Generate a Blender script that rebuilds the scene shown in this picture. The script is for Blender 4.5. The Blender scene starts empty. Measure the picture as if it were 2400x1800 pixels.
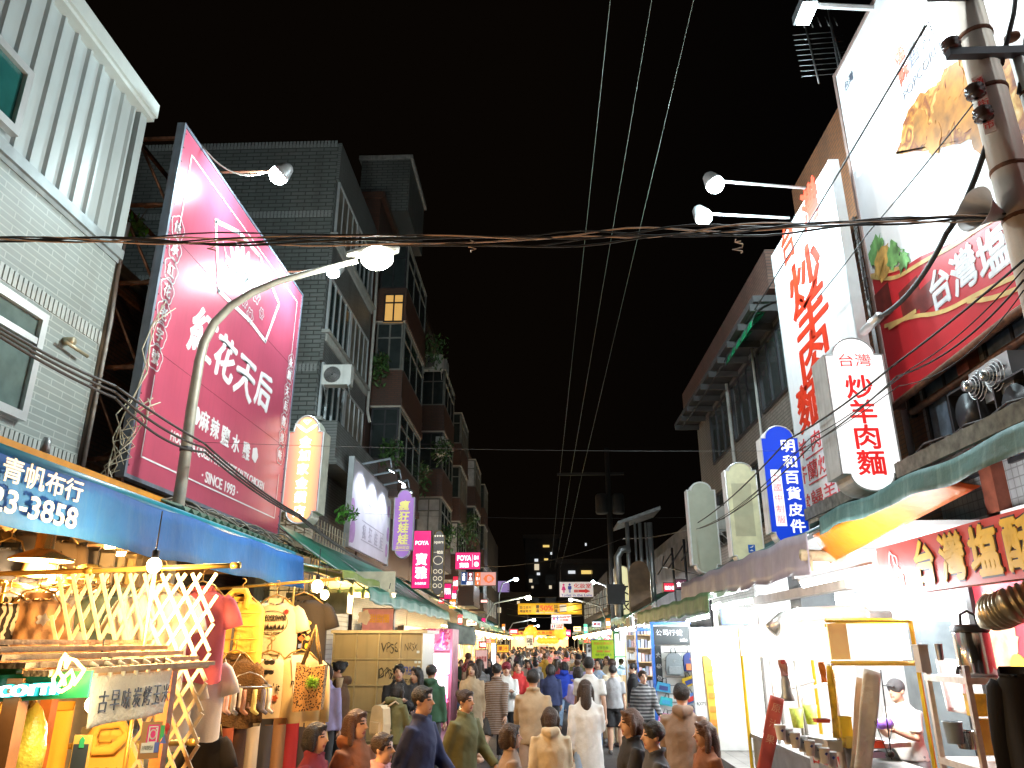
import bpy, math, random
from mathutils import Vector as V, Matrix
R = math.radians
pi = math.pi
rnd = random.Random(11)
S = bpy.context.scene
COL = S.collection

# ------------------------------------------------------------------ camera
F, EYE = 1737.0, 2.1                       # focal length in photo pixels, eye height
TILT = math.atan(605 / F)
YAW = math.atan(70 * math.cos(TILT) / F)
cd = bpy.data.cameras.new('camera')
cam = bpy.data.objects.new('camera', cd)
COL.objects.link(cam)
cd.sensor_width = 36.0
cd.lens = 36.0 * F / 2400
cd.clip_start, cd.clip_end = 0.05, 900
cam.location = (0, 0, EYE)
cam.rotation_euler = (pi / 2 + TILT, 0, YAW)
S.camera = cam
S.render.resolution_x, S.render.resolution_y = 1024, 768

# ------------------------------------------------------------------ night sky, exposure
W = bpy.data.worlds.new('World')
S.world = W
W.use_nodes = True
nt = W.node_tree
bg = nt.nodes['Background']
tc = nt.nodes.new('ShaderNodeTexCoord')
sp = nt.nodes.new('ShaderNodeSeparateXYZ')
nt.links.new(tc.outputs['Generated'], sp.inputs[0])
rp = nt.nodes.new('ShaderNodeValToRGB')
nt.links.new(sp.outputs['X'], rp.inputs[0])
rp.color_ramp.elements[0].position, rp.color_ramp.elements[0].color = 0.0, (.0024, .0015, .0009, 1)
rp.color_ramp.elements[1].position, rp.color_ramp.elements[1].color = 0.55, (.0003, .0005, .0008, 1)
nt.links.new(rp.outputs[0], bg.inputs[0])
bg.inputs[1].default_value = 1.0
S.view_settings.view_transform = 'Standard'
S.view_settings.look = 'None'
S.view_settings.exposure = 0.0
S.view_settings.gamma = 1.0
cy = S.cycles
cy.use_denoising = True
cy.max_bounces = 5
cy.diffuse_bounces = 3
cy.glossy_bounces = 3
cy.transmission_bounces = 4
cy.transparent_max_bounces = 6
cy.caustics_reflective = cy.caustics_refractive = False
cy.sample_clamp_indirect = 4.0
cy.use_light_tree = True


def at(px, py, X=None, Y=None, Z=None):
    """a point of the place seen at photo pixel (px, py), at a chosen plane of the street"""
    x, y = (px - 1200) / F, (900 - py) / F
    d = V((x, math.cos(TILT) - y * math.sin(TILT), math.sin(TILT) + y * math.cos(TILT)))
    c, s = math.cos(YAW), math.sin(YAW)
    d = V((d.x * c - d.y * s, d.x * s + d.y * c, d.z))
    k = X / d.x if X is not None else Y / d.y if Y is not None else (Z - EYE) / d.z
    return V((0, 0, EYE)) + d * k


def lamp(kind, name, loc, power, col, parent=None, aim=None, size=.1, spot=90, blend=.5):
    l = bpy.data.lights.new(name, kind)
    l.energy = power
    l.color = col
    if kind == 'AREA':
        l.shape = 'RECTANGLE'
        l.size, l.size_y = size if isinstance(size, tuple) else (size, size)
    else:
        l.shadow_soft_size = size
    if kind == 'SPOT':
        l.spot_size, l.spot_blend = R(spot), blend
    o = bpy.data.objects.new(name, l)
    COL.objects.link(o)
    if parent is not None:
        o.parent = parent
    o.location = loc
    if aim is not None:
        o.rotation_euler = (V(aim) - V(loc)).to_track_quat('-Z', 'Y').to_euler()
    return o


# ------------------------------------------------------------------ materials
MATS = {}


def _new(name):
    m = bpy.data.materials.new(name)
    m.use_nodes = True
    t = m.node_tree
    return m, t, t.nodes['Principled BSDF']


def mat(name, col=(.5, .5, .5), rough=.6, metal=0., var=.18, scale=5., bump=0., bscale=30., emit=0., ecol=None,
        streak=0., dirt=None, sample=True, trans=0., alpha=1.):
    """principled surface with procedural tone variation, optional vertical streaks and bump"""
    if name in MATS:
        return MATS[name]
    m, t, b = _new(name)
    N, L = t.nodes, t.links
    co = N.new('ShaderNodeTexCoord')
    no = N.new('ShaderNodeTexNoise')
    no.inputs['Scale'].default_value = scale
    no.inputs['Detail'].default_value = 5
    L.new(co.outputs['Object'], no.inputs['Vector'])
    r = N.new('ShaderNodeValToRGB')
    r.color_ramp.elements[0].position, r.color_ramp.elements[1].position = .3, .7
    r.color_ramp.elements[0].color = tuple(max(0, c * (1 - var)) for c in col) + (1,)
    r.color_ramp.elements[1].color = tuple(min(1, c * (1 + var)) for c in col) + (1,)
    L.new(no.outputs['Fac'], r.inputs['Fac'])
    out = r.outputs['Color']
    if streak or dirt:
        mp = N.new('ShaderNodeMapping')
        mp.inputs['Scale'].default_value = (7, 7, .35)
        L.new(co.outputs['Object'], mp.inputs['Vector'])
        n2 = N.new('ShaderNodeTexNoise')
        n2.inputs['Scale'].default_value = 2.
        n2.inputs['Detail'].default_value = 6
        L.new(mp.outputs[0], n2.inputs['Vector'])
        r2 = N.new('ShaderNodeValToRGB')
        r2.color_ramp.elements[0].position, r2.color_ramp.elements[1].position = .5, .72
        r2.color_ramp.elements[0].color = (0, 0, 0, 1)
        r2.color_ramp.elements[1].color = (streak,) * 3 + (1,)
        L.new(n2.outputs['Fac'], r2.inputs['Fac'])
        mx = N.new('ShaderNodeMix')
        mx.data_type = 'RGBA'
        L.new(r2.outputs['Color'], mx.inputs[0])
        L.new(out, mx.inputs[6])
        mx.inputs[7].default_value = (dirt or tuple(c * .3 for c in col)) + (1,)
        out = mx.outputs[2]
    L.new(out, b.inputs['Base Color'])
    b.inputs['Roughness'].default_value = rough
    b.inputs['Metallic'].default_value = metal
    if trans:
        b.inputs['Transmission Weight'].default_value = trans
    if alpha < 1:
        b.inputs['Alpha'].default_value = alpha
    if bump:
        n3 = N.new('ShaderNodeTexNoise')
        n3.inputs['Scale'].default_value = bscale
        n3.inputs['Detail'].default_value = 4
        L.new(co.outputs['Object'], n3.inputs['Vector'])
        bp = N.new('ShaderNodeBump')
        bp.inputs['Strength'].default_value = bump
        bp.inputs['Distance'].default_value = .02
        L.new(n3.outputs['Fac'], bp.inputs['Height'])
        L.new(bp.outputs[0], b.inputs['Normal'])
    if emit:
        b.inputs['Emission Color'].default_value = (ecol or col) + (1,)
        b.inputs['Emission Strength'].default_value = emit
    if not sample:
        m.cycles.emission_sampling = 'NONE'
    MATS[name] = m
    return m


def glow(name, col, strength, sample=True):
    return mat(name, tuple(c * .6 for c in col), .4, var=.02, emit=strength, ecol=col, sample=sample)


def tiles(name, axis, c1, c2, mortar, bw=.22, bh=.065, gap=.008, off=.5, rough=.45, bump=.5, dirtc=(.05, .045, .04), soot=.5):
    """brick or tile cladding laid out in metres on a wall that runs along the street ('y') or across it ('x')"""
    if name in MATS:
        return MATS[name]
    m, t, b = _new(name)
    N, L = t.nodes, t.links
    co = N.new('ShaderNodeTexCoord')
    se = N.new('ShaderNodeSeparateXYZ')
    cb = N.new('ShaderNodeCombineXYZ')
    L.new(co.outputs['Object'], se.inputs[0])
    L.new(se.outputs['Y' if axis == 'y' else 'X'], cb.inputs[0])
    L.new(se.outputs['Z'], cb.inputs[1])
    br = N.new('ShaderNodeTexBrick')
    br.inputs['Scale'].default_value = 1
    br.inputs['Brick Width'].default_value = bw
    br.inputs['Row Height'].default_value = bh
    br.inputs['Mortar Size'].default_value = gap
    br.inputs['Mortar Smooth'].default_value = .1
    br.offset = off
    br.inputs['Color1'].default_value = c1 + (1,)
    br.inputs['Color2'].default_value = c2 + (1,)
    br.inputs['Mortar'].default_value = mortar + (1,)
    L.new(cb.outputs[0], br.inputs['Vector'])
    no = N.new('ShaderNodeTexNoise')
    no.inputs['Scale'].default_value = .9
    no.inputs['Detail'].default_value = 7
    mp = N.new('ShaderNodeMapping')
    mp.inputs['Scale'].default_value = (2.6, 2.6, .35)
    L.new(co.outputs['Object'], mp.inputs['Vector'])
    L.new(mp.outputs[0], no.inputs['Vector'])
    r = N.new('ShaderNodeValToRGB')
    r.color_ramp.elements[0].position, r.color_ramp.elements[1].position = .44, .74
    r.color_ramp.elements[0].color = (0, 0, 0, 1)
    r.color_ramp.elements[1].color = (soot,) * 3 + (1,)
    L.new(no.outputs['Fac'], r.inputs['Fac'])
    mx = N.new('ShaderNodeMix')
    mx.data_type = 'RGBA'
    L.new(r.outputs['Color'], mx.inputs[0])
    L.new(br.outputs['Color'], mx.inputs[6])
    mx.inputs[7].default_value = dirtc + (1,)
    L.new(mx.outputs[2], b.inputs['Base Color'])
    b.inputs['Roughness'].default_value = rough
    bp = N.new('ShaderNodeBump')
    bp.inputs['Strength'].default_value = bump
    bp.inputs['Distance'].default_value = .01
    bp.invert = True
    L.new(br.outputs['Fac'], bp.inputs['Height'])
    L.new(bp.outputs[0], b.inputs['Normal'])
    MATS[name] = m
    return m


# ------------------------------------------------------------------ geometry helpers
class Fr:
    """a flat frame: origin, unit right, unit up; n points at the viewer"""
    def __init__(s, o, u=(1, 0, 0), v=(0, 0, 1)):
        s.o, s.u, s.v = V(o), V(u).normalized(), V(v).normalized()
        s.n = s.u.cross(s.v)

    def p(s, a, b, c=0.):
        return s.o + s.u * a + s.v * b + s.n * c


UY, UX, DY = (0, 1, 0), (1, 0, 0), (0, -1, 0)


class MB:
    def __init__(s):
        s.v, s.f, s.m, s.sm = [], [], [], []

    def add(s, vs, fs, mi=0, sm=False):
        k = len(s.v)
        s.v += [tuple(x) for x in vs]
        for f in fs:
            s.f.append(tuple(i + k for i in f))
            s.m.append(mi)
            s.sm.append(sm)
        return s

    def hexa(s, c, mi=0):
        return s.add(c, [(0, 3, 2, 1), (4, 5, 6, 7), (0, 1, 5, 4), (1, 2, 6, 5), (2, 3, 7, 6), (3, 0, 4, 7)], mi)

    def box(s, a, b, mi=0):
        (x0, y0, z0), (x1, y1, z1) = a, b
        return s.hexa([(x0, y0, z0), (x1, y0, z0), (x1, y1, z0), (x0, y1, z0), (x0, y0, z1), (x1, y0, z1), (x1, y1, z1), (x0, y1, z1)], mi)

    def ob(s, fr, u0, v0, u1, v1, n0=0., n1=.02, mi=0):
        p = fr.p
        return s.hexa([p(u0, v0, n0), p(u1, v0, n0), p(u1, v1, n0), p(u0, v1, n0), p(u0, v0, n1), p(u1, v0, n1), p(u1, v1, n1), p(u0, v1, n1)], mi)

    def prism(s, fr, poly, n0=0., n1=.02, mi=0):
        n = len(poly)
        vs = [fr.p(a, b, n0) for a, b in poly] + [fr.p(a, b, n1) for a, b in poly]
        fs = [tuple(range(n))[::-1], tuple(range(n, 2 * n))] + [(i, (i + 1) % n, n + (i + 1) % n, n + i) for i in range(n)]
        return s.add(vs, fs, mi)

    def tube(s, pts, r, n=6, mi=0, sm=True, closed=False):
        pts = [V(p) for p in pts]
        k = len(pts)
        rs = r if isinstance(r, (list, tuple)) else [r] * k
        vs, fs = [], []
        ref = None
        for i, p in enumerate(pts):
            d = (pts[(i + 1) % k] - pts[i - 1]) if closed else (pts[min(i + 1, k - 1)] - pts[max(i - 1, 0)])
            d = d.normalized() if d.length > 1e-9 else V((0, 0, 1))
            if ref is None:
                ref = V((0, 0, 1)) if abs(d.z) < .9 else V((1, 0, 0))
            a = d.cross(ref)
            a = a.normalized() if a.length > 1e-6 else d.orthogonal().normalized()
            b = a.cross(d)
            ref = b
            for j in range(n):
                t = 2 * pi * j / n
                vs.append(p + (a * math.cos(t) + b * math.sin(t)) * rs[i])
        for i in range(k if closed else k - 1):
            for j in range(n):
                q = (i + 1) % k
                fs.append((i * n + j, i * n + (j + 1) % n, q * n + (j + 1) % n, q * n + j))
        if not closed:
            fs += [tuple(range(n))[::-1], tuple(range((k - 1) * n, k * n))]
        return s.add(vs, fs, mi, sm)

    def lathe(s, prof, c=(0, 0, 0), n=16, mi=0, sm=True, axis=None, cap=True):
        """profile of (radius, height) turned about z, or about axis"""
        c = V(c)
        q = V((0, 0, 1)).rotation_difference(V(axis)) if axis else None
        vs, fs = [], []
        for r, h in prof:
            for j in range(n):
                t = 2 * pi * j / n
                p = V((r * math.cos(t), r * math.sin(t), h))
                vs.append(c + (q @ p if q else p))
        for i in range(len(prof) - 1):
            for j in range(n):
                fs.append((i * n + j, i * n + (j + 1) % n, (i + 1) * n + (j + 1) % n, (i + 1) * n + j))
        if cap:
            fs += [tuple(range(n))[::-1], tuple(range((len(prof) - 1) * n, len(prof) * n))]
        return s.add(vs, fs, mi, sm)

    def ball(s, c, r, n=10, mi=0, sq=(1, 1, 1)):
        c = V(c)
        vs, fs = [], []
        k = max(4, n // 2 + 1)
        for i in range(k + 1):
            ph = pi * i / k
            for j in range(n):
                t = 2 * pi * j / n
                vs.append(c + V((math.sin(ph) * math.cos(t) * sq[0], math.sin(ph) * math.sin(t) * sq[1], math.cos(ph) * sq[2])) * r)
        for i in range(k):
            for j in range(n):
                fs.append((i * n + j, (i + 1) * n + j, (i + 1) * n + (j + 1) % n, i * n + (j + 1) % n))
        return s.add(vs, fs, mi, True)

    def sheet(s, fn, nu, nv, mi=0, thick=0., sm=True):
        """grid surface fn(a, b), a and b in 0..1; with a thickness it is closed along its rim"""
        vs = [V(fn(i / nu, j / nv)) for j in range(nv + 1) for i in range(nu + 1)]
        q = lambda i, j: j * (nu + 1) + i
        fs = [(q(i, j), q(i + 1, j), q(i + 1, j + 1), q(i, j + 1)) for j in range(nv) for i in range(nu)]
        if thick:
            n = len(vs)
            off = (vs[q(1, 0)] - vs[0]).cross(vs[q(0, 1)] - vs[0]).normalized() * -thick
            vs = vs + [p + off for p in vs]
            fs += [tuple(i + n for i in f[::-1]) for f in fs]
            rim = [q(i, 0) for i in range(nu)] + [q(nu, j) for j in range(nv)] + [q(i, nv) for i in range(nu, 0, -1)] + [q(0, j) for j in range(nv, 0, -1)]
            fs += [(rim[i], rim[i - 1], rim[i - 1] + n, rim[i] + n) for i in range(len(rim))]
        return s.add(vs, fs, mi, sm)

    def text(s, fr, txt, u, v, h, w=None, wt=.0, n0=.0, th=.006, mi=0, wob=0., shear=0., rot=0., sx=1., right=False):
        """lettering centred at (u, v) of the frame, glyph height h, optional total width w"""
        c = bpy.data.curves.new('t', 'FONT')
        c.body = txt
        cjk = any(ord(q) > 0x2e80 for q in txt)
        bold = wt if cjk and wt > .012 else 0.
        c.offset = .006 if bold else wt
        c.extrude = .01
        c.resolution_u = 3
        c.align_x, c.align_y = 'CENTER', 'CENTER'
        o = bpy.data.objects.new('t', c)
        me = o.to_mesh()
        co = [x.co.copy() for x in me.vertices]
        fs = [tuple(p.vertices) for p in me.polygons]
        o.to_mesh_clear()
        bpy.data.objects.remove(o)
        bpy.data.curves.remove(c)
        if not co:
            return s
        x0, x1 = min(p.x for p in co), max(p.x for p in co)
        y0, y1 = min(p.y for p in co), max(p.y for p in co)
        k = h / max(y1 - y0, .3)
        kx = w / (x1 - x0) if w else k * sx
        cx, cyy = (x0 + x1) / 2, (y0 + y1) / 2
        cr, sr = math.cos(rot), math.sin(rot)
        vs = []
        for p in co:
            a, b = p.x - cx, p.y - cyy
            if wob:
                a += wob * (math.sin(b * 9 + a * 4) + .6 * math.sin(a * 13 + 1.3))
                b += wob * (math.sin(a * 8 + 2) + .6 * math.sin(b * 11 + a * 5))
            a, b = a * kx + shear * b * k, b * k
            vs.append(fr.p(u + a * cr - b * sr, v + a * sr + b * cr, n0 + (th if p.z > 0 else -.001)))
        s.add(vs, fs, mi)
        if bold:                                  # heavier strokes: the same glyph again, shifted and a hair lower
            d = bold * .8 * k
            for q, (dx, dy) in enumerate(((d, 0), (-d, 0), (0, d), (0, -d))):
                o_ = fr.u * dx * kx / k + fr.v * dy - fr.n * .0006 * (q + 1)
                s.add([p + o_ for p in vs], fs, mi)
        return s

    def vtext(s, fr, txt, u, v0, v1, h, **k):
        """one column of characters from v0 (first) to v1 (last)"""
        n = len(txt)
        for i, ch in enumerate(txt):
            s.text(fr, ch, u, v0 + (v1 - v0) * i / max(1, n - 1), h, **k)
        return s

    def build(s, name, mats, parent=None):
        me = bpy.data.meshes.new(name)
        me.from_pydata(s.v, [], s.f)
        for m in (mats if isinstance(mats, (list, tuple)) else [mats]):
            me.materials.append(m)
        me.polygons.foreach_set('material_index', s.m)
        me.polygons.foreach_set('use_smooth', s.sm)
        me.update()
        o = bpy.data.objects.new(name, me)
        COL.objects.link(o)
        if parent is not None:
            o.parent = parent
        return o


def bm():
    return MB()


def tag(o, label, cat, group=None, kind=None):
    if label:
        o['label'] = label
    if cat:
        o['category'] = cat
    if group:
        o['group'] = group
    if kind:
        o['kind'] = kind
    return o


def T(name, label, cat, group=None):
    """a thing made of parts"""
    o = bpy.data.objects.new(name, None)
    o.empty_display_size = .2
    COL.objects.link(o)
    return tag(o, label, cat, group)


def struct(name, b, m):
    return tag(b.build(name, m), None, None, kind='structure')


KIDS = {}


def dup(root, loc=None, rz=None, label=None, group=None, sc=None, swap=None):
    """copy of a thing with its parts and sub-parts"""
    def rec(o, par):
        c = o.copy()
        COL.objects.link(c)
        if par is not None:
            c.parent = par
        for ch in list(o.children):
            rec(ch, c)
        return c
    r = rec(root, None)
    if loc is not None:
        r.location = loc
    if rz is not None:
        r.rotation_euler = (0, 0, rz)
    if sc:
        r.scale = (sc, sc, sc)
    if label:
        r['label'] = label
    if group:
        r['group'] = group
    return r


def place(root, loc, rz=0., sc=1.):
    root.location = loc
    root.rotation_euler = (0, 0, rz)
    root.scale = (sc, sc, sc)
    return root


def fY(x0, y0, x1, y1, Y):
    """frame facing the camera across the street: top-left (x0,y0) and bottom-right (x1,y1) pixels -> frame, width, height"""
    a, b = at(x0, y1, Y=Y), at(x1, y1, Y=Y)
    c = at((x0 + x1) / 2, y0, Y=Y)
    return Fr(a), b.x - a.x, c.z - a.z


def sag(a, b, d, n=10):
    a, b = V(a), V(b)
    return [a.lerp(b, i / n) - V((0, 0, d * 4 * (i / n) * (1 - i / n))) for i in range(n + 1)]


# common materials
steel = mat('galvanised_steel', (.42, .44, .45), .38, .8, var=.15, bump=.1)
dsteel = mat('dark_steel', (.05, .05, .055), .5, .5)
rust = mat('rusted_steel', (.14, .06, .03), .8, .3, var=.5, scale=14)
white = mat('white_paint', (.78, .79, .8), .45, var=.06, streak=.25)
cream = mat('cream_paint', (.66, .64, .52), .5, var=.08, streak=.3)
black = mat('black_plastic', (.015, .015, .017), .45, var=.2)
wire = mat('black_cable', (.02, .018, .017), .6)
wirew = mat('tan_cable', (.62, .42, .3), .6)
glass = mat('dark_window_glass', (.012, .02, .022), .08, var=.3)
alum = mat('window_aluminium', (.62, .65, .66), .35, .5, var=.08)
wood = mat('weathered_wood', (.3, .19, .1), .75, var=.35, scale=9, bump=.4, bscale=45)
red = mat('red_paint', (.55, .03, .03), .4)
yellow = mat('yellow_paint', (.8, .5, .03), .4)
blue = mat('blue_paint', (.02, .12, .5), .45)
leaf = mat('leaf_green', (.05, .12, .025), .5, var=.5, scale=20)
concrete = mat('stained_concrete', (.3, .29, .27), .85, var=.25, streak=.5, bump=.3)
GLW = glow('white_lamp', (.85, .95, 1.), 14.)
GLY = glow('warm_lamp', (1., .62, .25), 14.)

# ================================================================== GROUND
asph = mat('wet_asphalt', (.045, .045, .047), .42, var=.35, scale=3, bump=.35, bscale=60)
b = bm()
b.add([(-60, -20, 0), (60, -20, 0), (60, 320, 0), (-60, 320, 0)], [(0, 1, 2, 3)])
struct('ground', b, mat('dark_ground', (.05, .05, .05), .8))
b = bm()
b.box((-3.2, -4, 0.004), (3.2, 200, .02))
struct('road', b, asph)
paint = mat('worn_road_paint', (.6, .58, .5), .6, var=.3, scale=12)
b = bm()
for x in (-2.7, 2.6):
    b.box((x, 2, .02), (x + .1, 120, .024))
struct('road_line', b, paint)
tilepv = tiles('pavement_tile', 'x', (.22, .2, .19), (.25, .23, .21), (.1, .1, .1), .3, .3)
for x0, x1 in ((-5.5, -3.2), (3.2, 5.5)):
    b = bm()
    b.box((x0, -2, .0), (x1, 160, .13))
    struct('pavement', b, tilepv)


def hit(fr, px, py):
    a, c = at(px, py, Y=1.), at(px, py, Y=2.)
    d = (c - a)
    p = a + d * ((fr.o - a).dot(fr.n) / d.dot(fr.n))
    q = p - fr.o
    return q.dot(fr.u), q.dot(fr.v)


def loop(fr, pts, w, n1=.006, n0=0., mi=0, mb=None, closed=True, soft=False):
    """flat painted outline of width w along a 2-D path"""
    mb = mb or bm()
    if soft:
        for _ in range(3):
            q_ = [pts[0]]
            for a, c in zip(pts, pts[1:]):
                q_ += [(a[0] * .75 + c[0] * .25, a[1] * .75 + c[1] * .25), (a[0] * .25 + c[0] * .75, a[1] * .25 + c[1] * .75)]
            pts = q_ + [pts[-1]]
    k = len(pts)
    for i in range(k if closed else k - 1):
        a, c = V(pts[i]), V(pts[(i + 1) % k])
        d = c - a
        if d.length < 1e-6:
            continue
        d = d.normalized()
        q = V((-d.y, d.x)) * w / 2
        e = d * w * (0 if soft else .35)
        mb.add([fr.p(*(a - q - e), n1), fr.p(*(c - q + e), n1), fr.p(*(c + q + e), n1), fr.p(*(a + q - e), n1)], [(0, 1, 2, 3)], mi)
    return mb


def circ(cx, cy_, r, n=20, lob=0, amp=0., ry=None, ph=0.):
    return [(cx + r * (1 + amp * math.cos(lob * t)) * math.cos(t + ph), cy_ + (ry or r) * (1 + amp * math.cos(lob * t)) * math.sin(t + ph)) for t in [2 * pi * i / n for i in range(n)]]


# ================================================================== LEFT: white corrugated house
tile_l = tiles('pale_long_tile', 'y', (.24, .285, .275), (.27, .315, .305), (.4, .45, .44), .44, .078, .008, .5, .4, .5, (.2, .2, .19), .3)
corr_m = mat('white_corrugated_sheet', (.375, .43, .435), .45, .05, var=.05, scale=2, streak=.25, dirt=(.36, .36, .36))
house = T('corrugated_house', 'white house with corrugated metal upper wall above pale tiles, beside the red billboard', 'building')
b = bm()
b.box((-10, 2, 0), (-5.5, 8.42, 6.9))
b.box((-10, 2, 6.9), (-5.56, 8.42, 9.2))
b.build('wall', tile_l, house)
# ribbed sheet
b = bm()
prof = []
y = 2.0
while y < 8.25:
    prof += [(y, 0), (y + .17, 0), (y + .195, .035), (y + .235, .035), (y + .26, 0)]
    y += .26
prof = [p for p in prof if p[0] < 8.3]
n = len(prof)
vs = [(-5.54 + d, yy, 6.98) for yy, d in prof] + [(-5.54 + d, yy, 9.1) for yy, d in prof]
b.add(vs, [(i, i + 1, n + i + 1, n + i) for i in range(n - 1)])
b.build('corrugated_wall', corr_m, house)
b = bm()
b.box((-5.6, 2, 9.12), (-5.36, 8.5, 9.34))
b.box((-5.6, 2, 9.06), (-5.4, 8.5, 9.12))
b.box((-9.9, 2, 9.3), (-5.6, 8.5, 9.4))
b.build('roof_trim', mat('roof_trim_paint', (.48, .52, .5), .5, var=.05), house)
b = bm()
b.box((-5.56, 2, 6.84), (-5.44, 8.46, 6.97))
b.box((-5.56, 2, 6.78), (-5.48, 8.44, 6.84))
b.build('flashing', mat('grey_flashing', (.28, .32, .33), .45, .3), house)
b = bm()
b.box((-5.56, 8.28, 6.98), (-5.47, 8.44, 9.1))
b.build('corner_trim', corr_m, house)


def window(fr, w, h, parent, mul=(.5,), trans=None, glassm=glass, fw=.05, depth=.05, framem=alum, name='window'):
    """framed window standing proud of its wall by a few centimetres; its pane is a sub-part"""
    b = bm()
    b.ob(fr, 0, 0, w, fw, 0, depth)
    b.ob(fr, 0, h - fw, w, h, 0, depth)
    b.ob(fr, 0, fw, fw, h - fw, 0, depth)
    b.ob(fr, w - fw, fw, w, h - fw, 0, depth)
    for m_ in mul:
        b.ob(fr, w * m_ - fw * .45, fw, w * m_ + fw * .45, h - fw, 0, depth * .85)
    if trans:
        b.ob(fr, fw, h * trans - fw * .4, w - fw, h * trans + fw * .4, 0, depth * .9)
    f = b.build(name, framem, parent)
    b = bm()
    b.ob(fr, fw * .5, fw * .5, w - fw * .5, h - fw * .5, .006, depth * .45)
    b.build('pane', glassm, f)
    return f


window(Fr((-5.5, 5.0, 4.3), UY), 2.32, 1.22, house, (.45,), .72, mat('grey_green_pane', (.12, .17, .16), .12, var=.2), .09, .09)
window(Fr((-5.5, 4.6, 7.1), UY), 1.68, .82, house, (.5,), None, mat('teal_pane', (.015, .09, .085), .12), .09, .09)
soldier = mat('soldier_tile', (.4, .44, .43), .4, var=.1)
for z0 in (5.62, 4.02):
    b = bm()
    y = 4.6
    while y < 8.38:
        b.box((-5.5, y, z0), (-5.488, y + .055, z0 + .17))
        y += .075
    b.build('tile_band', soldier, house)
b = bm()
b.tube([at(150, 800, X=-5.5), at(150, 800, X=-5.5) + V((.12, 0, 0))], .05, 10)
b.tube([at(152, 800, X=-5.4), at(152, 800, X=-5.4) + V((.02, .42, -.02))], .022, 8)
tag(b.build('wall_pipe', mat('brass_pipe', (.4, .36, .25), .4, .5)), 'short pipe stub sticking out of the pale tiled wall', 'pipe')
b = bm()
b.lathe([(.05, 0), (.05, .1), (.035, .16), (.0, .17)], at(104, 1060, X=-5.3), 10)
tag(b.build('roof_vent', steel), 'small round-topped grey vent at foot of the tiled wall', 'vent')

# dark gap with rusty scaffold, pipes and brick behind the billboard
brick_d = tiles('sooty_brick', 'y', (.16, .08, .05), (.12, .06, .04), (.05, .04, .035), .2, .065, .012)
bb = T('brick_backhouse', 'dark brick house wall in the gap behind the red billboard', 'building')
b = bm()
b.box((-12, 8.75, 0), (-6.2, 16.5, 7.2))
b.build('wall', brick_d, bb)
b = bm()
b.box((-12.2, 8.6, 7.2), (-6.05, 16.6, 7.32))
b.build('roof', mat('tin_roof', (.12, .12, .12), .6, .3), bb)

gan = T('billboard_scaffold', 'rusty angle-iron scaffold carrying the red billboard', 'scaffold')
for yy in (8.66, 10.4, 12.2, 13.95):
    for xx in (-5.12, -5.75):
        b = bm()
        b.box((xx, yy, 3.9), (xx + .06, yy + .06, 9.0))
        b.build('post', rust, gan)
b = bm()
for zz in (4.2, 5.4, 6.6, 7.8, 8.9):
    for xx in (-5.12, -5.75):
        b.box((xx + .005, 8.67, zz), (xx + .05, 14, zz + .05))
    for yy in (8.66, 10.4, 12.2, 13.95):
        b.box((-5.7, yy + .01, zz), (-5.12, yy + .05, zz + .045))
for i in range(4):
    z0 = 4.2 + i * 1.2
    b.tube([(-5.1, 8.69, z0), (-5.72, 8.69, z0 + 1.15)], .022, 5)
    b.tube([(-5.43, 8.7, z0), (-5.43, 10.4, z0 + 1.15)], .022, 5)
b.build('brace', rust, gan)
for i, (dx, r_) in enumerate(((0, .035), (.13, .028), (.24, .03))):
    b = bm()
    b.tube([(-5.62 + dx * .5, 8.55, 3.7), (-5.62 + dx * .5, 8.55, 6.0), (-5.66 + dx * .4, 8.6, 6.3 + i * .2), (-5.66 + dx * .4, 8.62, 6.9 + i * .3)], r_, 8)
    tag(b.build('conduit_pipe', mat('pvc_pipe', (.45, .46, .45), .5, var=.2)), ['fat', 'thin', 'middle'][i] + ' grey conduit pipe rising in the gap by the billboard', 'pipe', 'conduit pipes beside the billboard')
b = bm()
for k in range(8):
    pts = [(-5.2 + .1 * math.sin(k + t * 1.7) + .05 * t, 8.5 + .12 * math.cos(k * 2 + t * 2.1), 3.8 + t * (.14 if k < 5 else .3)) for t in range(9)]
    b.tube(pts, .008, 4)
tag(b.build('loose_cable', mat('cream_cable', (.5, .46, .35), .6)), 'tangled loop of cream cable at the billboard foot', 'cable')

# ================================================================== red billboard
RB = Fr((-5, 8.62, 4.03), UY)
RW, RH = 5.45, 5.02
bill = T('red_billboard', 'tall crimson billboard with white brush lettering and a fan emblem', 'billboard')
b = bm()
b.ob(RB, 0, 0, RW, RH, -.08, 0)
b.build('board', mat('crimson_print', (.44, .078, .13), .3, var=.1, scale=1.2, streak=.2, dirt=(.24, .06, .08), bump=.12, bscale=2.5), bill)
b = bm()
b.ob(RB, -.05, -.05, 0, RH + .05, -.1, .015)
b.ob(RB, RW, -.05, RW + .05, RH + .05, -.1, .015)
b.ob(RB, 0, RH, RW, RH + .05, -.1, .015)
b.ob(RB, 0, -.05, RW, 0, -.1, .015)
b.build('frame', mat('blue_grey_frame', (.16, .19, .24), .5, .4, streak=.5, dirt=(.14, .07, .04)), bill)
b = bm()
for v in (1.68, 3.35):
    b.ob(RB, 0, v, RW, v + .006, 0, .0025)
for i in range(22):
    for u in (.03, RW - .05):
        b.ob(RB, u, .1 + i * .23, u + .02, .12 + i * .23, 0, .006)
b.build('seam', mat('seam_dark_crimson', (.16, .03, .05), .6), bill)  # dark crimson joint lines and edge fixings
ink = mat('white_print', (.74, .74, .76), .5, var=.03)
b = bm()
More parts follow.
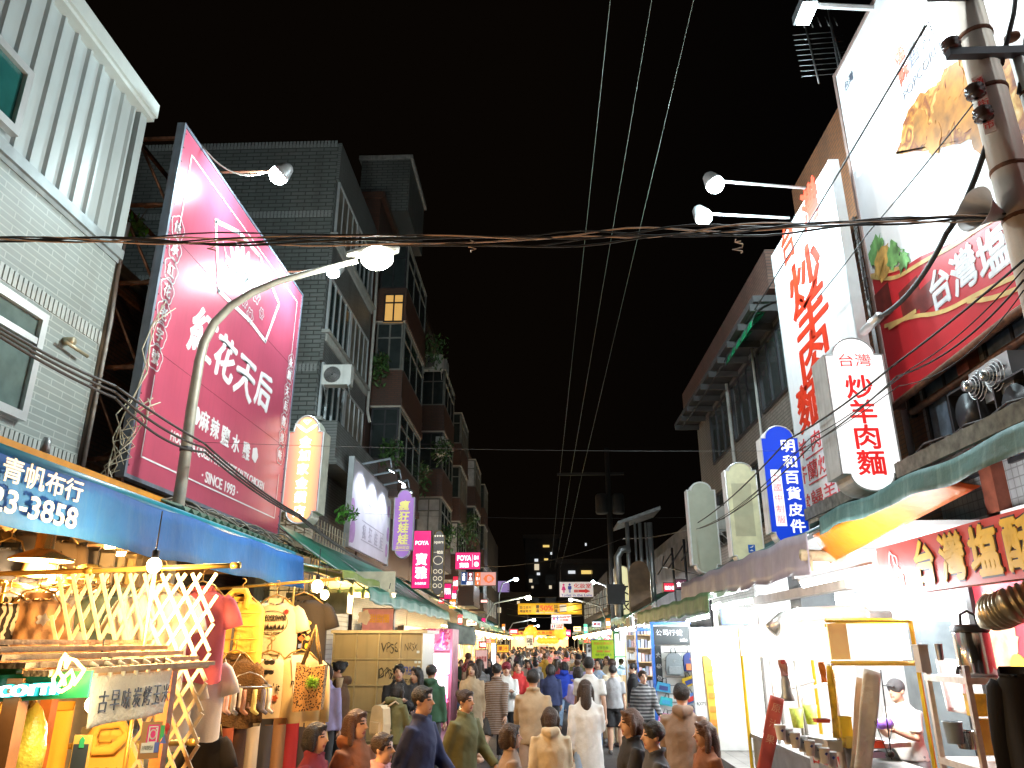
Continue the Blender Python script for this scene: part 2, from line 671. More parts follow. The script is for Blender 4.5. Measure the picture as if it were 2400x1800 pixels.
for ch, px, py, h in (('紅', 477, 784, .74), ('花', 528, 839, .72), ('天', 575, 886, .7), ('后', 618, 915, .68)):
    u, v = hit(RB, px, py)
    b.text(RB, ch, u, v, h, wt=.03, n0=0, th=.008, wob=.018, shear=.18, sx=1.05)
for i, ch in enumerate('麻辣鹽水雞'):
    u, v = hit(RB, 479 + (577 - 479) * i / 4, 987 + (1057 - 987) * i / 4)
    b.text(RB, ch, u, v, .30, wt=.02, th=.008)
u0, v0 = hit(RB, 400, 1016)
u1, v1 = hit(RB, 617, 1146)
b.text(RB, 'HOU HUA QUEEN TAIWANESE SALTY CHICKEN', (u0 + u1) / 2, (v0 + v1) / 2, .17, w=u1 - u0, wt=.015, th=.008)
u, v = hit(RB, 517, 1135)
b.text(RB, '· SINCE 1993 ·', u, v, .17, wt=.015, th=.008)
for ch, px, py in (('傳', 416, 535), ('承', 409, 584), ('紅', 400, 633), ('花', 391, 681), ('老', 383, 734), ('字', 373, 784), ('號', 363, 837)):
    u, v = hit(RB, px, py)
    b.text(RB, ch, u, v, .19, wt=.02, th=.008)
for ch, px, py in (('永', 682, 850), ('續', 678, 880), ('天', 673, 918), ('后', 670, 951), ('經', 665, 987), ('美', 661, 1027), ('味', 656, 1067)):
    u, v = hit(RB, px, py)
    b.text(RB, ch, u, v, .19, wt=.02, th=.008)
b.build('lettering', ink, bill)
b = bm()
for px, py in ((416, 535), (409, 584), (400, 633), (391, 681), (383, 734), (373, 784), (363, 837), (682, 850), (678, 880), (673, 918), (670, 951), (665, 987), (661, 1027), (656, 1067)):
    u, v = hit(RB, px, py)
    loop(RB, circ(u, v, .175, 30, 5, .09, ph=.3), .018, .008, mb=b)
for px, py in ((459, 973), (597, 1066)):
    u, v = hit(RB, px, py)
    b.prism(RB, circ(u, v, .13, 24, 5, .1), 0, .008)
loop(RB, [(.27, RH - 1.5), (.27, RH - .27), (RW - .27, RH - .27), (RW - .27, RH - 1.6)], .022, .008, mb=b, closed=False)
loop(RB, [(.27, 1.35), (.27, .27), (RW - .27, .27), (RW - .27, 1.1)], .022, .008, mb=b, closed=False)
b.build('border', ink, bill)
# fan emblem
b = bm()
dia = [hit(RB, *p) for p in ((505, 518), (560, 545), (608, 600), (653, 712), (621, 800), (585, 752), (512, 682))]
loop(RB, dia, .075, .008, mb=b)
cu, cv = hit(RB, 560, 655)
for k in range(7):
    t = R(35 + k * 22)
    r0, r1 = .12, .72
    c_ = (cu + .1 + math.cos(t) * .42, cv - .05 + math.sin(t) * .42)
    pl = [(c_[0] + math.cos(t) * .3 * math.cos(q) - math.sin(t) * .085 * math.sin(q), c_[1] + math.sin(t) * .3 * math.cos(q) + math.cos(t) * .085 * math.sin(q)) for q in [2 * pi * i / 16 for i in range(16)]]
    b.prism(RB, pl, 0, .009)
for (px, py, sc) in ((600, 690, .16), (585, 740, .13), (612, 735, .1), (572, 705, .11)):
    u, v = hit(RB, px, py)
    loop(RB, circ(u, v, sc, 26, 6, .16), .02, .009, mb=b)
    loop(RB, circ(u, v, sc * .5, 16, 5, .2), .012, .009, mb=b)
loop(RB, [hit(RB, *p) for p in ((520, 560), (530, 600), (524, 640), (540, 668), (572, 690))], .02, .009, mb=b, closed=False)
b.build('emblem', ink, bill)


def floodlight(label, root, tip, aim, power, group, col=(.75, .95, 1.), r=.13, arm_m=rust, spot=120):
    """lamp head on a square arm; round glass facing the board it lights"""
    t = T('floodlight', label, 'floodlight', group)
    root, tip, aim = V(root), V(tip), V(aim)
    b = bm()
    b.tube([root, tip], .022, 5, sm=False)
    b.build('arm', arm_m, t)
    d = (aim - tip).normalized()
    b = bm()
    b.lathe([(.03, -.16), (r * .7, -.12), (r * 1.05, .0), (r * 1.12, .02), (r * 1.12, .05), (r, .05), (r * .98, .02), (.0, .02)], tip, 14, axis=d, cap=False)
    hs = b.build('housing', mat('lamp_housing', (.5, .52, .53), .4, .4), t)
    b = bm()
    b.ball(tip + d * .09, r * 1.15, 16, sq=(1, 1, 1))
    b.build('bulb', glow('flood_bulb', (.8, .97, 1.), 40.), t)
    lamp('POINT', 'flood_light', tip + d * (r * 1.5 + .12), power, col, t, size=.1)
    return t


a1, a2 = at(516, 403, X=-5), at(672, 637, X=-5)
t1 = at(664, 402, Y=a1.y)
t2 = at(790, 632, Y=a2.y)
floodlight('floodlight on rusty arm over the top of the red billboard, trailing a pale wire', a1, t1, t1 + V((-1.2, .2, -1)), 250, 'floodlights of the red billboard')
floodlight('smaller floodlight at the middle of the red billboard above the lamp-post arm', a2, t2, t2 + V((-1, -.6, -1)), 400, 'floodlights of the red billboard', r=.12)
b = bm()
b.tube(sag(at(472, 340, X=-5), at(628, 402, Y=a1.y), .25), .012, 5)
tag(b.build('lamp_wire', mat('pale_wire', (.6, .6, .55), .5)), 'pale wire drooping from billboard top to the upper floodlight', 'wire')

# ================================================================== street lamp (the bright one)
sl = T('street_lamp', 'curved grey street lamp post standing before the red billboard, lamp lit', 'street lamp')
YL = 8.81
pp = [at(px, py, Y=YL) for px, py in ((430, 1100), (448, 962), (467, 846), (478, 803), (503, 756), (542, 716), (593, 685), (651, 660), (723, 640), (838, 611))]
path = [V((pp[0].x, YL, 0)), V((pp[0].x, YL, 2.5))] + pp
b = bm()
b.tube(path, [.085, .08] + [.07, .066, .062, .06, .057, .054, .05, .046, .042, .036], 12)
b.lathe([(.16, 0), (.16, .03), (.1, .04), (.1, .25), (.085, .27)], (pp[0].x, YL, .13), 12)
b.build('post', mat('lamp_post_grey', (.33, .32, .27), .5, .3, var=.2, streak=.6, dirt=(.2, .17, .13)), sl)
h = at(885, 603, Y=YL)
b = bm()
b.lathe([(.04, -.42), (.07, -.3), (.1, -.05), (.1, .14), (.07, .27), (.0, .3)], h + V((0, 0, .1)), 14, axis=(1, 0, .12), cap=False)
b.build('lamp_head', mat('lamp_head_grey', (.4, .4, .36), .5, .3), sl)
b = bm()
b.ball(h + V((0, -.03, -.03)), .21, 20, sq=(1.05, .75, .8))
b.build('bulb', glow('street_bulb', (1., .98, .85), 40.), sl)
lamp('POINT', 'street_light', h + V((.02, -.1, -.36)), 560, (.93, 1., .94), sl, size=.12)
b = bm()
b.lathe([(.073, 0), (.078, .01), (.078, .05), (.073, .06)], at(436, 1055, Y=YL) - V((0, 0, .02)), 12)
b.build('strap', dsteel, sl)

# ================================================================== LEFT: roofs and awnings
b = bm()
b.sheet(lambda s, t: (-5.5 + .95 * t, 2 + 8.0 * s, 4.0 - .3 * t + .025 * math.sin(s * 230)), 260, 2, thick=.012)
tag(b.build('tin_canopy', rust), 'brown corrugated tin canopy under the pale tiled wall', 'canopy')
b = bm()
b.box((-4.58, 2, 3.50), (-4.54, 9.2, 3.66))
b.build('canopy_board', mat('brown_board', (.16, .1, .06), .7, var=.3), None)
tag(bpy.data.objects['canopy_board'], 'brown fascia board above the blue awning', 'fascia board')
b = bm()
b.box((-4.56, 2, 3.67), (-4.50, 9.25, 3.73))
tag(b.build('edge_strip', mat('orange_strip', (.75, .3, .03), .5)), 'thin orange edging strip along the tin canopy', 'edging strip')
b = bm()
for k in range(26):
    r_ = random.Random(k)
    y0 = 8.4 + r_.random() * 4.5
    a, c = V((-4.95 + .3 * r_.random(), y0, 3.75)), V((-4.2 - .3 * r_.random(), y0 + r_.uniform(-.2, 1.4), 3.62 + .1 * r_.random()))
    b.tube(sag(a, c, -.05 - .1 * r_.random(), 6), .012, 4)
tag(b.build('cable_tangle', mat('grey_cable', (.2, .19, .16), .7, var=.4)), 'heap of grey cables on tin roof at foot of red billboard', 'cable')
b = bm()
b.sheet(lambda s, t: (-5.0 + .75 * t, 8.6 + 9.4 * s, 3.86 - .26 * t + .03 * math.sin(s * 260)), 300, 2, thick=.012)
tag(b.build('green_tin_roof', mat('green_tin', (.1, .16, .12), .55, .3, var=.4, streak=.5, dirt=(.1, .06, .03))), 'dull green corrugated tin roof below the red billboard', 'roof sheet')

blue_cl = mat('blue_tarpaulin', (.004, .10, .38), .8, var=.16, scale=2.2, bump=.9, bscale=7, streak=.25, dirt=(.05, .16, .36))


def awning(label, y0, y1, xb, zb, xf, zf, val, m, scal=0., group='awnings over the market street', name='awning', m2=None, folds=.02, vt=0.):
    """pitched cloth on a frame: canopy sheet and hanging valance; xb/zb at the wall, xf/zf at the front edge"""
    a = T(name, label, 'awning', group)
    r_ = random.Random(int(y0 * 100) + int(xb * 7))
    ph = r_.random() * 6
    L = y1 - y0
    nu = max(8, int(L * 5))
    b = bm()
    b.sheet(lambda s, t: (xb + (xf - xb) * t, y0 + L * s, zb + (zf - zb) * t - .07 * math.sin(pi * t) * (1 + .3 * math.sin(L * s * 2.5 + ph)) + folds * math.sin(s * L * 4 + ph) * t), nu, 6, thick=.008)
    b.build('canopy', m, a)
    b = bm()
    sg = 1 if xf > xb else -1
    b.sheet(lambda s, t: (xf + sg * (.012 + .02 * t * math.sin(s * L * 7 + ph) + .03 * t), y0 + L * s, zf + folds * math.sin(s * L * 4 + ph) - val * t - (scal * abs(math.sin(s * L * pi / .3)) * t if scal else 0) - vt * s * t), nu * 3, 4, thick=.006)
    b.build('valance', m2 or m, a)
    b = bm()
    for xx, zz in ((xf, zf - .03), ((xb + xf) / 2, (zb + zf) / 2 - .12)):
        b.tube([(xx - sg * .03, y0 + .05, zz), (xx - sg * .03, y1 - .05, zz)], .018, 6)
    k = int(L / 1.5) + 1
    for i in range(k + 1):
        yy = y0 + .1 + (L - .2) * i / k
        b.tube([(xb, yy, zb - .05), (xf - sg * .03, yy, zf - .04)], .014, 5)
    b.build('awning_frame', steel, a)
    return a


aw = awning('long blue tarpaulin awning with a phone number, over the clothes stall', 2.2, 10.05, -4.75, 3.62, -3.2, 3.16, .40, blue_cl, folds=.012)
fr, fr2 = Fr((-3.15, 0, 2.77), UY), Fr((-3.134, 0, 2.77), UY)
b = bm()
inkw = mat('faded_white_print', (.55, .62, .68), .6, var=.2)
b.text(fr, '青帆布行', 4.55, .30, .15, w=.8, wt=.01, th=.004)
b.text(fr2, '23-3858', 4.5, .115, .14, w=.84, wt=.015, th=.004)
b.build('lettering', inkw, aw)
b = bm()
b.tube([(-3.32, 2.2, 3.21), (-3.32, 10.0, 3.2)], .05, 10)
b.build('roller', mat('teal_roller', (.02, .28, .38), .35), aw)
mint = mat('mint_tarpaulin', (.16, .42, .33), .45, var=.12, scale=2, bump=.9, bscale=7)
green = mat('green_tarpaulin', (.01, .16, .10), .45, var=.2, scale=2, bump=.9, bscale=7, streak=.3)
olive = mat('olive_tarpaulin', (.24, .3, .08), .5, var=.15, scale=2, bump=.9, bscale=7)
mintv = mat('mint_valance', (.2, .42, .34), .5, var=.12, streak=.55, dirt=(.1, .2, .15))
awning('pale mint awning sloping down behind the blue one', 8.0, 13.4, -4.7, 3.66, -3.35, 3.16, .1, mint)
awning('olive tarpaulin patch beside the mint awning, bulb under it', 10.4, 12.9, -3.9, 3.3, -2.75, 3.05, .12, olive)
awning('dark green awning with long mint valance above the shuttered cabinet', 12.9, 24.5, -4.6, 4.05, -2.95, 2.98, .24, green, m2=mintv)
awning('green awning with mint flap beyond the shuttered cabinet, before the pink signs', 24.6, 30.5, -4.6, 4.1, -2.55, 3.1, .26, green, m2=mintv)
b = bm()
b.sheet(lambda s, t: V((-2.95, 24.3, 2.7)).lerp(V((-2.2, 25.6, 2.55)), s) + V((.05 * math.sin(6 * s + 3 * t), 0, -(.65 - .1 * s) * t)), 8, 6, thick=.01)
tag(b.build('hanging_tarp', mat('grey_green_tarp', (.17, .2, .17), .7, var=.3, bump=.4, bscale=6)), 'grey and green tarpaulin bunched at the awning end', 'tarpaulin')

# ================================================================== LEFT: clothes stall
shop = T('clothes_shop', 'open clothes shop front with mint boards under the blue awning', 'shop')
mintw = mat('mint_boards', (.26, .56, .46), .5, var=.12, streak=.2)
b = bm()
b.box((-5.3, 2, .13), (-5.1, 10.3, 3.6))
b.build('back_wall', mat('ochre_wall', (.42, .3, .14), .7, var=.2), shop)
b = bm()
for i in range(12):
    b.box((-5.08 + .17 * i, 10.12, .13), (-5.08 + .17 * i + .155, 10.17, 2.62))
b.build('side_boards', mintw, shop)
b = bm()
b.box((-5.1, 2, 3.3), (-3.6, 10.2, 3.34))
b.build('ceiling', mat('plywood', (.42, .3, .16), .7, var=.2), shop)
for yy in (5.0, 7.4, 9.9):
    b = bm()
    b.box((-5.05, yy, 2.95), (-3.4, yy + .06, 3.03))
    b.build('roof_beam', wood, shop)

CL = {}


def cloth(col, bump=.1):
    k = 'cloth_%d_%d_%d' % tuple(int(c * 100) for c in col)
    return mat(k, col, .85, var=.08, scale=3, bump=bump, bscale=90)


gold = mat('brass_rail', (.6, .4, .1), .3, .7)


def garment(name, label, fr, w, L, m, kind='tee', group=None, hanger=True, prints=None, dep=.05, seed=0, hl=.12):
    """garment hanging in the frame from its neck point: lofted body, sleeves, hanger"""
    r_ = random.Random(seed + int(L * 100))
    ph = r_.random() * 6
    g = T(name, label, name.replace('_', ' '), group)
    b = bm()
    n = 22
    hw = w / 2
    prof = [(0, .085, .045), (.02, .1, .05), (.05, hw * .55, .045), (.09, hw * .86, .05), (.13, hw * .97, .055)]
    if kind == 'trousers':
        prof = [(0, hw, .05), (.05, hw, .05)]
    for i in range(8):
        t = .16 + (L - .16) * i / 7
        prof.append((t, hw * (1 + .05 * t / L), dep * (1 + .5 * t / L)))
    vs, fs = [], []
    for k, (t, a, d) in enumerate(prof):
        for j in range(n):
            th = 2 * pi * j / n
            fold = 1 + .35 * math.sin(th * 4 + ph) * min(1, t / L * 1.4) + .18 * math.sin(th * 9 + ph * 2) * t / L
            vs.append(fr.p(a * math.cos(th), -t - (.03 * abs(math.sin(th * 2)) if k == len(prof) - 1 else 0) + (-.05 if k < 2 and math.sin(th) > 0 else 0), d * math.sin(th) * fold))
    for k in range(len(prof) - 1):
        for j in range(n):
            fs.append((k * n + j, (k + 1) * n + j, (k + 1) * n + (j + 1) % n, k * n + (j + 1) % n))
    b.add(vs, fs, 0, True)
    if kind in ('tee', 'long', 'coat'):
        for sg in (-1, 1):
            if kind == 'tee':
                pts = [(hw * .8, -.1), (hw * .96, -.15), (hw + .035, -.25), (hw + .06, -.335)]
                rr = [.05, .07, .078, .082]
            else:
                pts = [(hw * .8, -.1), (hw * .95, -.15), (hw + .02, -.33), (hw + .04, -.5), (hw + .045, L * -.97)]
                rr = [.05, .07, .062, .052, .046]
            c = [fr.p(sg * a_, q, 0) for a_, q in pts]
            k0 = len(b.v)
            b.tube(c, rr, 12)
            for i in range(k0, len(b.v)):                # flatten the sleeve and give it creases
                p = V(b.v[i])
                h_ = (p - fr.o).dot(fr.n)
                z_ = (p - fr.o).dot(fr.v)
                b.v[i] = tuple(p - fr.n * h_ * .55 + fr.n * .008 * math.sin(z_ * 60 + sg * h_ * 40))
    b.build('cloth', m, g)
    if prints:
        prints(g, Fr(fr.p(0, 0, dep * 1.35 + .012), fr.u, fr.v))
    if hanger:
        b = bm()
        b.tube([fr.p(-hw * .8, -.085), fr.p(-.1, .0), fr.p(0, .035), fr.p(.1, 0), fr.p(hw * .8, -.085)], .008, 5)
        b.tube([fr.p(0, .03), fr.p(0, hl)] + [fr.p(.03 * math.sin(t) , hl + .03 - .03 * math.cos(t)) for t in (.6, 1.6, 2.6, 3.6)], .005, 5)
        b.build('hanger', mat('wire_hanger', (.5, .33, .12), .4, .6), g)
    return g


def gar(name, label, px, py, Y, w, L, col, kind='tee', yaw=0., **k):
    o = at(px, py, Y=Y)
    u = V((math.cos(R(yaw)), math.sin(R(yaw)), 0))
    return garment(name, label, Fr(o, u), w, L, col if not isinstance(col, tuple) else cloth(col), kind, seed=int(px), **k)


def rail(label, a, c, r=.017, m=gold, group='brass rails of the clothes stall'):
    b = bm()
    b.tube([a, c], r, 8)
    a, c = V(a), V(c)
    for t in (0, .45, 1):
        p = a.lerp(c, t)
        d = (c - a).normalized() * .03
        b.tube([p - d, p + d], r * 1.25, 8)
    return tag(b.build('clothes_rail', m), label, 'clothes rail', group)


rail('long brass rail running under the blue awning, pendant lamp behind it', at(-60, 1347, Y=5.2), at(553, 1325, Y=5.0))
rail('short brass rail holding the yellow vest and the tees', at(505, 1381, Y=8.1), at(790, 1357, Y=8.0), .016)
rail('lower brass rail passing behind the yellow hoodie', at(-60, 1757, Y=5.0), at(455, 1739, Y=5.4), .02)
rail('brass rail slanting behind the peach long-sleeved top', at(5, 1366, Y=5.6), at(170, 1392, Y=6.6), .02)
rail('low brass rail at knee height beyond the brown jumper', at(480, 1690, Y=7.5), at(720, 1672, Y=8.4), .014)
for i, (px, y0, y1, Y, lab) in enumerate(((364, 1335, 1545, 4.85, 'upright brass post under the bulb of the long rail'), (690, 1375, 1800, 8.0, 'upright brass post beside the black tee'), (12, 1365, 1470, 5.6, 'upright brass post at the zebra top'))):
    b = bm()
    b.tube([at(px, y0, Y=Y), V((at(px, y0, Y=Y).x, Y, .13))], .014, 7)
    tag(b.build('rail_post', gold), lab, 'post', 'brass rails of the clothes stall')

# upper, darker row
kaki, char, nav = (.16, .11, .05), (.05, .05, .055), (.05, .06, .1)
up = [(-35, 1225, 6.4, .5, .8, kaki, 'long', 'jacket', 'olive jacket hanging at the far left under the awning'),
      (60, 1238, 6.6, .46, .62, (.2, .18, .17), 'long', 'jacket', 'grey-brown jacket hanging just behind the pendant lamp'),
      (25, 1270, 6.2, .34, .55, nav, 'tee', 'shirt', 'navy tee hanging in shade left of the pendant lamp'),
      (145, 1255, 6.8, .44, .75, (.1, .07, .04), 'long', 'jacket', 'dark brown jacket hanging right of the pendant lamp'),
      (170, 1270, 6.9, .3, .8, (.2, .2, .21), 'trousers', 'trousers', 'grey joggers with yellow blocks hung by the waist'),
      (200, 1280, 7.0, .3, .8, (.09, .08, .07), 'trousers', 'trousers', 'black joggers with a red patch on the thigh'),
      (232, 1285, 7.1, .36, .8, (.22, .19, .13), 'trousers', 'trousers', 'khaki joggers with an orange patch and lettering'),
      (262, 1292, 7.2, .3, .8, (.26, .22, .13), 'trousers', 'trousers', 'plain sand joggers at the end of the row'),
      (292, 1298, 7.3, .26, .75, (.36, .25, .09), 'trousers', 'trousers', 'yellow checked trousers hung by the waist'),
      (312, 1300, 7.5, .22, .75, (.35, .28, .15), 'trousers', 'trousers', 'pale striped trousers by the mint boards')]
for i, (px, py, Y, w, L, c, kd, nm, lab) in enumerate(up):
    def pr(g, f, i=i):
        b = bm()
        if i in (4, 5, 6):
            b.ob(f, -.11, -.3, .1, -.18, 0, .004)
            b.build('patch', [yellow, red, mat('orange_patch', (.7, .2, .03), .6)][i - 4], g)
        if i == 6:
            b = bm()
            b.text(f, 'Ak', .0, -.42, .08, wt=.02, th=.005)
            b.build('lettering', ink, g)
    gar(nm, lab, px, py, Y, w, L, c, kd, prints=pr, group='clothes hung high under the blue awning', hanger=kd != 'trousers')

# lower, brighter row
zeb = mat('zebra_print', (.6, .58, .5), .8, var=.1)
_t = zeb.node_tree
_w = _t.nodes.new('ShaderNodeTexWave')
_w.inputs['Scale'].default_value = 9
_w.inputs['Distortion'].default_value = 7
_r = _t.nodes.new('ShaderNodeValToRGB')
_r.color_ramp.elements[0].position, _r.color_ramp.elements[1].position = .42, .5
_r.color_ramp.elements[0].color, _r.color_ramp.elements[1].color = (.02, .018, .015, 1), (.66, .6, .48, 1)
_c = _t.nodes.new('ShaderNodeTexCoord')
_t.links.new(_c.outputs['Object'], _w.inputs[0])
_t.links.new(_w.outputs['Fac'], _r.inputs[0])
_t.links.new(_r.outputs[0], _t.nodes['Principled BSDF'].inputs['Base Color'])
leop = mat('leopard_print', (.5, .3, .1), .8)
_t = leop.node_tree
_w = _t.nodes.new('ShaderNodeTexVoronoi')
_w.inputs['Scale'].default_value = 55
_r = _t.nodes.new('ShaderNodeValToRGB')
_r.color_ramp.elements[0].position, _r.color_ramp.elements[1].position = .36, .5
_r.color_ramp.elements[0].color, _r.color_ramp.elements[1].color = (.03, .015, .008, 1), (.42, .24, .09, 1)
_c = _t.nodes.new('ShaderNodeTexCoord')
_t.links.new(_c.outputs['Object'], _w.inputs['Vector'])
_t.links.new(_w.outputs['Distance'], _r.inputs[0])
_t.links.new(_r.outputs[0], _t.nodes['Principled BSDF'].inputs['Base Color'])

GC = 'clothes on the lower rails'
gar('shirt', 'black and cream zebra-print top at far left', 20, 1398, 5.6, .34, .8, zeb, 'long', yaw=35, group=GC)
gar('shirt', 'peach long-sleeved top with a small white print', 92, 1388, 5.7, .4, .62, (.72, .42, .2), 'long', yaw=25, group=GC,
    prints=lambda g, f: (lambda b: (b.prism(f, circ(.07, -.2, .04, 14, 5, .3), 0, .004), b.build('print', ink, g)))(bm()))
for i in range(7):
    gar('shirt', ['white tee at the near end of the white row', 'second white tee of the row behind the lattice', 'third white tee of the row behind the lattice', 'middle white tee of the row behind the lattice',
                  'fifth white tee of the row, before the green ones', 'sage green tee behind the lattice, nearest the white ones', 'sage green tee behind the lattice, right of its twin'][i],
        140 + i * 28, 1383 - i * 1, 5.9 + .06 * i, .5, .66, (.74, .72, .66) if i < 5 else (.25, .33, .2), 'tee', yaw=62, group=GC)
gar('shirt', 'large plain white tee right of the lattice rail post', 375, 1372, 5.6, .48, .72, (.78, .73, .64), 'tee', group=GC, yaw=10)
gar('shirt', 'cream tee hanging low behind the lattice under the white tee', 395, 1540, 6.3, .44, .66, (.72, .64, .5), 'tee', group=GC, yaw=10)
gar('shirt', 'hot pink oversized tee behind the wooden lattice', 474, 1372, 6.3, .46, .74, (.85, .2, .26), 'tee', group=GC, yaw=8)
gar('shirt', 'white tee hanging below the pink tee', 470, 1530, 6.6, .44, .66, (.72, .68, .62), 'tee', group=GC, yaw=12)


def vest_print(g, f):
    b = bm()
    for z in (-.16, -.28, -.4, -.52):
        b.tube([f.p(-.24, z, -.01), f.p(-.12, z - .008, .014), f.p(.12, z - .008, .014), f.p(.24, z, -.01)], .006, 5)
    b.build('quilting', mat('vest_seam', (.4, .26, .03), .8), g)
    b = bm()
    b.ob(f, -.012, -.56, .012, -.06, .0, .014)
    b.build('zip', black, g)
    b = bm()
    b.tube([f.p(-.1, -.12, .02), f.p(-.11, -.02, .0), f.p(-.06, .05, -.05), f.p(.06, .05, -.05), f.p(.11, -.02, 0), f.p(.1, -.12, .02)], .032, 8)
    b.build('collar', mat('mustard_down', (.74, .48, .07), .6), g)


gar('vest', 'mustard yellow quilted down vest on a hanger', 567, 1398, 7.6, .5, .62, mat('mustard_down', (.74, .48, .07), .6, var=.1, bump=.5, bscale=14), 'vest', prints=vest_print, group=GC, dep=.075)


def rodeo(g, f):
    b = bm()
    b.text(f, 'RODEOCROWNS', 0, -.2, .055, w=.3, wt=.02, th=.004)
    b.text(f, 'ORIGINAL JEANS', 0, -.345, .022, w=.2, wt=.01, th=.004)
    loop(f, circ(0, -.25, .17, 30, ry=.12), .006, .004, mb=b)
    r_ = random.Random(3)
    for k in range(7):
        x = -.12 + .04 * k
        b.prism(f, [(x - .02, -.31), (x + .02, -.31), (x + .015 * r_.random(), -.25 - .02 * r_.random())], 0, .004)
    b.build('lettering', black, g)
    b = bm()
    for x, z in ((-.15, -.3), (.15, -.14), (-.13, -.12)):
        b.prism(f, circ(x, z, .025, 24, 8, .35), 0, .005)
    b.build('print', red, g)


gar('shirt', 'cream tee with western lettering and red flowers', 648, 1402, 8.0, .5, .72, (.75, .66, .48), 'tee', prints=rodeo, group=GC)


def starburst(g, f, x, z, r=.06):
    b = bm()
    b.prism(f, [((x + (r if i % 2 else r * .78) * math.cos(pi * i / 13)), z + (r if i % 2 else r * .78) * math.sin(pi * i / 13)) for i in range(26)], .0, .006)
    b.build('price_tag', mat('lemon_tag', (.85, .75, .02), .5), g)


def icons(g, f):
    starburst(g, f, -.13, -.12)
    cols = [(.7, .3, .1), (.75, .6, .45), (.1, .4, .15), (.8, .55, .15), (.6, .65, .7), (.75, .25, .08), (.7, .6, .5), (.75, .7, .3), (.3, .2, .4), (.75, .45, .35), (.7, .15, .05), (.7, .4, .2), (.45, .5, .65), (.8, .5, .45), (.2, .3, .6), (.85, .65, .05)]
    for k in range(4):
        b = bm()
        for r_ in range(4):
            i = k * 4 + r_
            b.prism(f, circ(-.105 + .07 * r_, -.28 - .075 * k, .024, 16, 3 + (i % 3), .15), 0, .005, mi=r_)
        b.build('print', [mat('badge_%d' % (k * 4 + r_), cols[k * 4 + r_], .6) for r_ in range(4)], g)
    b = bm()
    b.ob(f, -.07, -.22, .07, -.21, 0, .005)
    b.ob(f, -.08, -.58, .06, -.574, 0, .005)
    b.build('lettering', ink, g)


gar('shirt', 'black tee with rows of small coloured badges and a yellow tag', 712, 1396, 8.1, .54, .78, (.022, .02, .02), 'tee', prints=icons, group=GC)


def necklace(g, f):
    b = bm()
    b.tube([f.p(-.08, -.0, .0), f.p(-.03, -.1, .01), f.p(0, -.15, .012), f.p(.03, -.1, .01), f.p(.08, 0, 0)], .004, 4)
    b.ball(f.p(0, -.155, .015), .013, 8)
    b.build('necklace', mat('silver', (.7, .65, .55), .3, .8), g)


gar('jumper', 'brown woollen v-neck jumper with a silver necklace', 552, 1532, 7.4, .46, .62, mat('brown_wool', (.13, .075, .03), .95, var=.3, bump=.9, bscale=70), 'long', prints=necklace, group=GC)


def lovin(g, f):
    starburst(g, f, -.13, -.12, .055)
    b = bm()
    b.text(f, "I'm lovin' it", 0, -.31, .07, w=.3, wt=.015, th=.004)
    for k in range(4):
        b.ob(f, -.15, -.37 - .03 * k, -.11, -.362 - .03 * k, 0, .004)
    b.build('lettering', black, g)
    b = bm()
    for k, x in enumerate((-.05, .03, .11)):
        b.prism(f, circ(x, -.41, .028, 18, 3 + k, .25), 0, .005, mi=k)
    b.build('print', [mat('plum_print', (.12, .05, .2), .6), mat('honey_print', (.7, .4, .05), .6), mat('brick_print', (.5, .1, .04), .6)], g)


gar('shirt', 'white tee lettered in black with a yellow tag and two sunglasses', 635, 1532, 7.9, .46, .66, (.76, .68, .54), 'tee', prints=lovin, group=GC)
for k, dz in enumerate((0, .075)):
    o = at(632, 1553, Y=7.78) - V((0, 0, dz * 1.2))
    f = Fr(o)
    b = bm()
    for x in (-.025, .025):
        b.prism(f, circ(x, 0, .028, 16, ry=.022), 0, .012)
    b.tube([f.p(-.05, .015, .0), f.p(.05, .015, 0)], .005, 5)
    tag(b.build('sunglasses', black), ['upper', 'lower'][k] + ' pair of black sunglasses clipped on the white lettered tee', 'sunglasses', 'sunglasses on the tee')
gar('cardigan', 'cream long cardigan over a white tee, leopard bag beside', 706, 1530, 7.9, .48, .66, (.76, .62, .34), 'long', group=GC,
    prints=lambda g, f: (lambda b: (b.prism(f, [(-.07, -.02), (.07, -.02), (.04, -.38), (-.02, -.38)], 0, .006), b.build('inner_tee', cloth((.78, .76, .7)), g), (lambda c: (c.text(f, 'nice', .01, -.27, .05, wt=.01, th=.01), c.build('lettering', black, g)))(bm())))(bm()))
# leopard tote
f = Fr(at(688, 1668, Y=7.6))
bg_ = T('tote_bag', 'leopard-print tote with a green pompom, hanging by the cream cardigan', 'bag')
b = bm()
b.prism(f, [(-.0, 0), (.27, .02), (.285, .42), (.14, .39), (.0, .44)], -.05, .05)
b.build('bag_body', leop, bg_)
for q in (-.03, .04):
    b = bm()
    b.tube([f.p(.05, .42, q), f.p(.11, .62, q), f.p(.15, .78, q * .3), f.p(.18, .62, q), f.p(.23, .42, q)], .011, 6)
    b.build('handle', mat('black_yellow_strap', (.15, .1, .03), .6, var=.6, scale=60), bg_)
b = bm()
for i in range(140):
    r_ = random.Random(i)
    d = V((r_.gauss(0, 1), r_.gauss(0, 1), r_.gauss(0, 1))).normalized()
    c_ = f.p(.18, .26, .08)
    b.tube([c_, c_ + d * .075], [.005, .001], 3)
b.build('pompom', mat('lime_fur', (.25, .5, .05), .8), bg_)
